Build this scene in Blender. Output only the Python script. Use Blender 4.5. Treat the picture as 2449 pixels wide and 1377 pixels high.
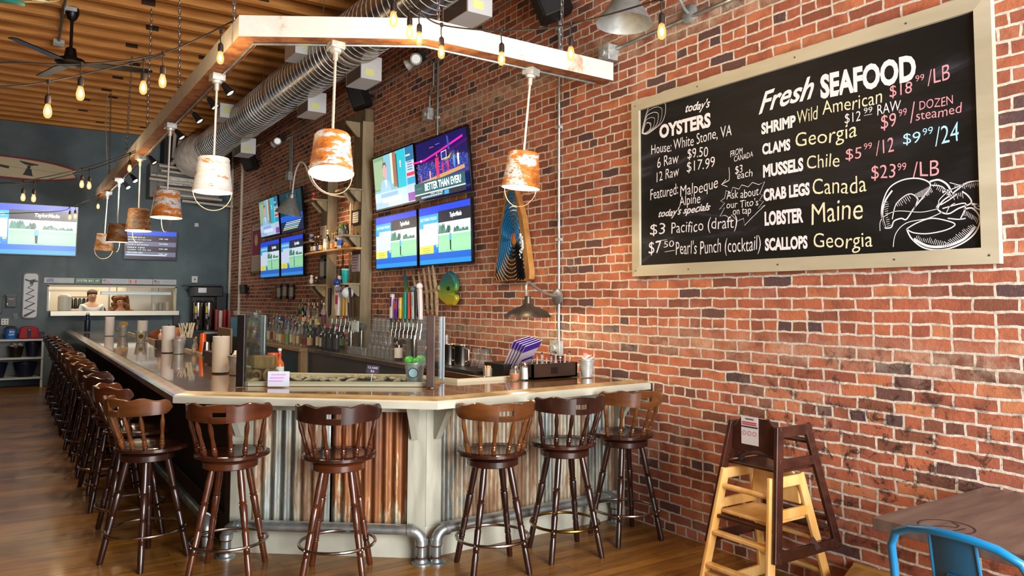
import bpy, bmesh, math, random
from math import sin, cos, pi, radians, sqrt, atan2
from mathutils import Vector, Matrix
random.seed(7)
SC = bpy.context.scene
COL = SC.collection
for o in list(bpy.data.objects): bpy.data.objects.remove(o)

# ---------------------------------------------------------------- camera
cd = bpy.data.cameras.new('camera'); cam = bpy.data.objects.new('camera', cd); COL.objects.link(cam)
cd.sensor_width = 36.0; cd.lens = 1816/2449*36.0
cd.shift_x = 0.0; cd.shift_y = -81.5/2449
cd.clip_start = 0.05; cd.clip_end = 100
Rm = Matrix([(0.8328303, -0.0379381, -0.5522268), (-0.5535096, -0.0488499, -0.8314089), (0.0045659, 0.9980854, -0.0616827)])
cam.matrix_world = Matrix.Translation((0,0,1.66)) @ Rm.to_4x4()
SC.camera = cam
# ---------------------------------------------------------------- light
SC.view_settings.view_transform = 'Standard'; SC.view_settings.look = 'None'
SC.view_settings.gamma = 1.0; SC.view_settings.use_curve_mapping = False
SC.view_settings.exposure = 0.35
SC.cycles.max_bounces = 7; SC.cycles.diffuse_bounces = 4; SC.cycles.glossy_bounces = 3
SC.cycles.transmission_bounces = 6; SC.cycles.transparent_max_bounces = 10
SC.cycles.caustics_reflective = False; SC.cycles.caustics_refractive = False
SC.cycles.sample_clamp_indirect = 4.0
try: SC.cycles.use_denoising = True
except Exception: pass
wd = bpy.data.worlds.new('daylight'); SC.world = wd; wd.use_nodes = True
wd.node_tree.nodes['Background'].inputs[0].default_value = (0.75,0.85,1.0,1)
wd.node_tree.nodes['Background'].inputs[1].default_value = 0.6
def area(name, loc, target, sx, sy, power, col=(1,1,1), spread=180):
    l = bpy.data.lights.new(name, 'AREA'); l.shape = 'RECTANGLE'; l.size = sx; l.size_y = sy; l.energy = power; l.color = col
    l.spread = radians(spread)
    o = bpy.data.objects.new(name, l); COL.objects.link(o); o.location = loc
    d = Vector(target)-Vector(loc); o.rotation_euler = d.to_track_quat('-Z','Y').to_euler(); return o
def spot(name, loc, tgt, power, col, ang=70, r=0.03):
    l = bpy.data.lights.new(name, 'SPOT'); l.energy = power; l.color = col; l.spot_size = radians(ang); l.spot_blend = .9; l.shadow_soft_size = r
    o = bpy.data.objects.new(name, l); COL.objects.link(o); o.location = loc; o.rotation_euler = (Vector(tgt)-Vector(loc)).to_track_quat('-Z','Y').to_euler(); return o
def point(name, loc, power, col, r=0.04):
    l = bpy.data.lights.new(name, 'POINT'); l.energy = power; l.color = col; l.shadow_soft_size = r
    o = bpy.data.objects.new(name, l); COL.objects.link(o); o.location = loc; return o
# daylight through the two shop-front windows behind the camera
area('window_daylight', (2.2,-2.72,2.0), (2.2,5,1.2), 3.2, 3.2, 900, (0.99,0.985,0.98))
area('window_daylight', (-2.2,-2.72,2.0), (0.6,5,1.4), 3.0, 3.2, 60, (1.0,0.97,0.93))
# ---------------------------------------------------------------- helpers
def lin(h):
    h = h.lstrip('#'); out = []
    for i in (0,2,4):
        c = int(h[i:i+2],16)/255; out.append(c/12.92 if c <= .04045 else ((c+.055)/1.055)**2.4)
    return (*out,1)
MATS = {}
def nodes(name):
    m = bpy.data.materials.new(name); m.use_nodes = True; nt = m.node_tree
    MATS[name] = m
    return m, nt, nt.nodes['Principled BSDF']
def N(nt, t, **k):
    n = nt.nodes.new(t)
    for a, v in k.items():
        if a.startswith('i_'):
            n.inputs[a[2:].replace('_',' ')].default_value = v
        else: setattr(n, a, v)
    return n
def coords(nt, scale=(1,1,1), world=False, rnd=False):
    if world:
        g = N(nt,'ShaderNodeNewGeometry'); out = g.outputs['Position']
    else:
        g = N(nt,'ShaderNodeTexCoord'); out = g.outputs['Object']
    if rnd:
        oi = N(nt,'ShaderNodeObjectInfo'); mu = N(nt,'ShaderNodeMath', operation='MULTIPLY'); mu.inputs[1].default_value = 37.0
        nt.links.new(oi.outputs['Random'], mu.inputs[0]); ad = N(nt,'ShaderNodeVectorMath', operation='ADD')
        nt.links.new(out, ad.inputs[0]); nt.links.new(mu.outputs[0], ad.inputs[1]); out = ad.outputs[0]
    mp = N(nt,'ShaderNodeMapping'); mp.inputs['Scale'].default_value = scale; nt.links.new(out, mp.inputs['Vector'])
    return mp.outputs['Vector']
def ramp(nt, fac, stops):
    r = N(nt,'ShaderNodeValToRGB'); e = r.color_ramp.elements
    while len(e) < len(stops): e.new(0.5)
    for i,(p,c) in enumerate(stops): e[i].position = p; e[i].color = lin(c) if isinstance(c,str) else c
    nt.links.new(fac, r.inputs[0]); return r.outputs[0]
def noise(nt, vec, scale, detail=4, rough=.55, dist=0):
    n = N(nt,'ShaderNodeTexNoise'); n.inputs['Scale'].default_value = scale; n.inputs['Detail'].default_value = detail
    n.inputs['Roughness'].default_value = rough; n.inputs['Distortion'].default_value = dist
    nt.links.new(vec, n.inputs['Vector']); return n.outputs['Fac']
def mix(nt, fac, a, b, mode='MIX'):
    m = N(nt,'ShaderNodeMix', data_type='RGBA', blend_type=mode)
    for s,v in ((m.inputs[0],fac),(m.inputs[6],a),(m.inputs[7],b)):
        if hasattr(v,'links'): nt.links.new(v, s)
        elif isinstance(v,str): s.default_value = lin(v)
        else: s.default_value = v
    return m.outputs[2]
def mth(nt, op, a, b=0.0, clamp=False):
    m = N(nt,'ShaderNodeMath', operation=op); m.use_clamp = clamp
    for s,v in ((m.inputs[0],a),(m.inputs[1],b)):
        if hasattr(v,'links'): nt.links.new(v, s)
        else: s.default_value = v
    return m.outputs[0]
def bump(nt, bs, h, strength=.3, dist=.01):
    b = N(nt,'ShaderNodeBump'); b.inputs['Strength'].default_value = strength; b.inputs['Distance'].default_value = dist
    nt.links.new(h, b.inputs['Height']); nt.links.new(b.outputs[0], bs.inputs['Normal'])
def P(name, col, rough=.5, metal=0, col2=None, nscale=6, stretch=(1,1,1), lo=.35, hi=.65, bmp=0, bscale=None, coat=0, trans=0, emit=0, ecol=None, rnd=True, spec=.5, ior=1.45, alpha=1, sub=0):
    if name in MATS: return MATS[name]
    m, nt, bs = nodes(name)
    bs.inputs['Roughness'].default_value = rough; bs.inputs['Metallic'].default_value = metal
    bs.inputs['Specular IOR Level'].default_value = spec; bs.inputs['IOR'].default_value = ior
    bs.inputs['Coat Weight'].default_value = coat; bs.inputs['Coat Roughness'].default_value = .08
    bs.inputs['Transmission Weight'].default_value = trans; bs.inputs['Alpha'].default_value = alpha
    if sub: bs.inputs['Subsurface Weight'].default_value = sub; bs.inputs['Subsurface Radius'].default_value = (.02,.01,.005)
    bs.inputs['Base Color'].default_value = lin(col)
    if emit:
        bs.inputs['Emission Color'].default_value = lin(ecol or col); bs.inputs['Emission Strength'].default_value = emit
    if col2 or bmp:
        v = coords(nt, stretch, rnd=rnd); n = noise(nt, v, nscale)
        if col2: nt.links.new(ramp(nt, n, [(lo,col),(hi,col2)]), bs.inputs['Base Color'])
        if bmp:
            h = noise(nt, v, bscale or nscale*4); bump(nt, bs, h, bmp, .004)
    return m
def E(name, col, s=1.0):
    if name in MATS: return MATS[name]
    m = bpy.data.materials.new(name); m.use_nodes = True; nt = m.node_tree; MATS[name] = m
    bs = nt.nodes['Principled BSDF']; bs.inputs['Base Color'].default_value = (0,0,0,1); bs.inputs['Roughness'].default_value = .25
    bs.inputs['Emission Color'].default_value = lin(col); bs.inputs['Emission Strength'].default_value = s
    return m
def glass(name, tint='#ffffff', op=.07, rough=.02):
    # thin clear glass: mostly see-through with a glossy skin
    if name in MATS: return MATS[name]
    m = bpy.data.materials.new(name); m.use_nodes = True; nt = m.node_tree; MATS[name] = m
    for n in list(nt.nodes):
        if n.type != 'OUTPUT_MATERIAL': nt.nodes.remove(n)
    out = [n for n in nt.nodes if n.type == 'OUTPUT_MATERIAL'][0]
    t = N(nt,'ShaderNodeBsdfTransparent'); t.inputs[0].default_value = lin(tint)
    g = N(nt,'ShaderNodeBsdfGlossy'); g.inputs['Roughness'].default_value = rough
    fr = N(nt,'ShaderNodeFresnel'); fr.inputs[0].default_value = 1.5
    f = mth(nt,'MULTIPLY', fr.outputs[0], .55)
    d = N(nt,'ShaderNodeBsdfDiffuse'); d.inputs[0].default_value = (.8,.82,.82,1); m0 = N(nt,'ShaderNodeMixShader'); m0.inputs[0].default_value = op; nt.links.new(t.outputs[0], m0.inputs[1]); nt.links.new(d.outputs[0], m0.inputs[2])
    mx = N(nt,'ShaderNodeMixShader'); nt.links.new(f, mx.inputs[0]); nt.links.new(m0.outputs[0], mx.inputs[1]); nt.links.new(g.outputs[0], mx.inputs[2])
    nt.links.new(mx.outputs[0], out.inputs[0]); return m
I3 = Matrix.Identity(4)
def frame(o, x, y=None, z=None):
    # 4x4 whose columns are the given axes
    x = Vector(x).normalized(); z = Vector(z).normalized() if z is not None else x.cross(Vector(y)).normalized()
    y = z.cross(x); m = Matrix((x,y,z)).transposed().to_4x4(); m.translation = Vector(o); return m
class B:
    def __init__(s): s.v=[]; s.f=[]; s.m=[]
    def add(s, vs, fs, mi=0, M=None):
        k = len(s.v)
        s.v += [tuple(M @ Vector(v)) if M is not None else tuple(v) for v in vs]
        s.f += [tuple(i+k for i in f) for f in fs]; s.m += [mi]*len(fs); return s
    def box(s, c, d, mi=0, M=None, rz=0):
        x,y,z = d[0]/2,d[1]/2,d[2]/2
        vs = [(-x,-y,-z),(x,-y,-z),(x,y,-z),(-x,y,-z),(-x,-y,z),(x,-y,z),(x,y,z),(-x,y,z)]
        L = Matrix.Translation(c) @ Matrix.Rotation(rz,4,'Z')
        if M is not None: L = M @ L
        return s.add(vs, [(0,3,2,1),(4,5,6,7),(0,1,5,4),(1,2,6,5),(2,3,7,6),(3,0,4,7)], mi, L)
    def bx(s, a, b, mi=0, M=None):
        return s.box([(a[i]+b[i])/2 for i in range(3)], [abs(b[i]-a[i]) for i in range(3)], mi, M)
    def bar(s, p, q, w, h, mi=0, up=(0,0,1)):
        p=Vector(p); q=Vector(q); z=(q-p); L=z.length; z.normalize(); u=Vector(up)
        if abs(z.dot(u))>.99: u=Vector((0,1,0))
        x=u.cross(z).normalized(); y=z.cross(x); m=Matrix((x,y,z)).transposed().to_4x4(); m.translation=(p+q)/2
        return s.box((0,0,0),(w,h,L),mi,m)
    def tube(s, pts, r, n=8, mi=0, closed=False, cap=True):
        pts=[Vector(p) for p in pts]; k=len(pts); rs=r if isinstance(r,(list,tuple)) else [r]*k
        vs=[]; fs=[]; up=None
        for i,p in enumerate(pts):
            a=pts[(i-1)%k] if (i>0 or closed) else p; b=pts[(i+1)%k] if (i<k-1 or closed) else p
            t=(b-a).normalized()
            if up is None: up=Vector((0,0,1)) if abs(t.z)<.9 else Vector((1,0,0))
            x=up.cross(t)
            if x.length<1e-5: x=Vector((1,0,0)).cross(t)
            x.normalize(); y=t.cross(x); up=y
            for j in range(n):
                a_=2*pi*j/n; vs.append(p+(x*cos(a_)+y*sin(a_))*rs[i])
        for i in range(k if closed else k-1):
            i2=(i+1)%k
            for j in range(n): fs.append((i*n+j,i*n+(j+1)%n,i2*n+(j+1)%n,i2*n+j))
        if cap and not closed:
            fs.append(tuple(range(n-1,-1,-1))); fs.append(tuple((k-1)*n+j for j in range(n)))
        return s.add(vs,fs,mi)
    def lathe(s, prof, n=16, M=None, mi=0, cap=True, o=None):
        if o is not None: M=Matrix.Translation(o)
        vs=[]; fs=[]
        for (r,z) in prof:
            for j in range(n): vs.append((r*cos(2*pi*j/n), r*sin(2*pi*j/n), z))
        for i in range(len(prof)-1):
            for j in range(n): fs.append((i*n+j,i*n+(j+1)%n,(i+1)*n+(j+1)%n,(i+1)*n+j))
        if cap:
            if prof[0][0]>1e-4: fs.append(tuple(range(n-1,-1,-1)))
            if prof[-1][0]>1e-4: fs.append(tuple((len(prof)-1)*n+j for j in range(n)))
        return s.add(vs,fs,mi,M)
    def ball(s, c, r, n=12, m=8, mi=0, sc=(1,1,1), M=None):
        pr=[(max(1e-5,sin(pi*i/m)), -cos(pi*i/m)) for i in range(m+1)]
        L=Matrix.Translation(c)@Matrix.Diagonal((r*sc[0],r*sc[1],r*sc[2],1))
        return s.lathe(pr,n,(M@L if M is not None else L),mi,False)
    def prism(s, poly, h0, h1, M=None, mi=0):
        n=len(poly); vs=[(x,y,h0) for x,y in poly]+[(x,y,h1) for x,y in poly]
        fs=[tuple(range(n-1,-1,-1)),tuple(range(n,2*n))]+[(i,(i+1)%n,n+(i+1)%n,n+i) for i in range(n)]
        return s.add(vs,fs,mi,M)
    def flat(s, poly, M=None, mi=0, z=0):
        return s.add([(x,y,z) for x,y in poly],[tuple(range(len(poly)))],mi,M)
    def torus(s, c, R, r, n=32, k=8, mi=0, M=None):
        pts=[(R*cos(2*pi*i/n),R*sin(2*pi*i/n),0) for i in range(n)]
        L=Matrix.Translation(c)
        if M is not None: L=L@M
        return s.tube([L@Vector(p) for p in pts],r,k,mi,True)
    def sheet(s, fn, nu, nv, mi=0, M=None):
        vs=[fn(i/nu,j/nv) for j in range(nv+1) for i in range(nu+1)]; w=nu+1
        return s.add(vs,[(j*w+i,j*w+i+1,(j+1)*w+i+1,(j+1)*w+i) for j in range(nv) for i in range(nu)],mi,M)
    def ribbon(s, pts, w, M=None, mi=0, z=0):
        # flat stroke of width w in the xy plane of M
        n=len(pts); vs=[]
        for i,p in enumerate(pts):
            a=pts[max(0,i-1)]; b=pts[min(n-1,i+1)]; dx,dy=b[0]-a[0],b[1]-a[1]; L=sqrt(dx*dx+dy*dy) or 1
            ww=w[i] if isinstance(w,(list,tuple)) else w
            nx,ny=-dy/L*ww/2,dx/L*ww/2; vs+=[(p[0]+nx,p[1]+ny,z),(p[0]-nx,p[1]-ny,z)]
        return s.add(vs,[(2*i,2*i+1,2*i+3,2*i+2) for i in range(n-1)],mi,M)
    def make(s, name, mats, parent=None, world=False, smooth=.6, bevel=0, seg=2, subd=0):
        me=bpy.data.meshes.new(name)
        off=parent.location if (world and parent) else Vector((0,0,0))
        me.from_pydata([tuple(Vector(v)-off) for v in s.v],[],s.f)
        if not isinstance(mats,(list,tuple)): mats=[mats]
        for m in mats: me.materials.append(m)
        me.polygons.foreach_set('material_index', s.m)
        bm=bmesh.new(); bm.from_mesh(me); bmesh.ops.recalc_face_normals(bm, faces=bm.faces); bm.to_mesh(me); bm.free()
        if smooth:
            me.polygons.foreach_set('use_smooth',[True]*len(me.polygons)); me.set_sharp_from_angle(angle=smooth)
        o=bpy.data.objects.new(name,me); COL.objects.link(o)
        if parent: o.parent=parent
        if bevel:
            b=o.modifiers.new('bevel','BEVEL'); b.width=bevel; b.segments=seg; b.limit_method='ANGLE'; b.angle_limit=.7
        if subd:
            b=o.modifiers.new('sub','SUBSURF'); b.levels=subd; b.render_levels=subd
        return o
def thing(name, label, cat, loc=(0,0,0), rz=0, group=None, rot=None):
    o=bpy.data.objects.new(name,None); COL.objects.link(o); o.location=loc
    o.rotation_euler=rot if rot is not None else (0,0,rz); o.empty_display_size=.1
    o['label']=label; o['category']=cat
    if group: o['group']=group
    return o
def tag(o, label, cat, group=None):
    o['label']=label; o['category']=cat
    if group: o['group']=group
    return o
def struct(o): o['kind']='structure'; return o
def origin(o, p):
    # move a mesh object's origin to p (mesh in world coords)
    p=Vector(p); o.data.transform(Matrix.Translation(-p)); o.location=p; return o
def dup(root, loc, rz=None, label=None, group=None):
    r=root.copy(); COL.objects.link(r); r.location=loc
    if rz is not None: r.rotation_euler=(0,0,rz)
    if label: r['label']=label
    if group: r['group']=group
    for ch in list(root.children):
        c=ch.copy(); COL.objects.link(c); c.parent=r
        for g in list(ch.children):
            d=g.copy(); COL.objects.link(d); d.parent=c
    return r
def recolor(o, m, i=0):
    sl=o.material_slots[i]; sl.link='OBJECT'; sl.material=m
TXT={}; CAPH={}
def glyphs(s, bold=0.0, shear=0.0):
    k=(s,bold,shear)
    if k not in TXT:
        c=bpy.data.curves.new('t','FONT'); c.body=s; c.size=1; c.offset=bold; c.shear=shear; c.resolution_u=3
        o=bpy.data.objects.new('t',c); COL.objects.link(o); bpy.context.view_layer.update()
        me=bpy.data.meshes.new_from_object(o.evaluated_get(bpy.context.evaluated_depsgraph_get()))
        vs=[tuple(v.co) for v in me.vertices]; fs=[tuple(p.vertices) for p in me.polygons]
        bpy.data.objects.remove(o); bpy.data.curves.remove(c); bpy.data.meshes.remove(me)
        xs=[v[0] for v in vs] or [0,1]; TXT[k]=(vs,fs,min(xs),max(xs))
        if s!='H': CAPH.setdefault((bold,shear), max(v[1] for v in glyphs('H',bold,shear)[0]))
    return TXT[k]
def write(b, s, M, p, q, h, mi=0, bold=0.0, shear=0.0, z=0, wob=0):
    # writes s along p->q in the xy plane of M, capital height h
    vs,fs,x0,x1=glyphs(s,bold,shear); dx,dy=q[0]-p[0],q[1]-p[1]; L=sqrt(dx*dx+dy*dy); ux,uy=dx/L,dy/L
    sx=L/max(1e-6,(x1-x0)); sy=h/CAPH.get((bold,shear),.72); out=[]
    for v in vs:
        a=(v[0]-x0)*sx; c=v[1]*sy
        if wob: c+=wob*h*sin(a/h*1.7)+wob*.6*h*sin(a/h*4.1+v[1]*2); a+=wob*.5*h*sin(v[1]*5+a/h*2.3)
        out.append((p[0]+ux*a, p[1]+uy*a+c, z))
    b.add(out,fs,mi,M)
# ---------------------------------------------------------------- materials of the room
W = 4.056; DB = 17.45
def brick_mat():
    m, nt, bs = nodes('red_brick')
    g = N(nt,'ShaderNodeNewGeometry'); sp = N(nt,'ShaderNodeSeparateXYZ'); nt.links.new(g.outputs['Position'], sp.inputs[0])
    cb = N(nt,'ShaderNodeCombineXYZ'); nt.links.new(sp.outputs['Y'], cb.inputs[0]); nt.links.new(sp.outputs['Z'], cb.inputs[1])
    pos = cb.outputs[0]
    nz = N(nt,'ShaderNodeTexNoise'); nz.inputs['Scale'].default_value = 9; nz.inputs['Detail'].default_value = 3; nt.links.new(pos, nz.inputs['Vector'])
    sb = N(nt,'ShaderNodeVectorMath', operation='SUBTRACT'); nt.links.new(nz.outputs['Color'], sb.inputs[0]); sb.inputs[1].default_value = (.5,.5,.5)
    sc = N(nt,'ShaderNodeVectorMath', operation='SCALE'); nt.links.new(sb.outputs[0], sc.inputs[0]); sc.inputs['Scale'].default_value = .026
    ad = N(nt,'ShaderNodeVectorMath', operation='ADD'); nt.links.new(pos, ad.inputs[0]); nt.links.new(sc.outputs[0], ad.inputs[1])
    br = N(nt,'ShaderNodeTexBrick', offset=.5, offset_frequency=2, squash=.5, squash_frequency=7)
    br.inputs['Scale'].default_value = 1; br.inputs['Brick Width'].default_value = .212; br.inputs['Row Height'].default_value = .0702
    br.inputs['Mortar Size'].default_value = .0078; br.inputs['Mortar Smooth'].default_value = .25; br.inputs['Bias'].default_value = 0
    br.inputs['Color1'].default_value = (0,0,0,1); br.inputs['Color2'].default_value = (1,1,1,1); br.inputs['Mortar'].default_value = (.5,.5,.5,1)
    nt.links.new(ad.outputs[0], br.inputs['Vector'])
    col = ramp(nt, br.outputs['Color'], [(0,'#4a373b'),(.05,'#543c3c'),(.11,'#73442f'),(.26,'#8a4a34'),(.45,'#9f5539'),(.66,'#aa5d3c'),(.82,'#b46640'),(.92,'#b87248'),(1,'#9c5a4e')])
    n1 = noise(nt, pos, 5.5, 5, .6); n2 = noise(nt, pos, 60, 4, .65)
    col = mix(nt, ramp(nt, n1, [(.46,(0,0,0,1)),(.72,(.75,.75,.75,1))]), col, '#5e3527')
    col = mix(nt, ramp(nt, n2, [(.60,(0,0,0,1)),(.74,(.5,.5,.5,1))]), col, '#c08a72')
    # rubbed lime on the brick faces
    n3 = noise(nt, pos, 2.2, 6, .62, .4)
    col = mix(nt, ramp(nt, n3, [(.57,(0,0,0,1)),(.72,(.38,.38,.38,1))]), col, '#c49a86')
    mo = ramp(nt, noise(nt, pos, 30, 4), [(.3,'#aca294'),(.7,'#dad2c4')])
    # thicker smeared mortar courses
    def band(z0, hw, amt):
        d = mth(nt,'ABSOLUTE', mth(nt,'SUBTRACT', sp.outputs['Z'], z0)); f = mth(nt,'SUBTRACT', 1.0, mth(nt,'DIVIDE', d, hw), True)
        nn = ramp(nt, noise(nt, pos, 7, 6, .68), [(.38,(0,0,0,1)),(.60,(1,1,1,1))])
        return mth(nt,'MULTIPLY', mth(nt,'POWER', f, .5), mth(nt,'MULTIPLY', nn, amt))
    bd = mth(nt,'ADD', band(3.73,.16,.85), band(1.36,.11,.5), True)
    smear = ramp(nt, noise(nt, pos, 18, 5), [(.3,'#9c8570'),(.7,'#cdb9a2')])
    base = mix(nt, br.outputs['Fac'], col, mo)
    base = mix(nt, bd, base, smear)
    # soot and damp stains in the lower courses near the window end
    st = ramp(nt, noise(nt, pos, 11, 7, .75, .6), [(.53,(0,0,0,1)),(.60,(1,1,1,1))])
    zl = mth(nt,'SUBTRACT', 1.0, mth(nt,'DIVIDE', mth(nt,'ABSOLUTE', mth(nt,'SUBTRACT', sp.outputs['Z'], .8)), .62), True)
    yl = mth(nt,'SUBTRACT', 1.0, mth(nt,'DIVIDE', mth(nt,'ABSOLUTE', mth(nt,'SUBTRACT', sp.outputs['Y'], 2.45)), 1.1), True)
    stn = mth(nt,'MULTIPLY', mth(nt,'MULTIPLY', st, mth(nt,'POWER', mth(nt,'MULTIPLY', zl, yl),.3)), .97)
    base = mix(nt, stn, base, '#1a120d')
    hs = N(nt,'ShaderNodeHueSaturation'); hs.inputs['Saturation'].default_value = .97; hs.inputs['Value'].default_value = 1.0; nt.links.new(base, hs.inputs['Color'])
    nt.links.new(hs.outputs[0], bs.inputs['Base Color'])
    bs.inputs['Roughness'].default_value = .78
    h = mth(nt,'ADD', mth(nt,'MULTIPLY', mth(nt,'SUBTRACT', 1.0, br.outputs['Fac']), .8), mth(nt,'MULTIPLY', noise(nt,pos,45,5,.6), .5))
    bump(nt, bs, h, .55, .012)
    return m
BRICK = brick_mat()
def plank_mat(name, cols, rowh, length, rough, along='X', gap='#1c0f06', grain=.5, plane='XY', coat=0, gsize=.0012):
    m, nt, bs = nodes(name)
    g = N(nt,'ShaderNodeNewGeometry'); sp = N(nt,'ShaderNodeSeparateXYZ'); nt.links.new(g.outputs['Position'], sp.inputs[0])
    cb = N(nt,'ShaderNodeCombineXYZ'); a,b_ = (plane[0],plane[1]) if along==plane[0] else (plane[1],plane[0])
    nt.links.new(sp.outputs[a], cb.inputs[0]); nt.links.new(sp.outputs[b_], cb.inputs[1])
    br = N(nt,'ShaderNodeTexBrick', offset=.37, offset_frequency=3)
    br.inputs['Scale'].default_value = 1; br.inputs['Brick Width'].default_value = length; br.inputs['Row Height'].default_value = rowh
    br.inputs['Mortar Size'].default_value = gsize; br.inputs['Mortar Smooth'].default_value = .1
    br.inputs['Color1'].default_value = (0,0,0,1); br.inputs['Color2'].default_value = (1,1,1,1)
    nt.links.new(cb.outputs[0], br.inputs['Vector'])
    mp = N(nt,'ShaderNodeMapping'); mp.inputs['Scale'].default_value = (1.6,22,1); nt.links.new(cb.outputs[0], mp.inputs['Vector'])
    # each board gets its own grain
    of = N(nt,'ShaderNodeVectorMath', operation='ADD'); mu = mth(nt,'MULTIPLY', br.outputs['Color'], 31.0)
    nt.links.new(mp.outputs[0], of.inputs[0]); nt.links.new(mu, of.inputs[1])
    gr = noise(nt, of.outputs[0], 1.6, 6, .62, .8)
    tone = mth(nt,'ADD', mth(nt,'MULTIPLY', br.outputs['Color'], 1-grain), mth(nt,'MULTIPLY', gr, grain))
    col = ramp(nt, tone, [(.22,cols[0]),(.5,cols[1]),(.78,cols[2])])
    dk = ramp(nt, noise(nt, of.outputs[0], 3.2, 5, .7, 1.5), [(.62,(0,0,0,1)),(.72,(.7,.7,.7,1))])
    col = mix(nt, dk, col, cols[0])
    base = mix(nt, br.outputs['Fac'], col, gap); nt.links.new(base, bs.inputs['Base Color'])
    bs.inputs['Roughness'].default_value = rough; bs.inputs['Coat Weight'].default_value = coat; bs.inputs['Coat Roughness'].default_value = .12
    bump(nt, bs, mth(nt,'SUBTRACT', mth(nt,'MULTIPLY',gr,.3), br.outputs['Fac']), .25, .003)
    return m
FLOOR = plank_mat('oak_floor', ('#52320f','#86591f','#ad7c34'), .082, 1.5, .42, coat=.15, grain=.75)
CEIL = P('ceiling_deck', '#7a4a1c', .7, col2='#b87832', nscale=2.5, stretch=(1,9,9), rnd=False)
JOIST = P('joist_wood', '#ad6a28', .65, col2='#d89a4e', nscale=2.2, stretch=(.7,9,9), lo=.3, hi=.7, bmp=.15)
BLUE = P('slate_blue_paint', '#44545c', .62, col2='#5a6a70', nscale=1.4, bmp=.06, bscale=120, rnd=False)
PLASTER = P('pale_plaster', '#b7a893', .85)
CREAM = P('washed_wood', '#a3a394', .6, col2='#b8b7a7', nscale=2.0, stretch=(1,1,1), bmp=.1, bscale=14)
CREAMV = P('washed_wood_dim', '#9a9a8a', .6, col2='#b2b1a1', nscale=3, stretch=(6,6,1))
# ---------------------------------------------------------------- room shell
def boxobj(name, a, b, m, parent=None, bevel=0, world=True):
    return B().bx(a,b).make(name, m, parent, world=world, smooth=0, bevel=bevel)
struct(boxobj('floor', (-6,-3.2,-.12), (4.36,17.6,0), FLOOR))
ce = struct(boxobj('ceiling', (-6,-3.2,5.34), (4.36,17.6,5.5), CEIL))
struct(boxobj('wall_right', (W,-3.2,0), (W+.3,17.6,5.34), BRICK))
struct(boxobj('wall_left', (-6.2,-3.2,0), (-6,17.6,5.34), P('left_wall_paint','#4c4a46',.8)))
# joists run across the room from the brick wall
y = -2.8; k = 0
rj = random.Random(3)
while y < 17.4:
    B().bx((-6,y,5.08),(W,y+.09,5.34)).make('joist', JOIST, ce, smooth=0)
    if k % 2 == 0 or rj.random() < .4:
        for x in ((.9+rj.random()*.5), (2.1+rj.random()*.5)):
            if y > 4: B().bx((x,y-.012,5.13),(x+.15,y,5.32)).make('blocking', P('blocking_wood','#3b2a1d',.8), ce, smooth=0)
    y += .447; k += 1
def wall_with_hole(name, x0,x1,y0,y1,z0,z1,holes,m):
    # holes: list of (xa,xb,za,zb)
    b=B(); xs=sorted({x0,x1,*[h[0] for h in holes],*[h[1] for h in holes]}); zs=sorted({z0,z1,*[h[2] for h in holes],*[h[3] for h in holes]})
    for i in range(len(xs)-1):
        for j in range(len(zs)-1):
            cx,cz=(xs[i]+xs[i+1])/2,(zs[j]+zs[j+1])/2
            if any(h[0]<cx<h[1] and h[2]<cz<h[3] for h in holes): continue
            b.bx((xs[i],y0,zs[j]),(xs[i+1],y1,zs[j+1]))
    return struct(b.make(name,m,smooth=0))
wall_with_hole('wall_back', -6,W,DB,DB+.12,0,5.34, [(.67,3.0,1.42,1.925)], BLUE)
wall_with_hole('wall_front', -6,W,-2.6,-2.45,0,5.34, [(.6,3.8,.45,3.6),(-3.7,-.7,.45,3.6)], P('front_wall_paint','#6a655c',.8))
# window frames of the shop front behind the camera
for i,(xa,xb) in enumerate(((.6,3.8),(-3.7,-.7))):
    b=B()
    for x in (xa,(xa+xb)/2-.03,xb-.06): b.bx((x,-2.58,.45),(x+.06,-2.47,3.6))
    for z in (.45,2.6,3.54): b.bx((xa,-2.58,z),(xb,-2.47,z+.06))
    struct(b.make('window_%d'%(i+1), P('window_frame_black','#1a1a1a',.5), smooth=0))
struct(boxobj('trim_1', (W-.012,5.2,0),(W,17.4,.09), P('dark_base','#2b1c10',.6)))
# ---------------------------------------------------------------- kitchen seen through the pass window
KW = P('kitchen_wall','#cfc4b0',.8)
struct(boxobj('wall_kitchen', (-.6,20.0,0),(4.3,20.1,3.2), KW))
struct(B().bx((-.7,DB+.12,0),(-.6,20.1,3.2)).bx((4.2,DB+.12,0),(4.3,20.1,3.2)).make('wall_kitchen_side', KW, smooth=0))
struct(boxobj('floor_kitchen', (-.7,DB+.12,-.1),(4.3,20.1,0), P('kitchen_tile','#8a8074',.6)))
struct(boxobj('ceiling_kitchen', (-.7,DB+.12,3.2),(4.3,20.1,3.3), P('kitchen_ceiling','#e2dccc',.8)))
area('kitchen_lamp', (1.8,18.9,3.1),(1.8,18.9,0),2.6,1.2,85,(1.0,.88,.7))
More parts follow.
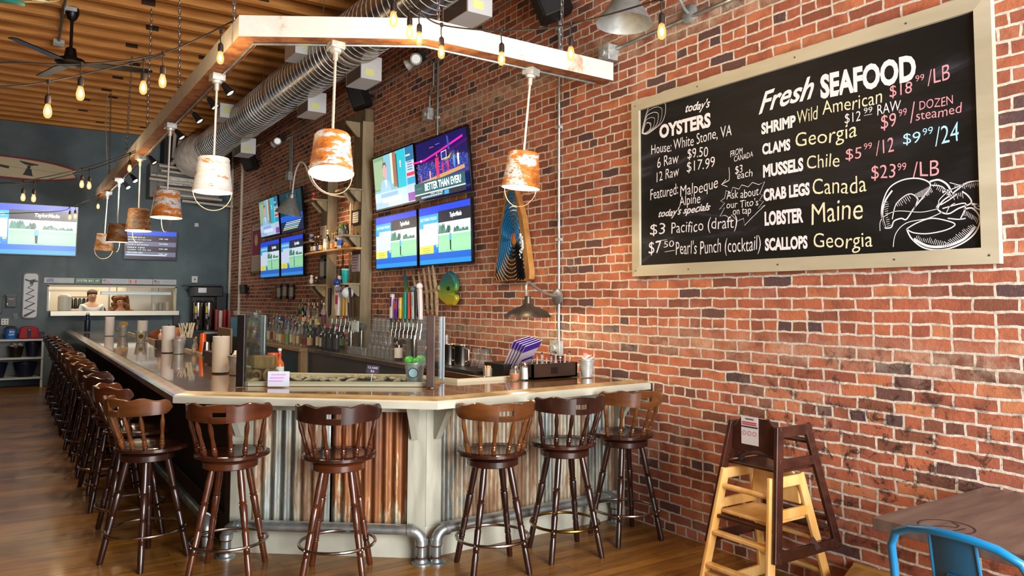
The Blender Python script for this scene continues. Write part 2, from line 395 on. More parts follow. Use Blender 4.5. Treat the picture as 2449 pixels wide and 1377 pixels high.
# ---------------------------------------------------------------- bar counter
ZB = 1.055
OUT = [(.965,16.9),(.903,5.24),(2.19,4.10),(W-.004,4.21)]          # outer edge of the counter top
INN = [(W-.004,4.99),(2.86,5.03),(2.74,5.47),(1.82,6.26),(1.86,16.9)]
def seg_off(poly, d):
    # offsets an open polyline to its right by d
    out=[]; n=len(poly)
    for i in range(n):
        ns=[]
        if i>0:
            a,b=Vector(poly[i-1]),Vector(poly[i]); t=(b-a).normalized(); ns.append(Vector((t.y,-t.x)))
        if i<n-1:
            a,b=Vector(poly[i]),Vector(poly[i+1]); t=(b-a).normalized(); ns.append(Vector((t.y,-t.x)))
        if len(ns)==2:
            m=(ns[0]+ns[1]).normalized(); L=d/m.dot(ns[0])
        else: m=ns[0]; L=d
        p=Vector(poly[i])+m*L; out.append((p.x,p.y))
    return out
def bartop_mat():
    m, nt, bs = nodes('lacquered_bar_wood')
    v = coords(nt,(1,1,1),world=True)
    mp = N(nt,'ShaderNodeMapping'); mp.inputs['Rotation'].default_value=(0,0,.6); mp.inputs['Scale'].default_value=(1,7,1); nt.links.new(v, mp.inputs['Vector'])
    n = noise(nt, mp.outputs[0], 3.2, 6, .6, 1.2)
    c = ramp(nt, n, [(.25,'#38220f'),(.45,'#6b472a'),(.6,'#8f6a40'),(.8,'#ab8a5a')])
    nt.links.new(c, bs.inputs['Base Color']); bs.inputs['Roughness'].default_value=.22
    bs.inputs['Coat Weight'].default_value=1; bs.inputs['Coat Roughness'].default_value=.04; return m
BARTOP = bartop_mat()
RAILW = P('bar_rail_wood','#866e48',.3,col2='#ab9468',nscale=3,stretch=(2,2,2),coat=.5)
RAILD = P('bar_rail_brown','#5d4130',.3,col2='#8c6c4c',nscale=4,coat=.6)
def rust_mat(name, stops, top=False, sc=1.0):
    m, nt, bs = nodes(name)
    v = coords(nt,(5*sc,5*sc,.55*sc),world=True); v2 = coords(nt,(14,14,3),world=True)
    n = noise(nt, v, 1.0, 6, .65, .3); n2 = noise(nt, v2, 3, 5)
    f = mth(nt,'ADD', mth(nt,'MULTIPLY',n,.75), mth(nt,'MULTIPLY',n2,.25))
    if top:  # rust has run down from the upper edge and stops in ragged tongues
        g = N(nt,'ShaderNodeNewGeometry'); s_ = N(nt,'ShaderNodeSeparateXYZ'); nt.links.new(g.outputs['Position'], s_.inputs[0])
        f = mth(nt,'ADD', f, mth(nt,'MULTIPLY', mth(nt,'SUBTRACT', s_.outputs['Z'], .42), .32))
    nt.links.new(ramp(nt, f, stops), bs.inputs['Base Color'])
    nt.links.new(ramp(nt, f, [(.45,(.75,.75,.75,1)),(.56,(.1,.1,.1,1))]), bs.inputs['Metallic']); bs.inputs['Roughness'].default_value=.5
    bump(nt, bs, n2, .2, .002); return m
CORR = rust_mat('rusty_corrugated_iron', [(.28,'#a4aaa6'),(.36,'#858a86'),(.40,'#b4a588'),(.44,'#8f5f3a'),(.54,'#74421f'),(.66,'#4d2c1a')],True)
CORRB = rust_mat('weathered_corrugated_iron', [(.32,'#a2aaa6'),(.43,'#7d827e'),(.5,'#a89f8a'),(.56,'#8a6a4c'),(.65,'#5b4030'),(.75,'#332a26')])
GALV = P('galvanised_steel','#989e9e',.38,.45,col2='#c8cdcb',nscale=18,lo=.3,hi=.7,bmp=.05)
PIPE = P('galvanised_pipe','#8a9496',.34,.8,col2='#b4bcbb',nscale=10,bmp=.04)
RUSTB = P('rusty_joint','#4a2a1c',.7,.3)
bar = thing('bar_counter','long wooden bar with lacquered top, cream rails and rusty corrugated front along brick wall','bar',(2.2,5.2,0))
top = B().prism(seg_off(OUT,-.075)+INN, ZB-.045, ZB-.006)
top.make('countertop', BARTOP, bar, world=True, smooth=0)
# edge: cream face board plus sloped moulding
face_in = seg_off(OUT,-.03); m1 = seg_off(OUT,-.012); m2 = seg_off(OUT,-.045); m3 = seg_off(OUT,-.085); m4 = seg_off(OUT,-.115)
def strip(b, pa, za, pb, zb, i, mi=0):
    b.add([(*pa[i],za),(*pa[i+1],za),(*pb[i+1],zb),(*pb[i],zb)],[(0,1,2,3)],mi)
for i in range(3):
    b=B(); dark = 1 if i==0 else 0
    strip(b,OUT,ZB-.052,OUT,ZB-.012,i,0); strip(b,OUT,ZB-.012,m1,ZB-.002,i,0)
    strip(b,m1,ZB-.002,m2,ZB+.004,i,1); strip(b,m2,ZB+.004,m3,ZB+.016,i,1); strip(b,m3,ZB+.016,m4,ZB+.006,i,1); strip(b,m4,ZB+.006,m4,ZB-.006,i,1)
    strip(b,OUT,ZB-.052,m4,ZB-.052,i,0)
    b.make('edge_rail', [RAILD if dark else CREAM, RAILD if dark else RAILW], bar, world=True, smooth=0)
# raised inner trim
b=B(); io=seg_off(list(reversed(INN)),.0); ii=seg_off(list(reversed(INN)),.04)
for i in range(len(io)-1):
    for pa,za,pb,zb in ((io,ZB-.05,io,ZB+.018),(io,ZB+.018,ii,ZB+.018),(ii,ZB+.018,ii,ZB-.01)): strip(b,pa,za,pb,zb,i)
b.make('inner_trim', P('cream_trim','#bcb69c',.45), bar, world=True, smooth=0)
# base
BAS=[(1.28,16.8),(1.285,5.29),(2.31,4.475),(W-.01,4.50)]
bi=seg_off(BAS,-.12)
b=B()
for i in range(3): strip(b,bi,.0,bi,ZB-.052,i)
b.make('carcass', P('bar_carcass','#1c1511',.7), bar, world=True, smooth=0)
kb=seg_off(BAS,-.012)
for i in range(3):
    b=B(); strip(b,BAS,0,BAS,.205,i); strip(b,BAS,.205,kb,.21,i); b.make('kick_board', CREAM if i else P('kick_shaded','#4a3d30',.7), bar, world=True, smooth=0)  # long side darker: its shade is put into the wood colour
    b=B(); strip(b,BAS,.93,BAS,ZB-.052,i); strip(b,BAS,.93,bi,.93,i); b.make('top_board', CREAM if i else P('kick_shaded','#4a3d30',.7), bar, world=True, smooth=0)
def vec2(i,t): 
    a,c=Vector(BAS[i]),Vector(BAS[i+1]); return a+(c-a)*t
def corr(i, s0, s1, mat, off=-.03):
    a,c=Vector(BAS[i]),Vector(BAS[i+1]); t=(c-a).normalized(); nr=Vector((t.y,-t.x)); n=int((s1-s0)/.068*10)
    b=B()
    def fn(u,v):
        s=s0+(s1-s0)*u; d=off+.011*sin(2*pi*s/.068); p=a+t*s+nr*d; return (p.x,p.y,.19+v*.75)
    b.sheet(fn,n,1); return b.make('corrugated_panel', mat, bar, world=True, smooth=1.2)
L1=(Vector(BAS[2])-Vector(BAS[1])).length; L2=BAS[3][0]-BAS[2][0]; L0=(Vector(BAS[1])-Vector(BAS[0])).length
corr(0,L0-11.4,L0-.14,P('shaded_corrugated','#3a3430',.6,.5))  # long-side iron in a dark tone, shade painted into its colour
corr(1,.13,.66,CORRB); corr(1,.67,L1-.11,CORR,-.036)
corr(2,.11,L2-.06,CORRB)
def post(i, s0, s1, name='post', m=None):
    a,c=Vector(BAS[i]),Vector(BAS[i+1]); t=(c-a).normalized(); nr=Vector((t.y,-t.x)); b=B()
    p=[a+t*s0+nr*.004,a+t*s1+nr*.004,a+t*s1-nr*.05,a+t*s0-nr*.05]
    b.prism([(q.x,q.y) for q in p],.2,.94); b.make(name, m or CREAMV, bar, world=True, smooth=0)
post(0,L0-.14,L0,m=P('kick_shaded','#4a3d30',.7)); post(1,0,.13); post(1,L1-.12,L1); post(2,0,.11); post(2,L2-.07,L2)
def corbel(i, s):
    a,c=Vector(BAS[i]),Vector(BAS[i+1]); t=(c-a).normalized(); nr=Vector((t.y,-t.x)); p=a+t*s
    M=frame((p.x,p.y,0),(nr.x,nr.y,0),z=(t.x,t.y,0)); M2=Matrix(((nr.x,0,t.x,p.x),(nr.y,0,t.y,p.y),(0,1,0,0),(0,0,0,1)))
    B().prism([(0,.76),(.035,.76),(.21,1.0),(0,1.0)],-.02,.02,M2).make('corbel', CREAM, bar, world=True, smooth=0)
corbel(1,L1-.07); corbel(2,.07); corbel(2,L2-.05); corbel(1,.06)
# ---------------------------------------------------------------- foot rails
def foot_rail(label, p, q, z=.205, out=.115):
    p=Vector((*p,0)); q=Vector((*q,0)); t=(q-p).normalized(); r=.03
    o=thing('foot_rail',label,'foot rail',(p.x,p.y,0))
    e=.075
    B().tube([p+t*e+Vector((0,0,z)), q-t*e+Vector((0,0,z))], r, 16).make('pipe', PIPE, o, world=True)
    for c,s in ((p,1),(q,-1)):
        arc=[c+t*s*(e-e*cos(a))+Vector((0,0,z-e+e*sin(a))) for a in [i*pi/2/6 for i in range(7)]]
        b=B().tube(arc,.036,16); b.tube([arc[0]-Vector((0,0,.012)),arc[0]+Vector((0,0,.02))],.041,16); b.tube([arc[-1]-t*s*.02,arc[-1]+t*s*.012],.041,16)
        b.make('elbow', PIPE, o, world=True)
        B().tube([c+Vector((0,0,.02)),c+Vector((0,0,z-e-.01))],.031,16).make('riser', PIPE, o, world=True)
        [B().lathe([(.031,zz+.012),(.0345,zz+.010),(.0345,zz+.002),(.031,zz)],16,o=(c.x,c.y,0),cap=False).make('rusty_band', RUSTB, o, world=True) for zz in (.106,.034)]
        B().lathe([(.062,0),(.062,.01),(.04,.014),(.038,.03),(.031,.031)],20,o=(c.x,c.y,0)).make('flange', PIPE, o, world=True)
    return o
foot_rail('galvanised pipe foot rail below the angled front of the bar', (1.24,5.185), (2.245,4.40))
foot_rail('galvanised pipe foot rail on the right, ending near the brick wall', (2.33,4.36), (3.87,4.40))
foot_rail('galvanised pipe foot rail along the dark long side of the bar', (1.155,5.36), (1.155,15.8))
# ---------------------------------------------------------------- bar stools
WALN = P('dark_walnut','#1c0c07',.3,col2='#321710',nscale=4,stretch=(2,2,2),lo=.3,hi=.7,coat=.35)
WALM = P('red_walnut','#37190c',.28,col2='#562a14',nscale=3,stretch=(1,1,5),lo=.3,hi=.7,coat=.4)
WALL_ = P('honey_walnut','#43240f',.3,col2='#6b3f1c',nscale=3,stretch=(1,1,5),lo=.3,hi=.7,coat=.35)
SEATM = P('seat_walnut','#1d0d08',.22,col2='#3a1c10',nscale=5,lo=.3,hi=.7,coat=.4)
CHROME = P('worn_chrome','#8a7f78',.22,1.0,col2='#b5a99c',nscale=12)
BRASS = P('worn_brass','#8a6a34',.25,1.0)
def turned(b, p, q, rs, n=10, mi=0):
    p=Vector(p); q=Vector(q); b.tube([p.lerp(q,t) for t,_ in rs],[r for _,r in rs],n,mi)
def make_stool(name, label, mrail, mspin, mleg, mring, group):
    t=thing(name,label,'bar stool',(0,0,0),0,group)
    # seat: dished, narrower at the back, rounded front wings
    b=B(); n=40; prof=[]
    for k in range(n):
        a=2*pi*k/n; rx=.235+.012*cos(2*a)*-1; ry=.215
        x=rx*cos(a); yv=ry*sin(a)+.02
        if sin(a)<0: x*=1-.16*(-sin(a))**1.5
        if sin(a)>0: x*=1+.03*sin(a)
        prof.append((x,yv))
    rings=[(.0,.712),(.45,.714),(.75,.722),(.93,.731),(1.0,.722),(1.0,.705),(.9,.694),(.0,.694)]
    vs=[]; fs=[]
    for s,z in rings:
        for x,yv in prof: vs.append((x*max(s,.001),(yv-.02)*max(s,.001)+.02,z))
    for i in range(len(rings)-1):
        for j in range(n): fs.append((i*n+j,i*n+(j+1)%n,(i+1)*n+(j+1)%n,(i+1)*n+j))
    b.add(vs,fs); b.make('seat',SEATM,t,smooth=.9)
    B().lathe([(.155,.64),(.162,.645),(.162,.678),(.155,.684),(.14,.694)],28).make('swivel_plate',mspin,t)
    legp=[(0,.017),(.03,.019),(.2,.02),(.24,.0165),(.25,.021),(.26,.0165),(.27,.021),(.285,.018),(.43,.0215),(.45,.017),(.46,.022),(.47,.017),(.49,.02),(.66,.024),(.675,.018),(.69,.024),(.70,.019),(.85,.022),(1,.0185)]
    for k in range(4):
        a=pi/4+k*pi/2; bl=B(); turned(bl,(.255*cos(a),.255*sin(a),0),(.115*cos(a),.115*sin(a),.65),legp,12); bl.make('leg',mleg,t)
    rb=B().torus((0,0,.2),.226,.0095,40,8)
    for k in range(4):
        a=pi/4+k*pi/2; rb.ball((.236*cos(a),.236*sin(a),.2),.007,8,4)
    rb.make('foot_ring',mring,t)
    # spindles and curved back rail round the rear
    sp=[(0,.008),(.06,.011),(.16,.0155),(.24,.017),(.27,.011),(.30,.016),(.33,.011),(.36,.0145),(.45,.012),(.55,.0105),(.7,.0135),(.82,.0145),(.92,.01),(1,.008)]
    for deg in (-158,-128,-104,-76,-52,-22):
        a=radians(deg); bl=B(); turned(bl,(.185*cos(a),.165*sin(a)+.02,.705),(.243*cos(a),.243*sin(a)+.0,.945),sp,10); bl.make('spindle',mspin,t)
    def piece(b, a0, a1, zlo, zhi, n, r0=.237, r1=.262):
        vs=[]; fs=[]
        for i in range(n+1):
            a=a0+(a1-a0)*i/n; lo=zlo(a); hi=zhi(a)
            tl=.010*max(0,sin(-a))
            for (r,z) in ((r0,lo),(r1,lo),(r1+tl,hi-.006),(r1+tl-.006,hi),(r0+tl+.006,hi),(r0+tl,hi-.006)): vs.append((r*cos(a),r*sin(a),z))
        for i in range(n):
            for j in range(6): fs.append((i*6+j,i*6+(j+1)%6,(i+1)*6+(j+1)%6,(i+1)*6+j))
        fs.append(tuple(range(6))); fs.append(tuple(n*6+j for j in range(5,-1,-1))); b.add(vs,fs)
    def hi(a):
        d=abs(a+pi/2); e=radians(80)
        z=1.046+.008*cos(d*9)*(1 if d>.35 else .3) - .004*d
        if d>e-.22: z-= .05*((d-(e-.22))/.22)**2.2
        return z
    def lo(a):
        d=abs(a+pi/2); e=radians(80); z=.935+.012*d
        if d>e-.22: z+= .035*((d-(e-.22))/.22)**2.2
        return z
    b=B(); c=-pi/2; s=.17
    piece(b,c-radians(80),c-s,lo,hi,18); piece(b,c+s,c+radians(80),lo,hi,18)
    piece(b,c-s,c+s,lambda a:1.0,hi,8); piece(b,c-s,c+s,lo,lambda a:.972,8)
    b.make('back_rail',mrail,t,smooth=.7)
    return t
G1='swivel bar stools along the long side of the bar'; G2='swivel bar stools at the near end of the bar'
s0=make_stool('bar_stool','red walnut bar stool near the angled corner, in front of the grey corrugated panel',WALM,WALM,WALM,CHROME,G2)
s0.location=(1.185,4.90,0); s0.rotation_euler=(0,0,radians(-30))
def stool_at(x,y,deg,label,group,rail=None,spin=None,leg=None,ring=None):
    r=dup(s0,(x,y,0),radians(deg),label,group)
    for c in r.children:
        nm=c.name.split('.')[0]
        if nm=='back_rail' and rail: recolor(c,rail)
        if nm in('spindle',) and spin: recolor(c,spin)
        if nm in('leg','swivel_plate') and leg: recolor(c,leg)
        if nm=='foot_ring' and ring: recolor(c,ring)
    return r
stool_at(1.725,4.495,-29,'dark brown bar stool centred before the orange-rusted corrugated panel',G2,rail=WALN,leg=WALM)
stool_at(2.58,4.09,-14,'honey-topped bar stool just right of the cream corner post',G2,rail=WALL_,spin=WALL_,leg=WALN)
stool_at(3.14,4.08,-12,'dark bar stool with a brass ring, between two honey-topped stools',G2,rail=WALN,spin=WALN,leg=WALN,ring=BRASS)
stool_at(3.71,4.12,-8,'honey-topped bar stool nearest the brick wall',G2,rail=WALL_,spin=WALL_,leg=WALN)
ORD=['first','second','third','fourth','fifth','sixth','seventh','eighth','ninth','tenth','eleventh','twelfth','thirteenth','fourteenth']
ys=[5.42,6.15,6.98,7.66,8.38,9.2,9.94,10.72,11.3,11.95,12.62,13.45,14.25,14.95]
rots=[-58,-88,-96,-84,-93,-90,-99,-86,-92,-95,-88,-90,-94,-90]
for i,(yy,rr) in enumerate(zip(ys,rots)):
    stool_at(.80 if i else .795, yy, rr, ('nearest stool of the long row, honey-coloured back turned toward the camera' if i==0 else '%s bar stool from the near corner in the long row beside the bar'%ORD[i]), G1,
             rail=(WALL_ if i in (0,5,6) else WALM if i%3==1 else WALN), spin=WALN if i else WALL_, leg=WALN, ring=(BRASS if i in (2,4) else None))
# ---------------------------------------------------------------- white timber frame over the bar
def peel_mat():
    m, nt, bs = nodes('peeling_white_timber')
    v = coords(nt,(1,1,1),world=True); n = noise(nt, v, 3.0, 7, .7, .4); n2 = noise(nt, v, 25, 5)
    f = mth(nt,'ADD', mth(nt,'MULTIPLY',n,.8), mth(nt,'MULTIPLY',n2,.2))
    c = ramp(nt, f, [(.30,'#a06a48'),(.38,'#b8a48e'),(.42,'#c8c4bc'),(.62,'#d4d1ca'),(.68,'#938b7e')])
    nt.links.new(c, bs.inputs['Base Color']); bs.inputs['Roughness'].default_value=.75; bump(nt, bs, f, .3, .004); return m
PEEL = peel_mat()
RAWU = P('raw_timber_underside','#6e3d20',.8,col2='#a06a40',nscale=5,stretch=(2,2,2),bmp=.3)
fr = thing('timber_frame','white peeling timber frame hanging on chains above the bar','hanging beam frame',(1.3,5.2,3.43))
ZF0,ZF1=3.43,3.575
OUTF=[(1.235,15.1),(1.235,5.20),(2.32,4.53),(W-.06,4.555)]; INF=seg_off(OUTF,-.15)
for i in range(3):
    b=B(); a,c,d,e=OUTF[i],OUTF[i+1],INF[i+1],INF[i]
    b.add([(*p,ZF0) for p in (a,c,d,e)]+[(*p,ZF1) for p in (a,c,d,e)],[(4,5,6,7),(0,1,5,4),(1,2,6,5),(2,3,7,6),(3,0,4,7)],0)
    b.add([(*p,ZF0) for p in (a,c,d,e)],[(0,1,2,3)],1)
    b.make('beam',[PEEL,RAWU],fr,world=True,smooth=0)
# conduit clipped under the inner edge, junction boxes
INC=seg_off(OUTF,-.115)
b=B(); path=[(INC[0][0],15.0,ZF0-.012)]
for p in INC[1:3]: path.append((*p,ZF0-.012))
path.append((3.9,INC[3][1],ZF0-.012))
b.tube(path,.009,8); b.make('conduit',PIPE,fr,world=True)
# ---------------------------------------------------------------- bucket pendants
def bucket_mat(name, stops, seed):
    m, nt, bs = nodes(name)
    tc=N(nt,'ShaderNodeTexCoord'); mp=N(nt,'ShaderNodeMapping'); mp.inputs['Location'].default_value=(seed,seed*.7,seed*.3); mp.inputs['Scale'].default_value=(1,1,2.6)
    nt.links.new(tc.outputs['Object'],mp.inputs['Vector'])
    n=noise(nt,mp.outputs[0],6,6,.6,.5); n2=noise(nt,mp.outputs[0],40,4)
    f=mth(nt,'ADD',mth(nt,'MULTIPLY',n,.8),mth(nt,'MULTIPLY',n2,.2))
    nt.links.new(ramp(nt,f,stops),bs.inputs['Base Color']); bs.inputs['Roughness'].default_value=.6
    bump(nt,bs,f,.2,.002); return m
OR=[(.38,'#8a4a1c'),(.44,'#b5681e'),(.51,'#c07a34'),(.53,'#a9aeb2'),(.60,'#c9ccce'),(.66,'#7c5a44')]
WH=[(.34,'#8a4a1c'),(.40,'#b86c22'),(.43,'#b5aca2'),(.47,'#c3c6c9'),(.62,'#d2d4d5'),(.68,'#8a7a70')]
BR=[(.34,'#3f2412'),(.45,'#6e421a'),(.53,'#8a5a22'),(.57,'#8a8580'),(.63,'#6b4a30'),(.7,'#3a2418')]
INSIDE=P('bucket_inside','#d9c8a8',.5)
BULB=E('warm_bulb','#ffd9a0',14)
def pendant(label, x,y, x1,y1, zb, mat, turn, power=26, ztop=ZF0):
    # junction box on the beam, rod, upside-down bucket with its bail
    o=thing('bucket_pendant',label,'pendant lamp',(x,y,ztop-.03),0,'bucket pendants hanging below the white timber frame')
    d=Vector((x1-x,y1-y,(zb+.27)-(ztop-.03))); L=d.length; q=d.to_track_quat('-Z','Y')
    o.rotation_euler=(q @ Matrix.Rotation(turn,3,'Z').to_quaternion()).to_euler()
    B().box((0,0,0),(.10,.10,.055)).make('junction_box',GALV,o,bevel=.004)
    B().lathe([(.04,-.027),(.035,-.045),(.018,-.05),(.018,-.10),(.012,-.105)],14).tube([(0,0,-.09),(0,0,-L-.03)],.0095,10).make('rod',P('pendant_rod','#c9c7c0',.35,.5),o)
    zt=-L; H=.27
    pr=[(.012,zt+.002),(.112,zt),(.119,zt-.012),(.117,zt-.035),(.121,zt-.045),(.128,zt-.12),(.131,zt-.15),(.135,zt-.16),(.134,zt-.17),(.146,zt-H+.01),(.150,zt-H+.005),(.147,zt-H)]
    B().lathe(pr,32,cap=False).make('bucket_shade',mat,o)
    sh=o.children[-1]
    B().lathe([(.01,zt-.004),(.108,zt-.006),(.142,zt-H+.004),(.146,zt-H)],32,cap=False).make('shade_lining',INSIDE,sh)
    B().lathe([(.018,zt-.03),(.022,zt-.09),(.033,zt-.14),(.036,zt-.16),(.02,zt-.19),(.001,zt-.195)],14).make('bulb',BULB,o)
    pts=[(.15*cos(a),0,zt-H+.012-.155*sin(a)) for a in [pi*i/16 for i in range(17)]]
    b=B().tube(pts,.0032,6); b.ball(pts[0],.009,8,5); b.ball(pts[-1],.009,8,5); b.make('bail',P('bail_wire','#9a7a62',.5,.6),o)
    bpy.context.view_layer.update()
    point('pendant_bulb',o.matrix_world@Vector((0,0,zt-.215)),power,(1.0,.78,.5),.03)
    return o
b1=bucket_mat('bucket_paint_orange',OR,1.3); b2=bucket_mat('bucket_paint_white',WH,4.1); b3=bucket_mat('bucket_paint_mixed',OR,7.7); b4=bucket_mat('bucket_rust_brown',BR,2.2); b5=bucket_mat('bucket_paint_pale',WH,9.4)
pendant('orange and white bucket pendant in front of the shelf wall, third from the right wall side' if False else 'bright orange bucket pendant below the angled beam, beside the wall televisions',1.825,4.955,1.765,4.82,2.48,b1,.5)
pendant('rust and white bucket pendant over the wave carving, nearest the chalkboard',3.265,4.665,3.225,4.70,2.51,b3,1.1)
pendant('half white, half orange bucket pendant, nearest one on the long beam',1.315,6.18,1.305,6.17,2.49,b2,.9)
pendant('orange bucket pendant with its wire bail hanging wide, over the menu screen',1.31,8.2,1.30,8.19,2.47,b3,2.5)
pendant('brown and orange rusty bucket pendant in front of the menu screen top edge',1.31,10.26,1.31,10.24,2.49,b4,1.9)
pendant('dark brown bucket pendant, second from the far end of the beam',1.31,12.38,1.31,12.4,2.49,b4,1.2)
pendant('dim rusty bucket pendant, last one at the far end of the beam',1.32,14.0,1.31,14.1,2.46,b4,.3)
# ---------------------------------------------------------------- spiral duct
def duct_mat():
    m, nt, bs = nodes('spiral_duct_steel')
    v=coords(nt,(1,1,1),world=True); n=noise(nt,v,14,4)
    nt.links.new(ramp(nt,n,[(.3,'#6b6560'),(.7,'#928c86')]),bs.inputs['Base Color']); bs.inputs['Metallic'].default_value=.85; bs.inputs['Roughness'].default_value=.26
    return m
DUCT=duct_mat(); DUCTL=P('duct_seam','#d6d3cc',.4,.3)
DX,DZ,DR=3.07,4.51,.275
du=thing('spiral_duct','large galvanised spiral duct hanging under the ceiling beside the brick wall','air duct',(DX,9,DZ))
DY0,DY1=2.6,14.9
b=B(); MY=Matrix(((1,0,0,DX),(0,0,1,0),(0,1,0,DZ),(0,0,0,1)))
b.lathe([(DR,DY0),(DR,DY1)],48,MY,0,False); b.make('duct_body',DUCT,du,world=True)
b=B(); pitch=.118; n=int((DY1-DY0)/pitch*24); pts=[]
for i in range(n+1):
    a=2*pi*i/24; yy=DY0+pitch*i/24; pts.append((DX+(DR+.002)*cos(a),yy,DZ+(DR+.002)*sin(a)))
b.tube(pts,.0045,4); b.make('seam',DUCTL,du,world=True)
b=B()
for yy in (4.9,7.6,7.75,10.2,12.3): B().lathe([(DR+.001,yy),(DR+.014,yy+.01),(DR+.014,yy+.07),(DR+.001,yy+.08)],48,MY,0,False).make('joint_band',P('duct_band','#b9b2aa',.4,.6),du,world=True)
b=B().lathe([(DR,14.9),(.30,14.95),(.30,15.15),(.36,15.3),(.40,15.6),(.40,16.2)],40,MY,0,False); b.make('duct_collar',P('wrapped_duct','#b3aca4',.6,.15,col2='#d8d3cb',nscale=6),du,world=True)
WHITE_MET=P('register_white','#cfd2d2',.45,.2); REGD=P('register_brown','#4c3f3a',.5,.3); STK=P('yellow_sticker','#d8dc8c',.6)
for (yy,sx) in ((7.9,1),(9.65,1),(13.0,1),(5.6,1)):
    cx=DX+.17
    o=B().bx((cx-.12,yy-.22,DZ-DR-.16),(cx+.12,yy+.22,DZ-DR+.1)).make('register_box',[WHITE_MET],du,world=True,smooth=0)
    B().bx((cx-.123,yy-.2,DZ-DR-.15),(cx-.12,yy+.2,DZ-DR-.02)).make('register_grille',REGD,o,smooth=0)
    o.children[-1].data.transform(Matrix.Translation(-Vector(du.location)))
    B().bx((cx-.07,yy-.223,DZ-DR-.12),(cx+.03,yy-.22,DZ-DR-.05)).make('sticker',STK,o,smooth=0)
    o.children[-1].data.transform(Matrix.Translation(-Vector(du.location)))
for (yy,) in ((8.7,),(12.4,)):
    o=B().bx((DX-.42,yy-.2,DZ-.02),(DX-.2,yy+.2,DZ+.2)).make('register_box',[WHITE_MET],du,world=True,smooth=0)
    B().bx((DX-.36,yy-.203,DZ+.05),(DX-.27,yy-.2,DZ+.15)).make('sticker',STK,o,smooth=0); o.children[-1].data.transform(Matrix.Translation(-Vector(du.location)))
WIRE=P('hanger_wire','#8f8b84',.4,.6)
for yy in (6.4,8.2,10.6,12.2,13.6):
    for s in (-1,1): B().tube([(DX+s*.2,yy,DZ+.18),(DX+s*.2,yy,5.09)],.004,5).make('hanger_wire',WIRE,du,world=True)
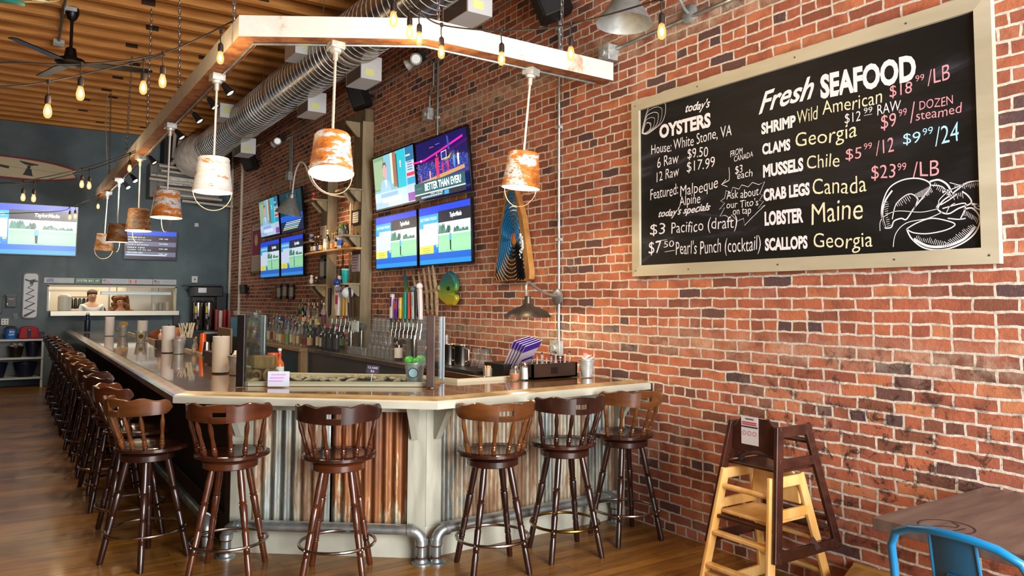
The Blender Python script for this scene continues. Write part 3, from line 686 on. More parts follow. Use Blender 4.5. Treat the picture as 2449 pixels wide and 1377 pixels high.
CHALK=[("today's", 0.466, 1.089, 0.701, 1.082, 0.06, 1, 'w'), ('OYSTERS', 0.202, 0.95, 0.702, 0.946, 0.092, 0, 'w'), ('House:', 0.115, 0.838, 0.324, 0.834, 0.07, 2, 'w'), ('White Stone, VA', 0.347, 0.834, 0.885, 0.852, 0.075, 2, 'w'), ('6 Raw', 0.177, 0.722, 0.396, 0.74, 0.076, 2, 'w'), ('$9.50', 0.482, 0.747, 0.674, 0.741, 0.069, 2, 'w'), ('12 Raw', 0.17, 0.618, 0.399, 0.645, 0.071, 2, 'w'), ('$17.99', 0.474, 0.651, 0.737, 0.658, 0.071, 2, 'w'), ('FROM', 0.871, 0.699, 0.973, 0.711, 0.041, 2, 'w'), ('CANADA', 0.9, 0.662, 1.057, 0.676, 0.036, 2, 'w'), ('$3', 0.908, 0.578, 0.971, 0.584, 0.051, 2, 'w'), ('each', 0.925, 0.54, 1.05, 0.55, 0.049, 2, 'w'), ('Featured:', 0.102, 0.49, 0.388, 0.508, 0.079, 2, 'w'), ('Malpeque', 0.409, 0.483, 0.76, 0.505, 0.075, 2, 'w'), ('Alpine', 0.399, 0.412, 0.598, 0.424, 0.068, 2, 'w'), ("today's specials", 0.186, 0.353, 0.693, 0.36, 0.051, 1, 'w'), ('$3', 0.095, 0.225, 0.255, 0.224, 0.079, 2, 'w'), ('Pacifico (draft)', 0.317, 0.22, 0.92, 0.225, 0.079, 2, 'w'), ('$7', 0.079, 0.083, 0.215, 0.086, 0.088, 2, 'w'), ('50', 0.239, 0.122, 0.343, 0.125, 0.046, 2, 'w'), ("Pearl's Punch (cocktail)", 0.36, 0.063, 1.105, 0.06, 0.091, 2, 'w'), ('Ask about', 0.832, 0.417, 1.097, 0.414, 0.055, 2, 'w'), ("our Tito's", 0.831, 0.354, 1.092, 0.35, 0.047, 2, 'w'), ('on tap', 0.884, 0.305, 1.034, 0.307, 0.048, 2, 'w'), ('Fresh', 1.107, 0.945, 1.517, 0.977, 0.131, 1, 'w'), ('SEAFOOD', 1.559, 0.954, 2.137, 0.93, 0.131, 0, 'w'), ('SHRIMP', 1.126, 0.812, 1.384, 0.815, 0.068, 0, 'w'), ('Wild', 1.394, 0.822, 1.538, 0.827, 0.081, 2, 'y'), ('American', 1.569, 0.847, 1.944, 0.837, 0.079, 2, 'y'), ('$18', 1.986, 0.859, 2.113, 0.857, 0.063, 2, 'p'), ('99', 2.132, 0.912, 2.18, 0.911, 0.033, 2, 'p'), ('/LB', 2.196, 0.874, 2.313, 0.884, 0.08, 2, 'p'), ('$12', 1.713, 0.766, 1.813, 0.764, 0.055, 2, 'w'), ('99', 1.833, 0.8, 1.885, 0.799, 0.031, 2, 'w'), ('RAW', 1.913, 0.773, 2.049, 0.777, 0.058, 2, 'w'), ('CLAMS', 1.13, 0.678, 1.342, 0.676, 0.065, 0, 'w'), ('Georgia', 1.378, 0.679, 1.789, 0.675, 0.087, 2, 'y'), ('$9', 1.931, 0.69, 2.022, 0.691, 0.076, 2, 'p'), ('99', 2.035, 0.741, 2.081, 0.743, 0.038, 2, 'p'), ('/', 2.097, 0.694, 2.128, 0.695, 0.107, 2, 'p'), ('DOZEN', 2.149, 0.754, 2.323, 0.753, 0.046, 2, 'p'), ('steamed', 2.128, 0.7, 2.365, 0.697, 0.051, 2, 'p'), ('MUSSELS', 1.134, 0.53, 1.432, 0.534, 0.074, 0, 'w'), ('Chile', 1.455, 0.531, 1.673, 0.526, 0.08, 2, 'y'), ('$5', 1.713, 0.55, 1.813, 0.547, 0.063, 2, 'p'), ('99', 1.828, 0.593, 1.877, 0.593, 0.034, 2, 'p'), ('/12', 1.899, 0.546, 2.003, 0.555, 0.079, 2, 'p'), ('$9', 2.054, 0.584, 2.151, 0.579, 0.058, 2, 'b'), ('99', 2.162, 0.613, 2.217, 0.616, 0.037, 2, 'b'), ('/24', 2.226, 0.545, 2.348, 0.555, 0.095, 2, 'b'), ('CRAB LEGS', 1.134, 0.376, 1.473, 0.38, 0.07, 0, 'w'), ('Canada', 1.491, 0.37, 1.836, 0.354, 0.095, 2, 'y'), ('$23', 1.867, 0.418, 2.009, 0.409, 0.074, 2, 'p'), ('99', 2.02, 0.444, 2.07, 0.443, 0.04, 2, 'p'), ('/LB', 2.103, 0.397, 2.244, 0.388, 0.08, 2, 'p'), ('LOBSTER', 1.14, 0.219, 1.425, 0.217, 0.081, 0, 'w'), ('Maine', 1.481, 0.189, 1.81, 0.21, 0.123, 2, 'y'), ('SCALLOPS', 1.139, 0.057, 1.451, 0.055, 0.072, 0, 'w'), ('Georgia', 1.49, 0.05, 1.867, 0.038, 0.087, 2, 'y')]
STROKES=[(0.006, 'w', True, [(0.013, 1.019), (0.025, 1.075), (0.085, 1.2), (0.147, 1.224), (0.214, 1.223), (0.264, 1.198), (0.269, 1.15), (0.255, 1.099), (0.221, 1.058), (0.145, 1.025), (0.068, 1.004), (0.013, 1.019)]), (0.004, 'w', True, [(0.017, 1.019), (0.027, 1.066), (0.077, 1.17), (0.129, 1.19), (0.185, 1.19), (0.227, 1.169), (0.231, 1.129), (0.219, 1.086), (0.191, 1.052), (0.127, 1.024), (0.063, 1.008), (0.017, 1.019)]), (0.006, 'w', True, [(0.021, 1.02), (0.03, 1.058), (0.069, 1.14), (0.111, 1.156), (0.155, 1.156), (0.189, 1.14), (0.192, 1.108), (0.183, 1.074), (0.16, 1.046), (0.109, 1.024), (0.058, 1.011), (0.021, 1.02)]), (0.004, 'w', True, [(0.026, 1.021), (0.032, 1.049), (0.061, 1.11), (0.092, 1.122), (0.125, 1.122), (0.151, 1.111), (0.153, 1.087), (0.146, 1.061), (0.129, 1.041), (0.091, 1.024), (0.053, 1.014), (0.026, 1.021)]), (0.004, 'w', True, [(0.03, 1.022), (0.034, 1.04), (0.053, 1.08), (0.074, 1.088), (0.095, 1.088), (0.112, 1.081), (0.114, 1.065), (0.109, 1.048), (0.098, 1.035), (0.073, 1.024), (0.048, 1.017), (0.03, 1.022)]), (0.006, 'w', True, [(0.065, 1.093), (0.084, 1.091), (0.107, 1.07), (0.111, 1.045), (0.087, 1.022), (0.048, 1.015)]), (0.007, 'w', False, [(0.856, 0.634), (0.861, 0.585), (0.857, 0.546)]), (0.008, 'w', False, [(0.857, 0.546), (0.792, 0.526)]), (0.008, 'w', False, [(0.83, 0.554), (0.789, 0.525), (0.841, 0.504)]), (0.006, 'w', False, [(0.817, 0.429), (0.829, 0.479), (0.871, 0.459), (0.887, 0.494), (0.939, 0.475), (0.962, 0.501), (1.013, 0.481), (1.049, 0.506), (1.099, 0.485), (1.145, 0.499), (1.104, 0.423), (1.128, 0.414), (1.101, 0.382), (1.134, 0.373), (1.089, 0.331), (1.148, 0.348), (1.074, 0.3), (1.052, 0.282), (1.081, 0.302)]), (0.006, 'w', False, [(0.817, 0.429), (0.781, 0.413), (0.816, 0.394), (0.769, 0.356), (0.816, 0.364), (0.773, 0.307), (0.815, 0.312), (0.838, 0.301), (0.86, 0.269), (0.872, 0.31), (0.921, 0.263), (0.973, 0.277), (0.979, 0.229), (1.074, 0.3)]), (0.006, 'w', False, [(0.165, 0.177), (0.271, 0.181)]), (0.006, 'w', False, [(0.248, 0.092), (0.348, 0.099)]), (0.004, 'w', False, [(1.833, 0.79), (1.882, 0.789)]), (0.012, 'w', True, [(1.941, 0.137), (1.922, 0.218), (1.937, 0.297), (1.977, 0.362), (2.049, 0.392), (2.127, 0.39), (2.183, 0.365), (2.193, 0.335), (2.152, 0.283), (2.103, 0.23), (2.062, 0.176), (2.033, 0.183), (1.993, 0.172), (1.976, 0.139), (1.941, 0.137)]), (0.009, 'w', True, [(1.983, 0.183), (2.005, 0.26), (2.056, 0.303), (2.095, 0.309), (2.124, 0.276), (2.103, 0.225)]), (0.016, 'w', True, [(1.941, 0.142), (1.927, 0.213), (1.945, 0.286), (1.987, 0.341)]), (0.016, 'w', True, [(2.192, 0.364), (2.239, 0.367), (2.283, 0.334), (2.301, 0.285), (2.282, 0.306), (2.255, 0.3)]), (0.01, 'w', True, [(2.201, 0.344), (2.256, 0.328), (2.29, 0.277)]), (0.012, 'w', True, [(2.44, 0.337), (2.38, 0.335), (2.336, 0.309), (2.29, 0.277), (2.254, 0.253), (2.23, 0.213), (2.279, 0.185), (2.333, 0.208), (2.394, 0.229), (2.382, 0.266), (2.353, 0.293)]), (0.01, 'w', True, [(2.061, 0.123), (2.12, 0.152), (2.196, 0.169), (2.278, 0.148), (2.313, 0.126), (2.267, 0.102), (2.175, 0.09), (2.099, 0.1), (2.061, 0.123)]), (0.013, 'w', True, [(2.061, 0.123), (2.089, 0.067), (2.154, 0.015), (2.246, 0.001), (2.336, 0.024), (2.406, 0.074), (2.434, 0.143), (2.402, 0.201), (2.359, 0.2)]), (0.022, 'w', True, [(2.098, 0.067), (2.173, 0.024), (2.265, 0.019), (2.354, 0.05), (2.412, 0.109)]), (0.01, 'w', True, [(2.34, 0.152), (2.363, 0.2), (2.36, 0.232), (2.253, 0.215)]), (0.012, 'w', True, [(2.44, 0.219), (2.41, 0.209), (2.439, 0.188)]), (0.02, 'w', True, [(2.398, 0.224), (2.444, 0.21)]), (0.006, 'w', True, [(2.234, 0.217), (2.141, 0.207), (2.004, 0.225), (1.921, 0.188), (1.911, 0.124)]), (0.007, 'w', True, [(2.252, 0.197), (2.177, 0.171), (2.062, 0.156), (2.001, 0.103), (1.984, 0.03)]), (0.01, 'w', True, [(2.278, 0.162), (2.331, 0.152), (2.366, 0.154)]), (0.007, 'w', True, [(2.221, 0.223), (2.235, 0.245), (2.24, 0.264), (2.291, 0.305), (2.354, 0.325)]), (0.01, 'w', True, [(2.244, 0.235), (2.29, 0.258), (2.326, 0.282)]), (0.006, 'w', True, [(2.27, 0.186), (2.289, 0.221), (2.316, 0.237)]), (0.006, 'w', True, [(2.293, 0.346), (2.345, 0.326), (2.363, 0.333)]), (0.004, 'w', False, [(2.11, 0.307), (2.129, 0.26)]), (0.004, 'w', False, [(2.116, 0.31), (2.135, 0.262)]), (0.004, 'w', False, [(2.123, 0.312), (2.133, 0.287)]), (0.004, 'w', False, [(2.129, 0.315), (2.139, 0.288)]), (0.004, 'w', False, [(2.135, 0.317), (2.153, 0.273)]), (0.004, 'w', False, [(2.142, 0.32), (2.158, 0.278)]), (0.004, 'w', False, [(2.148, 0.322), (2.164, 0.282)]), (0.004, 'w', False, [(2.154, 0.325), (2.167, 0.294)]), (0.004, 'w', False, [(2.161, 0.328), (2.176, 0.289)]), (0.004, 'w', False, [(2.167, 0.33), (2.182, 0.292)]), (0.004, 'w', False, [(2.173, 0.333), (2.188, 0.295)]), (0.004, 'w', False, [(2.179, 0.335), (2.19, 0.307)]), (0.004, 'w', False, [(2.185, 0.338), (2.199, 0.303)]), (0.004, 'w', False, [(2.192, 0.34), (2.205, 0.307)]), (0.004, 'w', False, [(1.936, 0.277), (1.96, 0.281)]), (0.004, 'w', False, [(1.937, 0.265), (1.965, 0.269)]), (0.004, 'w', False, [(1.939, 0.253), (1.965, 0.257)]), (0.004, 'w', False, [(1.94, 0.241), (1.961, 0.244)]), (0.004, 'w', False, [(1.942, 0.229), (1.961, 0.232)]), (0.004, 'w', False, [(1.943, 0.217), (1.96, 0.22)]), (0.004, 'w', False, [(1.944, 0.205), (1.958, 0.208)]), (0.004, 'w', False, [(1.946, 0.193), (1.96, 0.196)]), (0.004, 'w', False, [(1.947, 0.181), (1.967, 0.185)]), (0.004, 'w', False, [(1.948, 0.17), (1.966, 0.173)]), (0.004, 'w', False, [(1.95, 0.158), (1.968, 0.161)]), (0.004, 'w', False, [(1.951, 0.146), (1.977, 0.151)]), (0.004, 'w', False, [(2.108, 0.061), (2.117, 0.083)]), (0.004, 'w', False, [(2.117, 0.058), (2.127, 0.081)]), (0.004, 'w', False, [(2.127, 0.055), (2.134, 0.073)]), (0.004, 'w', False, [(2.136, 0.052), (2.142, 0.067)]), (0.004, 'w', False, [(2.146, 0.049), (2.154, 0.068)]), (0.004, 'w', False, [(2.155, 0.046), (2.162, 0.063)]), (0.004, 'w', False, [(2.164, 0.043), (2.173, 0.065)]), (0.004, 'w', False, [(2.174, 0.04), (2.186, 0.069)]), (0.004, 'w', False, [(2.183, 0.037), (2.193, 0.061)]), (0.004, 'w', False, [(2.192, 0.034), (2.199, 0.051)]), (0.004, 'w', False, [(2.201, 0.031), (2.213, 0.059)]), (0.004, 'w', False, [(2.21, 0.029), (2.221, 0.054)]), (0.004, 'w', False, [(2.22, 0.026), (2.23, 0.05)]), (0.004, 'w', False, [(2.229, 0.023), (2.24, 0.05)]), (0.004, 'w', False, [(2.238, 0.02), (2.248, 0.045)]), (0.004, 'w', False, [(2.247, 0.017), (2.257, 0.042)]), (0.004, 'w', False, [(2.256, 0.014), (2.264, 0.033)]), (0.004, 'w', False, [(2.265, 0.011), (2.276, 0.039)]), (0.004, 'w', False, [(2.283, 0.018), (2.258, 0.043)]), (0.004, 'w', False, [(2.291, 0.023), (2.276, 0.038)]), (0.004, 'w', False, [(2.299, 0.028), (2.277, 0.05)]), (0.004, 'w', False, [(2.307, 0.032), (2.285, 0.055)]), (0.004, 'w', False, [(2.315, 0.037), (2.297, 0.056)]), (0.004, 'w', False, [(2.323, 0.042), (2.304, 0.062)]), (0.004, 'w', False, [(2.33, 0.047), (2.312, 0.066)]), (0.004, 'w', False, [(2.338, 0.052), (2.315, 0.077)]), (0.004, 'w', False, [(2.346, 0.057), (2.328, 0.076)]), (0.004, 'w', False, [(2.354, 0.062), (2.332, 0.085)]), (0.004, 'w', False, [(2.362, 0.067), (2.345, 0.084)]), (0.004, 'w', False, [(2.369, 0.071), (2.347, 0.096)]), (0.004, 'w', False, [(2.377, 0.076), (2.354, 0.101)]), (0.004, 'w', False, [(2.385, 0.081), (2.367, 0.1)]), (0.004, 'w', False, [(2.393, 0.086), (2.374, 0.106)]), (0.004, 'w', False, [(2.4, 0.091), (2.377, 0.115)]), (0.004, 'w', False, [(2.408, 0.095), (2.387, 0.117)]), (0.004, 'w', False, [(2.416, 0.1), (2.398, 0.119)]), (0.004, 'w', False, [(2.005, 0.27), (2.017, 0.25)]), (0.004, 'w', False, [(2.016, 0.275), (2.028, 0.253)]), (0.004, 'w', False, [(2.026, 0.28), (2.041, 0.252)]), (0.004, 'w', False, [(2.036, 0.285), (2.046, 0.266)]), (0.004, 'w', False, [(2.046, 0.29), (2.063, 0.26)]), (0.004, 'w', False, [(2.056, 0.296), (2.067, 0.275)]), (0.004, 'w', False, [(2.066, 0.301), (2.083, 0.27)]), (0.004, 'w', False, [(2.076, 0.306), (2.088, 0.285)]), (0.004, 'w', False, [(2.367, 0.195), (2.358, 0.168)]), (0.004, 'w', False, [(2.374, 0.19), (2.366, 0.166)]), (0.004, 'w', False, [(2.38, 0.185), (2.373, 0.164)]), (0.004, 'w', False, [(2.387, 0.179), (2.38, 0.158)]), (0.004, 'w', False, [(2.393, 0.174), (2.386, 0.152)]), (0.004, 'w', False, [(2.4, 0.169), (2.393, 0.147)]), (0.004, 'w', False, [(2.406, 0.164), (2.4, 0.146)]), (0.004, 'w', False, [(2.413, 0.159), (2.407, 0.142)]), (0.004, 'w', False, [(2.419, 0.154), (2.412, 0.133)]), (0.004, 'w', False, [(2.426, 0.149), (2.417, 0.122)]), (0.004, 'w', False, [(2.22, 0.356), (2.21, 0.333)]), (0.004, 'w', False, [(2.228, 0.349), (2.222, 0.334)]), (0.004, 'w', False, [(2.237, 0.343), (2.226, 0.317)]), (0.004, 'w', False, [(2.245, 0.337), (2.235, 0.312)]), (0.004, 'w', False, [(2.254, 0.33), (2.242, 0.304)]), (0.004, 'w', False, [(2.262, 0.324), (2.255, 0.307)]), (0.004, 'w', False, [(2.27, 0.318), (2.26, 0.293)]), (0.004, 'w', False, [(2.279, 0.311), (2.272, 0.297)]), (0.004, 'w', False, [(2.287, 0.305), (2.277, 0.282)]), (0.004, 'w', False, [(2.319, 0.329), (2.321, 0.312)]), (0.004, 'w', False, [(2.328, 0.329), (2.33, 0.313)]), (0.004, 'w', False, [(2.337, 0.329), (2.34, 0.304)]), (0.004, 'w', False, [(2.346, 0.329), (2.348, 0.314)]), (0.004, 'w', False, [(2.355, 0.329), (2.358, 0.308)]), (0.004, 'w', False, [(2.364, 0.329), (2.367, 0.304)]), (0.004, 'w', False, [(2.373, 0.329), (2.375, 0.312)]), (0.004, 'w', False, [(2.382, 0.329), (2.384, 0.312)]), (0.004, 'w', False, [(2.391, 0.329), (2.394, 0.303)]), (0.004, 'w', False, [(2.4, 0.328), (2.402, 0.31)]), (0.004, 'w', False, [(2.409, 0.328), (2.412, 0.306)]), (0.004, 'w', False, [(2.418, 0.328), (2.419, 0.315)]), (0.004, 'w', False, [(2.427, 0.328), (2.429, 0.31)]), (0.004, 'w', False, [(2.435, 0.328), (2.437, 0.313)]), (0.004, 'w', False, [(2.291, 0.286), (2.295, 0.258)]), (0.004, 'w', False, [(2.3, 0.286), (2.303, 0.268)]), (0.004, 'w', False, [(2.309, 0.287), (2.314, 0.253)]), (0.004, 'w', False, [(2.317, 0.287), (2.32, 0.27)]), (0.004, 'w', False, [(2.326, 0.287), (2.331, 0.258)]), (0.004, 'w', False, [(2.335, 0.288), (2.338, 0.27)]), (0.004, 'w', False, [(2.344, 0.288), (2.347, 0.267)]), (0.004, 'w', False, [(2.353, 0.288), (2.357, 0.258)])]
# ---------------------------------------------------------------- chalkboard
BX=4.036
cb=thing('chalkboard','large framed chalkboard menu with chalk prices and a lobster drawing on brick wall','chalkboard',(BX,3.06,2.53))
MB_=Matrix(((0,0,-1,BX),(-1,0,0,4.285),(0,1,0,1.934),(0,0,0,1)))   # board plane: u to the right, v up, out of the wall
def slate():
    m, nt, bs = nodes('chalk_slate'); v=coords(nt,(1,.35,1.6)); n=noise(nt,v,3.2,6,.6,.8)
    nt.links.new(ramp(nt,n,[(.46,'#070709'),(.60,'#15151b'),(.72,'#3a3a44')]),bs.inputs['Base Color']); bs.inputs['Roughness'].default_value=.6; bs.inputs['Specular IOR Level'].default_value=.25; return m
B().bx((0,0,-.016),(2.444,1.201,0),M=MB_).make('slate_panel',slate(),cb,world=True,smooth=0)
FRW=P('pine_frame','#a39c84',.55,col2='#b8b19a',nscale=1.6,stretch=(3,.6,3),bmp=.06,bscale=30)
fw=.082
for q in ([(-fw,-fw),(2.444+fw,-fw),(2.444,0),(0,0)],[(2.444+fw,-fw),(2.444+fw,1.201+fw),(2.444,1.201),(2.444,0)],[(2.444+fw,1.201+fw),(-fw,1.201+fw),(0,1.201),(2.444,1.201)],[(-fw,1.201+fw),(-fw,-fw),(0,0),(0,1.201)]):
    B().prism(q,-.018,.022,MB_).make('frame_rail',FRW,cb,world=True,smooth=0)
for (u,v) in ((-.04,-.04),(.5,-.045),(1.25,-.04),(2.0,-.04),(2.48,-.04),(-.04,1.24),(.6,1.245),(1.4,1.24),(2.1,1.24)): B().lathe([(.0001,.0235),(.006,.0232),(.006,.022)],10,MB_@Matrix.Translation((u,v,0)),0,False).make('screw_plug',P('screw_dark','#4a4a46',.5),cb,world=True)
CH={'w':P('chalk_white','#dfe0e6',.9),'y':P('chalk_cream','#e2dcb8',.9),'p':P('chalk_pink','#dc9aa4',.9),'b':P('chalk_blue','#a8d8ee',.9)}
for col,nm in (('w','white_lettering'),('y','cream_lettering'),('p','pink_lettering'),('b','blue_lettering')):
    for t,u0,v0,u1,v1,h,st,c in CHALK:
        if c!=col: continue
        b=B()
        if st==0: write(b,t,MB_,(u0,v0),(u1,v1),h*1.05,0,.045,0,.0015)
        elif st==1: write(b,t,MB_,(u0,v0),(u1,v1),h,0,.018,.45,.0015,.04)
        else: write(b,t,MB_,(u0,v0),(u1,v1),h,0,-.004,.05,.0015,.05)
        b.make(nm,CH[col],cb,world=True,smooth=0)
    if col=='w':
        draw={'oyster_drawing':B(),'arrow_drawing':B(),'burst_outline':B(),'lobster_drawing':B()}
        for si,(w,c,sm,pts) in enumerate(STROKES):
            if sm:
                o=[]; P_=[Vector(p) for p in pts]
                for i in range(len(P_)-1):
                    p0,p1,p2,p3=P_[max(0,i-1)],P_[i],P_[i+1],P_[min(len(P_)-1,i+2)]
                    for k in range(6):
                        t=k/6; o.append(.5*((2*p1)+(-p0+p2)*t+(2*p0-5*p1+4*p2-p3)*t*t+(-p0+3*p1-3*p2+p3)*t**3))
                o.append(P_[-1])
            else: o=[Vector(p) for p in pts]
            draw['oyster_drawing' if si<6 else 'arrow_drawing' if si<9 else 'burst_outline' if si<14 else 'lobster_drawing'].ribbon([(p.x,p.y) for p in o],w*.6,MB_,0,.001)
        for nm2,b in draw.items(): b.make(nm2,CH['w'],cb,world=True,smooth=0)
# ---------------------------------------------------------------- televisions
class Paint:
    def __init__(s,M): s.b=B(); s.M=M; s.mats=[]; s.ix={}; s.z=.001
    def c(s,col,k):
        if (col,k) not in s.ix: s.ix[(col,k)]=len(s.mats); s.mats.append(E('screen_%s_%d'%(col.strip('#'),int(k*10)),col,k))
        s.z+=.00012; return s.ix[(col,k)]
    def poly(s,pts,col,k=1.0): i=s.c(col,k); s.b.flat(pts,s.M,i,s.z)
    def rect(s,x0,y0,x1,y1,col,k=1.0): s.poly([(x0,y0),(x1,y0),(x1,y1),(x0,y1)],col,k)
    def disc(s,x,y,r,col,k=1.0,ry=None): s.poly([(x+r*cos(2*pi*i/14),y+(ry or r)*sin(2*pi*i/14)) for i in range(14)],col,k)
    def text(s,t,x0,y,x1,h,col,k=1.2,bold=.01,shear=0): i=s.c(col,k); write(s.b,t,s.M,(x0,y),(x1,y),h,i,bold,shear,s.z)
def golf(p,k=1.0,title='ALSO TURNING THROUGH'):
    R_=random.Random(5); w,h=.585,.33
    p.rect(-w,-h,w,h,'#1c6fd0',k); p.rect(-w,h-.09,w,h,'#1a3fd8',k); p.rect(-w,-h,w,-h+.13,'#1f5fc4',k); p.rect(-w,-h,w,-h+.06,'#2a8ae0',k)
    p.rect(-w,h-.19,-.12,h-.09,'#2aa0dc',k); p.text(title,-.56,h-.155,-.16,.035,'#e8f4ff',k)
    p.rect(-.12,h-.2,w,h-.07,'#121a2c',k); p.text('TaylorMade',.14,h-.155,.40,.05,'#f2f6ff',k*1.3,.02,.15)
    p.rect(-w,-.11,-.13,h-.19,'#c9d4ea',k); p.rect(-w,h-.24,-.48,h-.19,'#2aa0dc',k)
    p.rect(-w,-h+.13,-.24,-.11,'#dfd858',k)
    for j in range(3): p.rect(-.5,-.14-.025*j,-.34+.03*(j%2),-.135-.025*j,'#8d8a3c',k)
    for i in range(2):
        for j in range(3): p.rect(-.225+.05*i,-.19+.027*j,-.185+.05*i,-.168+.027*j,('#2a6fd0' if (i+j)%2 else '#2f8ad8') if not(i==1 and j==2) else '#dfd858',k)
    x0=-.12; p.rect(x0,-h+.13,w,h-.2,'#cfe4e8',k); p.rect(x0,-h+.13,w,.0,'#8fd0a0',k); p.rect(x0,-h+.16,w,-.06,'#9ad8a4',k)
    for i in range(60):
        x=x0+.02+R_.random()*(w-x0-.06); f=1-(x-x0)/(w-x0); hh=(.02+.10*R_.random())*(.35+.9*f)
        p.poly([(x-.02-.01*f,-.01),(x+.02+.01*f,-.01),(x+.016,hh*.7),(x,hh),(x-.016,hh*.6)],R_.choice(['#2f6a5a','#3f7f6a','#5a937f','#27584f']),k*.8)
    p.rect(x0,-.012,w,.006,'#dfe8d8',k)
    p.poly([(.155,-.18),(.18,-.18),(.182,-.07),(.15,-.07)],'#1c2438',.7); p.poly([(.14,-.075),(.19,-.075),(.186,.0),(.146,.0)],'#5aa0d8',k); p.disc(.166,.015,.012,'#c8a890',k)
    p.poly([(.165,-.182),(.26,-.2),(.175,-.19)],'#2a4a3c',.6)
def hoops(p,k=1.0):
    R_=random.Random(9); w,h=.585,.33
    p.rect(-w,-h,w,h,'#140f52',k); p.rect(-w,-.12,w,.06,'#1f2f86',k)
    for i in range(420):
        x=-w+.01+R_.random()*(2*w-.03); yv=-.1+R_.random()*.17; p.rect(x,yv,x+.008+.006*R_.random(),yv+.009,R_.choice(['#5a6fc8','#3a48a0','#8a96d8','#b9a0c8','#28327e']),k*.8)
    p.poly([(-w,.10),(-.3,.095),(.1,.15),(w,.225),(w,.25),(.1,.172),(-.3,.117),(-w,.12)],'#e21a9c',k*1.2); p.rect(-.4,.098,-.36,.117,'#f6d0ea',k); p.rect(-.16,.22,-.06,.23,'#c83a6a',k); p.rect(-.02,.235,.08,.243,'#5a6fd8',k)
    p.poly([(.24,.30),(.28,.28),(.30,.14),(.26,.14)],'#3a4a9a',k); p.poly([(.1,.05),(.22,.06),(.22,.15),(.1,.14)],'#dfe4f4',k); p.poly([(.11,.06),(.21,.068),(.21,.142),(.11,.132)],'#24307e',k); p.poly([(.14,.04),(.28,.05),(.33,.10),(.27,.075)],'#c8b83a',k)
    p.poly([(-w,-.18),(w,-.10),(w,-.06),(-w,-.14)],'#c8965a',k)
    def man(x,yv,s,c):
        p.poly([(x-.05*s,yv),(x-.012*s,yv),(x,yv+.16*s),(x+.012*s,yv),(x+.05*s,yv),(x+.055*s,yv+.2*s),(x-.055*s,yv+.2*s)],c,k); p.poly([(x-.055*s,yv+.2*s),(x+.055*s,yv+.2*s),(x+.06*s,yv+.36*s),(x-.06*s,yv+.36*s)],c,k*1.1); p.disc(x,yv+.40*s,.028*s,'#a06a50',k); p.poly([(x-.06*s,yv+.34*s),(x-.085*s,yv+.18*s),(x-.066*s,yv+.18*s),(x-.045*s,yv+.3*s)],'#a06a50',k)
    man(.0,-.13,.62,'#e0245a'); man(.12,-.09,.3,'#e0245a'); man(.24,-.08,.32,'#d82a5a'); man(-.18,-.14,.3,'#e89ab0'); man(.38,-.06,.34,'#4a9ad8'); man(.47,-.05,.34,'#dfe8f4'); man(-.4,-.15,.24,'#c8485a')
    p.rect(-w,-.26,w,-.135,'#1f5a60',k); p.text('BETTER THAN EVER?',-.33,-.235,.5,.08,'#eef6f6',k*1.3,.03); p.rect(-.54,-.2,-.4,-.197,'#8ab8b8',k)
    p.rect(-w,-.275,w,-.26,'#c8d4d8',k); p.rect(-w,-h,w,-.275,'#1a2430',k); p.rect(-.44,-.32,.1,-.295,'#2a7a86',k); p.rect(.12,-.325,.22,-.28,'#3aa0d0',k); p.text('NEXT 7:00 PM',-.2,-.292,.08,.014,'#e8f0f0',k)
    for i in range(9): p.rect(-.42+.055*i,-.314,-.38+.055*i,-.302,'#d8e4e8',k)
def news(p,k=1.0):
    R_=random.Random(2); w,h=.585,.33
    p.rect(-w,-h,w,h,'#7fb4c4',k); p.rect(-w,-.1,-.26,h,'#7a9a78',k)
    for i in range(8): p.rect(-.56+.035*i,-.08,-.545+.035*i,.28,'#b8c8a0',k)
    p.rect(.0,-.1,.1,h,'#9a6a50',k); p.rect(-.06,-.05,.0,h,'#d8d4c0',k); p.rect(.12,-.17,.36,h,'#2ab4c4',k); p.rect(.2,.12,.235,.2,'#e8eef4',k); p.rect(.21,.13,.225,.17,'#d83a4a',k); p.rect(.1,-.12,.125,.3,'#27404a',k)
    p.poly([(-.42,-.14),(-.36,-.0),(-.3,.03),(-.2,.02),(-.12,-.03),(-.08,-.14)],'#9ac0dc',k); p.poly([(-.27,.02),(-.22,-.1),(-.2,.02)],'#dfe8f0',k); p.disc(-.24,.13,.06,'#d0a0a0',k,.1); p.poly([(-.31,.16),(-.29,.24),(-.2,.24),(-.18,.16),(-.22,.21),(-.27,.21)],'#6a5a50',k)
    p.rect(-w,-h,.36,-.13,'#b8cfe8',k); p.rect(-.4,-.2,.1,-.15,'#8ab0e8',k); p.rect(-w,-h,-.2,-.25,'#9ab8d8',k); p.rect(-.36,-.27,.2,-.21,'#dfe8f8',k)
    p.rect(.36,-h,w,h,'#b8c4d8',k); p.rect(.37,.16,w,h,'#2a6a9a',k); p.rect(.38,.22,.5,.24,'#c8d8a0',k); p.rect(.38,-.02,w,.02,'#d83a4a',k); p.rect(.38,-.12,w,-.04,'#2a9ac8',k); p.rect(.38,-.32,w,-.22,'#8a4aa0',k)
    for i in range(4): p.rect(.41,.05+.03*i,.54,.062+.03*i,'#5a6a80',k)
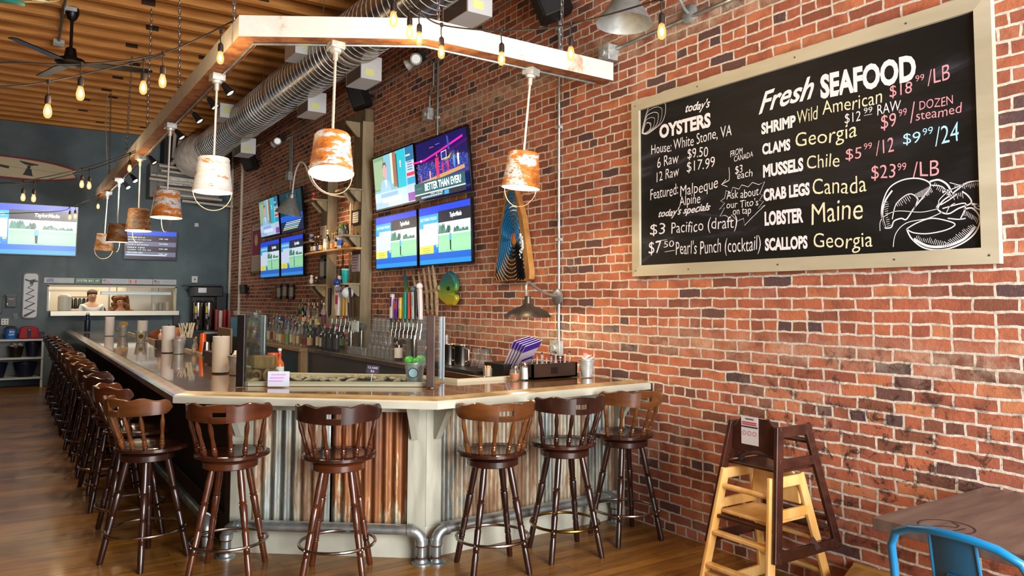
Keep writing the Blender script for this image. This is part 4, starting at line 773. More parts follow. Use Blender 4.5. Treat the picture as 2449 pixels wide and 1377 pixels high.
def soccer(p,k=.8):
    R_=random.Random(4); w,h=.585,.33
    p.rect(-w,-h,w,h,'#0f3440',k)
    for i in range(26): 
        x=-w+R_.random()*1.0; p.rect(x,-.1+.3*R_.random(),x+.05,.3,R_.choice(['#1a5260','#143f4c','#0c2a34','#2a6a6a']),k*.7)
    p.rect(-w,-.16,w,-.06,'#1f5fd8',k); p.rect(.1,-.1,.5,-.07,'#b8d0f0',k); p.rect(-w,-h,w,-.16,'#12203c',k)
    for i in range(5): p.rect(-.5+.05*i,-.3+.028*i,.3+.05*i,-.285+.028*i,['#d8d84a','#dfe8f4','#8ad0e8','#e8eef4','#c8d8e8'][i],k)
def results(p,k=1.0):
    R_=random.Random(8); w,h=.48,.285
    p.rect(-w,-h,w,h,'#2a2030',k*.6); p.rect(-w,h-.09,w,h,'#1848e0',k)
    for i in range(4):
        yv=h-.12-.105*i; p.rect(-w,yv-.09,w,yv+.005,('#2a1a24' if i%2==0 else '#6a6480'),k)
        p.text(['WINNER SHOW','RACE RESULT','FIRST LEG','SECOND LEG'][i],-.44,yv-.03,-.12-.04*(i%2),.022,'#e0f4f0',k*1.2); p.text(['MON 21 20 ODD 8:00','TUE 7 40 EVEN','WED 18 20 30','THU 9 10 ODD'][i],-.44,yv-.075,-.0-.05*(i%2),.018,'#d0ecec',k*1.1); p.text(['OK 100','NO PRIZE','OK 80','OK 45'][i],.15,yv-.045,.32,.022,'#d8f0ec',k*1.2)
    p.rect(-w+.02,-h+.06,.3,-h+.078,'#c8e8e4',k)
TVB=P('tv_black','#0a0a0c',.25,spec=.6)
def tv(label,c,xa,n,w,h,painter,tilt,group,k=1.0,bezel=.012):
    # c: centre of the screen; xa: screen's right direction; n: outward normal
    xa=Vector(xa); n=Vector(n); up=Vector((0,0,1)); n2=(n*cos(tilt)-up*sin(tilt)).normalized(); y=n2.cross(xa).normalized()
    M=Matrix((xa,y,n2)).transposed().to_4x4(); M.translation=Vector(c)
    o=thing('television',label,'television',c,0,group)
    hw,hh=w/2,h/2
    B().bx((-hw,-hh,-.035),(hw,hh,0),M=M).make('tv_body',TVB,o,world=True,bevel=.003)
    b=B()
    for a,d in (((-hw,-hh,0),(hw,-hh+bezel+.006,.004)),((-hw,hh-bezel,0),(hw,hh,.004)),((-hw,-hh,0),(-hw+bezel,hh,.004)),((hw-bezel,-hh,0),(hw,hh,.004))): b.bx(a,d,M=M)
    b.make('bezel',TVB,o,world=True,smooth=0)
    p=Paint(M); painter(p,k); p.b.make('screen',p.mats,o,world=True,smooth=0)
    B().bx((-.16,-.14,-.15),(.16,.14,-.03),M=M).make('wall_bracket',P('bracket_black','#141414',.5),o,world=True,smooth=0)
    return o
GT='televisions on the brick wall'; RX=(0,-1,0); NX=(-1,0,0)
tv('television in the near wall set showing a news presenter, top left',(3.955,8.62,3.165),RX,NX,1.2,.70,news,.10,GT,1.15)
tv('television showing a basketball game with BETTER THAN EVER caption',(3.955,7.37,3.145),RX,NX,1.2,.70,hoops,.10,GT,1.1)
tv('television showing golf, bottom left in the near wall set',(3.975,8.59,2.39),RX,NX,1.2,.68,golf,.03,GT,1.15)
tv('television showing golf, bottom right in the near wall set',(3.975,7.34,2.39),RX,NX,1.2,.68,golf,.03,GT,1.2)
tv('television in the far wall set showing a news presenter',(3.955,14.02,3.17),RX,NX,1.2,.70,news,.10,GT,.75)
tv('television behind the grey cone lamp, dark green picture with blue caption',(3.955,12.72,3.16),RX,NX,1.2,.70,soccer,.10,GT,.8)
tv('television showing golf, bottom left in the far wall set',(3.975,13.98,2.40),RX,NX,1.2,.68,golf,.03,GT,.75)
tv('television showing golf, bottom right in the far wall set',(3.975,12.69,2.40),RX,NX,1.2,.68,golf,.03,GT,.75)
tv('large television showing golf on the slate blue back wall',(.17,DB-.12,2.99),(1,0,0),(0,-1,0),1.9,.98,lambda p,k:(setattr(p,'M',p.M@Matrix.Diagonal((1.6,1.45,1,1))),golf(p,k)),.09,None,1.35)
tv('smaller television showing a list of results on the slate blue back wall',(2.47,DB-.12,2.79),(1,0,0),(0,-1,0),1.0,.62,results,.09,None,.95)
# ---------------------------------------------------------------- things on the brick wall
DRIFT=P('driftwood_grey','#55472f',.7,col2='#75644a',nscale=3,stretch=(4,4,.7),bmp=.15); DRIFTL=P('driftwood_light','#8a7a5c',.65,col2='#a89878',nscale=3,stretch=(4,4,.7))
su=thing('bracket_shelf','grey wooden frame of two posts, a top rail and small bracket shelves on brick wall','shelf unit',(3.98,10.2,1.05))
for (ya,yb) in ((9.5,9.82),(10.8,11.08)):
    B().bx((3.9,ya,1.02),(W-.005,yb,4.06)).make('post',DRIFT,su,world=True,smooth=0,bevel=.006)
    B().bx((3.895,ya-.012,1.02),(W-.005,ya,4.06)).make('post_lit_edge',DRIFTL,su,world=True,smooth=0)  # paler strip: window light on this side is put into the colour
B().bx((3.93,9.5,4.06),(W-.005,11.6,4.24)).make('top_rail',DRIFT,su,world=True,smooth=0,bevel=.006)
for ya in (9.5,10.8):
    for z in (3.12,2.50,1.86):
        B().bx((3.66,ya+.0,z),(3.9,ya+.36,z+.025)).make('shelf_board',DRIFTL,su,world=True,smooth=0,bevel=.003)
        for yy in (ya+.03,ya+.27):
            B().prism([(0,0),(-.15,0),(-.15,-.025),(-.025,-.15),(0,-.15)],0,.03,Matrix(((1,0,0,3.9),(0,0,1,yy),(0,1,0,z),(0,0,0,1)))).make('bracket',DRIFTL,su,world=True,smooth=0)
    B().prism([(0,0),(-.2,0),(-.2,-.03),(-.03,-.2),(0,-.2)],0,.03,Matrix(((1,0,0,3.9),(0,0,1,ya+.1),(0,1,0,4.06),(0,0,0,1)))).make('bracket',DRIFTL,su,world=True,smooth=0)
# deck-shaped shelf
poly=[]
for i in range(25):
    t=i/24; poly.append((3.62-.015*sin(pi*t)+.10*(abs(2*t-1))**6, 9.25+1.95*t))
for i in range(25):
    t=1-i/24; poly.append((3.885-.07*(abs(2*t-1))**8, 9.25+1.95*t))
d=tag(B().prism(poly,2.315,2.345).make('deck_shelf',P('honey_deck','#b5803a',.35,col2='#d2a052',nscale=2,stretch=(8,.6,1),coat=.4),smooth=.5,bevel=.006),'long honey-coloured board shelf with rounded end, full of beer bottles','shelf')
origin(d,(3.75,10.2,2.315))
GL=glass('clear_glass'); GLG=glass('green_glass','#3f7a4a',.3); GLA=glass('amber_glass','#b56a24',.3); GLB=glass('pale_blue_glass','#b8e0e0',.15)
DARKB=P('dark_bottle_glass','#120906',.08,coat=.6,spec=.8); BRNB=P('brown_bottle_glass','#2e1408',.08,coat=.6,spec=.8); GRNB=P('green_bottle_glass','#0f3a1c',.08,coat=.6,spec=.8)
def solid(c,r=.35,**k): return P('paint_'+c.strip('#'),c,r,**k)
def bottle(name,label,cat,loc,h,r,glassm,liq,labc,capc,group,pour=False,shape=0,lab2=None,lv=.62):
    # body with shoulders and neck; label, cap and pouring spout are parts
    n=r*.34; sh={0:.60,1:.52,2:.68}[shape]
    pr=[(.001,0),(r*.92,0),(r,.008),(r,h*sh*.92),(r*.93,h*sh),(r*.62,h*(sh+.07)),(n*1.1,h*(sh+.14)),(n,h*(sh+.18)),(n,h*.95),(n*1.15,h*.955),(n*1.15,h*.975),(n,h*.98),(n*.9,h)]
    o=B().lathe(pr,14).make(name,glassm); o.location=loc; tag(o,label,cat,group)
    if liq: B().lathe([(.001,.006),(r*.9,.006),(r*.92,h*sh*lv),(.001,h*sh*lv)],12).make('liquid',solid(liq,.1),o)
    if labc: B().lathe([(r*1.015,h*.12),(r*1.015,h*sh*.78)],14,cap=False).make('label',solid(labc,.55),o)
    if lab2: B().lathe([(n*1.2,h*(sh+.2)),(n*1.2,h*(sh+.3))],10,cap=False).make('neck_label',solid(lab2,.5),o)
    if capc: B().lathe([(n*1.25,h*.93),(n*1.25,h*1.0),(n*.9,h*1.01),(.001,h*1.012)],10).make('cap',solid(capc,.35),o)
    if pour: B().lathe([(n,h*.99),(n*.8,h*1.02),(.005,h*1.04),(.004,h*1.16)],8).tube([(0,0,h*1.12),(.008,0,h*1.19)],.004,6).make('pour_spout',P('spout_metal','#c0c4c8',.2,.9),o)
    return o
def can(label,loc,r,h,c1,c2,group=None,cat='can'):
    o=B().lathe([(r*.8,0),(r,.006),(r,h*.9),(r*.82,h*.98),(r*.8,h),(.001,h-.004)],16).make('drink_can',solid(c1,.3,metal=.5)); o.location=loc; tag(o,label,cat,group)
    B().lathe([(r*1.01,h*.25),(r*1.01,h*.7)],16,cap=False).make('label',solid(c2,.45),o); return o
GS='bottles and cans on the long board shelf'
ib=[(10.90,'brown beer bottle with cream label, leftmost on the long board shelf','#d8cbb0','#1a1a1a'),(10.78,'brown beer bottle with white label, second on the long board shelf','#e4e0d8','#c8a23a'),(10.66,'brown beer bottle with blue label, third on the long board shelf','#2a4a9a','#d8d4c8'),(10.54,'brown beer bottle with tan label, fourth on the long board shelf','#c8b890','#1c1c1c')]
for yy,lb,c,cp in ib: bottle('beer_bottle',lb,'bottle',(3.72,yy,2.346),.235,.034,BRNB,None,c,cp,GS,shape=1)
bottle('beer_bottle','tall green bottle with white foil neck on the long board shelf','bottle',(3.78,10.44,2.346),.31,.036,GRNB,None,'#b8c0a0','#e8e8e4',GS,lab2='#e8e8e4')
can('tall silver and white can on the long board shelf',(3.70,10.30,2.346),.036,.17,'#c9ccd0','#e4e2dc',GS)
bottle('beer_bottle','clear amber beer bottle on the long board shelf, left of its twin','bottle',(3.74,10.14,2.346),.24,.032,GLA,'#c88a2a','#d8b070','#d8c060',GS,shape=1)
bottle('beer_bottle','clear amber beer bottle with red-edged label, right of its twin','bottle',(3.74,10.04,2.346),.24,.032,GLA,'#c88a2a','#c8583a','#d8c060',GS,shape=1)
bottle('beer_bottle','tall dark beer bottle with cream label near the right end of the board shelf','bottle',(3.72,9.90,2.346),.26,.034,DARKB,None,'#d0c4a0','#1c1c1c',GS,shape=1)
can('blue and silver can at the right end of the board shelf',(3.70,9.74,2.346),.04,.17,'#b8c4d8','#3a5ab0',GS)
can('small white can on the little left shelf above the board',(3.74,11.02,2.526),.032,.11,'#d8d8dc','#5a6ab0')
sh_=B().ball((0,0,.04),.045,12,8,0,(1,1,.9)).tube([(-.02,0,.06),(-.05,0,.02)],.01,6).make('conch_shell',P('shell_tan','#c88a4a',.5,col2='#8a5424',nscale=20)); sh_.location=(3.72,9.56,2.346); tag(sh_,'brown shell at the right end of the long board shelf','shell')
def figure(name,label,loc,cols,h):
    # small shelf trinket: base, body, head
    o=B().lathe([(.04,0),(.042,.012),(.03,.016)],12).make(name,solid(cols[0])); o.location=loc; tag(o,label,'figurine')
    B().lathe([(.026,.016),(.034,h*.35),(.022,h*.62),(.012,h*.68)],12).make('torso',solid(cols[1]),o); B().ball((0,0,h*.8),h*.16,10,8).make('head',solid(cols[2]),o); return o
figure('shelf_figurine','small dark figurine on the right shelf above the board',(3.76,9.66,2.526),('#2a2622','#2a2a2e','#3a3630'),.17)
figure('shelf_figurine','tiny red figurine on the top left bracket shelf',(3.76,11.02,3.146),('#8a2a1c','#c0301c','#c8a080'),.12)
v=B().lathe([(.04,0),(.05,.03),(.045,.08),(.03,.1),(.035,.115)],14).make('glass_jar',GLB); v.location=(3.74,9.8,2.526); tag(v,'small pale jar with a green sprig on the right shelf above the board','jar'); B().ball((0,0,.13),.04,8,6).make('sprig',P('leaf_green','#2f5a24',.7,col2='#5a8a3a',nscale=30),v)
def tumbler():
    o=B().lathe([(.034,0),(.036,.004),(.041,.10),(.046,.115),(.048,.18),(.047,.182)],18).make('teal_tumbler',P('teal_powder','#18a8a4',.45)); o.location=(3.74,9.64,1.886); tag(o,'bright teal insulated tumbler on the lower right bracket shelf','tumbler')
    B().lathe([(.0475,.168),(.05,.172),(.05,.186),(.04,.192),(.001,.192)],18).make('lid',solid('#9adcd8',.3),o)
tumbler()
o=B().lathe([(.036,0),(.036,.16),(.03,.18),(.001,.18)],14).make('dark_flask',solid('#26262a',.35)); o.location=(3.73,9.78,1.886); tag(o,'dark patterned cup beside the teal tumbler','cup'); B().lathe([(.0365,.05),(.0365,.1)],14,cap=False).make('band',solid('#c8c0b4'),o)
figure('shelf_figurine','white and black figurine cluster on the lower left bracket shelf',(3.74,10.98,1.886),('#4a4038','#d8d4cc','#e4e0d8'),.15)
figure('shelf_figurine','second black figurine on the lower left bracket shelf, nearer the post',(3.78,10.88,1.886),('#3a342e','#2a2a2c','#d8c8b0'),.12)
def wallframe(name,label,cat,x,ya,yb,za,zb,border,frm,paper,bw,extra=None,tilt=0):
    o=thing(name,label,cat,(x,(ya+yb)/2,(za+zb)/2)); M=Matrix(((0,0,-1,x),(-1,0,0,yb),(0,1,0,za),(0,0,0,1))); w=yb-ya; h=zb-za
    if frm:
        b=B()
        for q in ((-0,0,w,bw),(0,h-bw,w,h),(0,0,bw,h),(w-bw,0,w,h)): b.bx((q[0],q[1],-.012),(q[2],q[3],.012),M=M)
        b.make('frame',frm,o,world=True,smooth=0)
    b=B(); b.bx((bw,bw,-.01),(w-bw,h-bw,.004),M=M); b.make('print',[paper],o,world=True,smooth=0)
    if extra: extra(o,M,w,h)
    return o
def lines(o,M,w,h,n,x0,x1,y0,y1,col,name='printed_lines',rn=random.Random(1)):
    b=B()
    for i in range(n):
        yy=y1-(y1-y0)*i/max(1,n-1); b.bx((x0,yy-.004,.0045),(x0+(x1-x0)*(.75+.25*rn.random()),yy+.004,.0055),M=M)
    b.make(name,col,o,world=True,smooth=0)
BLKF=P('black_frame','#15120f',.4); PAP=P('paper_white','#c8c2b4',.8); INK=solid('#5a5650',.8)
wallframe('framed_document','black framed certificate on the right shelf post','picture',3.885,9.53,9.79,2.68,2.87,0,BLKF,PAP,.022,lambda o,M,w,h:lines(o,M,w,h,4,.05,w-.05,.05,h-.05,INK))
wallframe('framed_document','black framed document on the left shelf post below the board shelf','picture',3.885,10.8,11.06,1.98,2.26,0,BLKF,PAP,.03)
wallframe('paper_notice','pale paper notice pinned on the right shelf post below the board','paper notice',3.89,9.53,9.79,2.04,2.27,0,None,solid('#b8a8b0',.8),0,lambda o,M,w,h:lines(o,M,w,h,5,.03,w-.04,.05,h-.04,INK))
wallframe('paper_notice','pale paper card with red heading on the left shelf post','paper notice',3.89,10.83,11.06,2.56,2.76,0,None,solid('#cfc0b0',.8),0,lambda o,M,w,h:lines(o,M,w,h,2,.03,w-.03,h-.05,h-.03,solid('#b84a3a')))
for i,(ya,nm) in enumerate(((13.44,'leftmost'),(13.09,'middle'),(12.72,'rightmost'))): wallframe('framed_document','small black framed card, %s of three below the far televisions'%nm,'picture',W-.015,ya,ya+.3,1.67+.015*(i==1),1.92+.015*(i==1),0,BLKF,PAP,.045)
wallframe('wooden_tag','small reddish wooden plaque left of the three framed cards','plaque',W-.015,13.86,14.02,1.66,1.82,0,None,solid('#8a5238',.7),0)
def poster_extra(o,M,w,h):
    B().bx((.07,.36,.0045),(w-.07,h-.17,.0055),M=M).make('plum_panel',solid('#8a3a5c',.7),o,world=True,smooth=0)
    b=B(); write(b,'Oyster',M,(.09,h-.13),(w-.09,h-.13),.08,0,.02,.1,.006); b.make('heading',solid('#9a5a78',.7),o,world=True,smooth=0)
    B().prism([(w*.5-.1,h*.72),(w*.5-.12,h*.60),(w*.5,h*.52),(w*.5+.1,h*.58),(w*.5+.08,h*.70),(w*.5,h*.76)],.006,.01,M).make('shell_picture',solid('#c8b078',.6),o,world=True,smooth=0)
    lines(o,M,w,h,7,.08,w-.1,.07,.31,solid('#7a6a62'))
wallframe('poster','tall brown-framed oyster poster with a plum panel left of the far televisions','poster',W-.012,14.78,15.5,2.17,3.19,0,P('poster_frame','#7a6248',.6),solid('#b8a898',.8),.045,poster_extra)
# loudspeakers
SPK=P('speaker_black','#0d0d10',.55,bmp=.1,bscale=200)
def speaker(label,y,z,s=1.0,yaw=.5,pitch=.35,x=3.86,cable=True):
    o=thing('loudspeaker',label,'loudspeaker',(x,y,z),0,'black loudspeakers on the brick wall'); M=Matrix.Translation((x,y,z))@Matrix.Rotation(-yaw,4,'Z')@Matrix.Rotation(-pitch,4,'Y')
    B().prism([(-.12*s,-.11*s),(-.12*s,.11*s),(.03*s,.13*s),(.12*s,.06*s),(.12*s,-.06*s),(.03*s,-.13*s)],-.15*s,.15*s,M).make('cabinet',SPK,o,world=True,smooth=0,bevel=.01)
    B().bx((-.126*s,-.1*s,-.14*s),(-.12*s,.1*s,.14*s),M=M).make('grille',P('speaker_grille','#17171b',.7),o,world=True,smooth=0)
    B().tube([M@Vector((.05,0,0)),(W-.01,y,z+.02)],.02,8).make('wall_bracket',P('bracket_black','#141414',.5),o,world=True)
    if cable: B().tube([(x+.02,y,z+.14*s),(x+.05,y-.02,z+.26),(x+.14,y-.08,z+.33),(W-.03,y-.1,z+.34)],.007,6).make('cable',solid('#c8c4bc'),o,world=True)
speaker('black loudspeaker above the shelf unit',9.5,4.40,1.1,.5,.35,3.84); speaker('black loudspeaker far along the wall under the duct',15.1,4.36,1.1); speaker('black loudspeaker at the top edge, above the right beam end',5.22,4.3,1.15,.5,.4,3.86,False)
o=speaker('small black box speaker on the white pipe low on the far brick wall',15.65,1.87,.6,.3,.1,3.95,False)
# conduits and boxes
def conduit(label,pts,r=.012,m=None,clips=()):
    o=thing('conduit_pipe',label,'conduit',pts[0]); B().tube(pts,r,8).make('pipe',m or PIPE,o,world=True)
    for c in clips: B().bx((c[0]-.02,c[1]-.03,c[2]-.012),(c[0]+.018,c[1]+.03,c[2]+.012)).make('clip',GALV,o,world=True,smooth=0)
    return o
XC=W-.02
WP=P('painted_pipe','#b9b4a4',.5)
conduit('pale vertical pipe right in the corner by the slate wall',[(XC,17.2,1.2),(XC,17.2,5.0)],.028,WP)
conduit('pale vertical pipe near the corner, right of its twin, ends at black speaker',[(XC,16.35,1.2),(XC,16.35,5.0)],.028,WP)
conduit('grey conduit running up from the basketball television',[(XC,7.63,3.5),(XC,7.63,4.5),(XC,7.68,4.6),(XC,7.8,4.66)],.014,clips=((XC,7.63,3.75),))
conduit('grey conduit dropping to the round wall box above the televisions',[(XC,7.83,3.9),(XC,7.83,4.05),(XC,7.74,4.15),(XC,7.74,4.42),(XC,7.84,4.5),(XC,8.3,4.5),(XC,14.0,4.5)],.012)
conduit('thin grey conduit from the beam end down to the outlet behind the bar',[(XC,5.33,1.3),(XC,5.33,5.05)],.012,clips=((XC,5.33,2.2),(XC,5.33,3.2),(XC,5.33,4.1)))
conduit('grey conduit sloping along the wall above the chalkboard',[(XC,4.6,3.70),(XC,3.0,3.72)],.014)
conduit('high grey conduit along the wall near the ceiling',[(XC,4.5,4.62),(XC,15.0,4.62)],.014)
for i in range(3): conduit('thin conduit dropping to the far cone lamp box, %s of three'%['left','middle','right'][i],[(XC,13.12-.07*i,3.85),(XC,13.12-.07*i,4.5)],.012)
conduit('thin white cable pipe below the far lamp box',[(XC,13.05,3.5),(XC,13.05,3.78)],.012,WP)
conduit('white conduit down the middle of the shelf unit brick bay',[(XC-.02,10.18,1.05),(XC-.02,10.18,3.1)],.016,P('painted_pipe_white','#cfcabc',.45))
def wallbox(name,label,c,s): o=B().box((0,0,0),s).lathe([(.03,0),(.03,.02),(.001,.021)],14,M=Matrix.Translation((-s[0]/2,0,0))@Matrix.Rotation(-pi/2,4,'Y')).make(name,GALV,bevel=.004); o.location=c; return tag(o,label,'electrical box')
wallbox('junction_box','round galvanised box with plugs above the near televisions',(W-.045,7.82,3.82),(.08,.14,.14))
wallbox('junction_box','square galvanised box above the chalkboard left corner',(W-.05,4.63,3.67),(.1,.13,.13))
wallbox('junction_box','galvanised lamp box on the far conduits',(W-.045,13.05,3.8),(.08,.16,.15))
wallbox('outlet_box','clear plate outlet box above the condiments on the brick wall',(W-.03,5.35,1.25),(.05,.14,.13))
# gooseneck lamps
def gooseneck(label,arm,shade_c,prof,m,power,base,tilt=(0,0,0),extra=None):
    o=thing('gooseneck_lamp',label,'wall lamp',base); B().tube(arm,.012,10).make('arm',m[1],o,world=True)
    M=Matrix.Translation(shade_c)@Matrix.Rotation(tilt[1],4,'Y')@Matrix.Rotation(tilt[0],4,'X'); B().lathe(prof,28,M,cap=False).make('lamp_shade',m[0],o,world=True)
    B().ball((0,0,prof[-1][1]*.5),.03,10,8,0,M=M).make('bulb',BULB if power else solid('#d8d4c8'),o,world=True)
    B().lathe([(.07,0),(.07,.02),(.05,.03),(.02,.035)],20,M=Matrix.Translation(base)@Matrix.Rotation(-pi/2,4,'Y')).make('wall_plate',m[1],o,world=True)
    if power: point('gooseneck_bulb',M@Vector((0,0,prof[-1][1]-.02)),power,(1,.78,.5),.03)
    return o
CONE=[(.022,0),(.035,-.005),(.04,-.06),(.055,-.07),(.20,-.30)]
ZN=P('zinc_lamp','#8f9698',.45,.6,col2='#aab0b0',nscale=12)
def bez4(a,b,c,d,n=12): 
    a,b,c,d=map(Vector,(a,b,c,d)); return [a*(1-t)**3+b*3*t*(1-t)**2+c*3*t*t*(1-t)+d*t**3 for t in [i/n for i in range(n+1)]]
gooseneck('grey angled cone lamp on a gooseneck in front of the far televisions',bez4((W-.02,10.2,3.12),(3.6,10.35,3.1),(3.55,10.5,3.3),(3.52,10.6,3.5),8)+bez4((3.52,10.6,3.5),(3.48,10.7,3.75),(3.46,11.0,3.72),(3.45,11.05,3.22),10)[1:],(3.45,11.05,3.22),CONE,(ZN,P('arm_cream','#c9c4b8',.4)),0,(W-.002,10.2,3.12),(.25,.1))
gooseneck('grey angled cone lamp high above the chalkboard corner, lighting the menu',bez4((W-.02,3.78,3.74),(3.86,3.73,3.76),(3.78,3.66,3.95),(3.72,3.72,4.12),8)+bez4((3.72,3.72,4.12),(3.64,3.80,4.35),(3.56,3.9,4.3),(3.55,3.91,3.93),8)[1:],(3.55,3.91,3.90),CONE,(ZN,ZN),0,(W-.002,3.78,3.74),(.0,.05))
BRZ=P('bronze_lamp','#3f3a36',.4,.7,col2='#57504a',nscale=10)
DOME=[(.018,.0),(.026,-.005),(.028,-.06),(.04,-.07),(.06,-.085),(.11,-.10),(.16,-.125),(.195,-.165),(.197,-.175)]
gooseneck('bronze dome gooseneck lamp above the condiments on the bar',bez4((W-.02,5.33,1.7),(3.7,5.3,1.72),(3.62,5.24,1.95),(3.60,5.2,1.70),14),(3.60,5.18,1.70),DOME,(BRZ,P('arm_steel','#9a9a98',.3,.7)),8,(W-.03,5.33,1.7))
# warm light washing the shelf unit from the far gooseneck and track heads
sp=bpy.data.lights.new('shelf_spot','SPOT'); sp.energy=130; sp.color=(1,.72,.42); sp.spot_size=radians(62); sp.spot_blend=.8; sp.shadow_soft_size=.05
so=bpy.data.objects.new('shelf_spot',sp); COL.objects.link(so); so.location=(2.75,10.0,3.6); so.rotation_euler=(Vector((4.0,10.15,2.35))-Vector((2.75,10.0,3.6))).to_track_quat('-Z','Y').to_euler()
def spot_head(name,label,loc,tgt,m,cat='spotlight',em=None,s=1.0,group=None):
    d=(Vector(tgt)-Vector(loc)).normalized(); o=thing(name,label,cat,loc,0,group); M=Matrix.Translation(loc)@d.to_track_quat('-Z','Y').to_matrix().to_4x4()
    B().lathe([(.02*s,.09*s),(.03*s,.07*s),(.04*s,.0),(.055*s,-.05*s),(.052*s,-.052*s),(.03*s,-.03*s)],18,M,cap=False).make('lamp_can',m,o,world=True)
    B().lathe([(.001,-.035*s),(.045*s,-.04*s)],18,M).make('lens',em or solid('#d8d6d0'),o,world=True); return o
def wall_spots(label,y,z):
    o=spot_head('twin_spotlight',label,(3.93,y,z),(3.0,y-2.5,z-1.2),P('spot_white','#b8b6b0',.4),'spotlight',E('led_face','#e8e6de',.7),1.3)
    o2=B().lathe([(.026,.11),(.04,.09),(.052,.0),(.072,-.065),(.04,-.04)],18,Matrix.Translation((3.93,y+.12,z-.02))@(Vector((2.6,y+1.5,z-1.0))-Vector((3.93,y,z))).to_track_quat('-Z','Y').to_matrix().to_4x4(),cap=False).make('lamp_can',MATS['spot_white'],o,world=True)
    B().box((W-.05,y+.05,z+.06),(.1,.12,.12)).make('mount_box',P('spot_mount','#1c1c1c',.5),o,world=True,smooth=0)
wall_spots('pair of white emergency spot heads under the beam corner on the wall',8.0,4.52); wall_spots('pair of white emergency spot heads far along the wall under the duct',13.5,4.5)
# ---------------------------------------------------------------- wave carving
wc=thing('wave_carving','carved wooden wave art with blue ridges and a red sunset under the right pendant','wall carving',(W-.04,5.98,2.27))
MW=Matrix(((0,0,-1,W-.045),(-1,0,0,6.32),(0,1,0,1.84),(0,0,0,1)))   # u right 0..0.64, v up 0..0.9
edge=[(.0,.02),(.02,.12),(.06,.3),(.10,.5),(.14,.66),(.2,.82),(.26,.9),(.36,.885),(.42,.78),(.5,.6),(.56,.35),(.62,.1),(.615,.02),(.56,.0),(.3,.015),(.1,.0)]
B().prism(edge,-.03,.03,MW).make('board',P('carved_wood','#8a5a2c',.55,col2='#b0803f',nscale=4,stretch=(1,5,1),bmp=.2),wc,world=True,smooth=0,bevel=.004)
RID=[P('wave_blue','#0d5f92',.3,coat=.3),P('wave_navy','#0b1220',.3,coat=.3),P('wave_gold','#a8743a',.4)]
cx,cy=.36,.40
lft=lambda v_: .015+.24*max(0,v_)/.9*1.0; rgt=lambda v_: .555-.20*max(0,v_-.05)/.85
def ridge(nm,m,a0,a1,k0,k1,rr_,zz):
    for k in range(k0,k1):
        s=.075+.0335*k; run=[]; runs=[]
        for i in range(61):
            ang=radians(a0+(a1-a0)*i/60); up=sin(ang)>0
            u=cx-.004*k+s*(.62+.012*k if up else .80)*cos(ang); v_=cy+s*(1.0 if up else 1.15)*sin(ang)+.004*k*(1 if up else 0)
            if .012<v_<.885 and lft(v_)<u<rgt(v_): run.append((u,v_))
            elif run: runs.append(run); run=[]
        if run: runs.append(run)
        for run in runs:
            if len(run)>4: B().tube([MW@Vector((u,v_,zz)) for u,v_ in run],[rr_*.5]+[rr_]*(len(run)-2)+[rr_*.5],8).make(nm,m,wc,world=True)
B().prism([(lft(.02),.02),(lft(.3),.3),(lft(.6),.6),(lft(.87)+.01,.87),(rgt(.87),.87),(rgt(.6),.6),(rgt(.3),.3),(rgt(.03),.03)],.028,.0315,MW).make('painted_face',RID[1],wc,world=True,smooth=0)
ridge('blue_ridge',RID[0],-15,240,0,17,.0115,.032)
ridge('dark_ridge',P('wave_black','#08090c',.3,coat=.4),240,335,0,12,.0105,.032)
ridge('gold_groove',RID[2],222,292,3,13,.0055,.041)
B().lathe([(.001,.036),(.04,.034),(.052,.026)],20,MW@Matrix.Translation((cx-.0,cy+.01,.004))@Matrix.Diagonal((1,1.2,1,1))).make('sunset',P('sunset_red','#b8321c',.4,col2='#c8802c',nscale=9),wc,world=True)
b=B(); R_=random.Random(3)
for i in range(30):
    v_=.22+.22*R_.random(); b.ball(MW@Vector((.455+.035*R_.random()+.03*(1-abs(v_-.33)/.11),v_,.034)),.013,8,6)
b.make('white_foam',solid('#c0ccd0',.6),wc,world=True)
# ---------------------------------------------------------------- mounted fish skeleton
fs=thing('fish_mount','painted fish trophy with green head, rope bones and green tail on the brick wall','fish trophy',(W-.04,7.7,1.76))
MF=Matrix(((0,0,-1,W-.06),(-1,0,0,8.42),(0,1,0,1.55),(0,0,0,1)))
def headmat():
    m,nt,bs=nodes('mahi_paint'); g=N(nt,'ShaderNodeNewGeometry'); sp_=N(nt,'ShaderNodeSeparateXYZ'); nt.links.new(g.outputs['Position'],sp_.inputs[0])
    f=mth(nt,'DIVIDE',mth(nt,'SUBTRACT',sp_.outputs['Z'],1.6),.38); n=noise(nt,coords(nt,(1,1,1),world=True),30,3)
    f=mth(nt,'ADD',f,mth(nt,'MULTIPLY',mth(nt,'SUBTRACT',n,.5),.4)); nt.links.new(ramp(nt,f,[(.1,'#b8a01c'),(.4,'#7a9a2a'),(.6,'#2f7a4a'),(.85,'#1c5a6a')]),bs.inputs['Base Color']); bs.inputs['Roughness'].default_value=.3; return m
HM=headmat()
hp=[(.95,.15),(.98,.3),(1.08,.40),(1.2,.43),(1.3,.39),(1.36,.30),(1.35,.22),(1.27,.19),(1.36,.17),(1.37,.12),(1.3,.06),(1.18,.05),(1.05,.1)]
b=B().prism(hp,-.03,.03,MF); b.make('fish_head',HM,fs,world=True,smooth=0,bevel=.03,seg=3)
B().ball(MF@Vector((1.22,.24,.035)),.022,10,8).make('eye',solid('#1a1a14',.1),fs,world=True)
ROPE=P('rope_bone','#8a7458',.85,col2='#b09a78',nscale=30,bmp=.3)
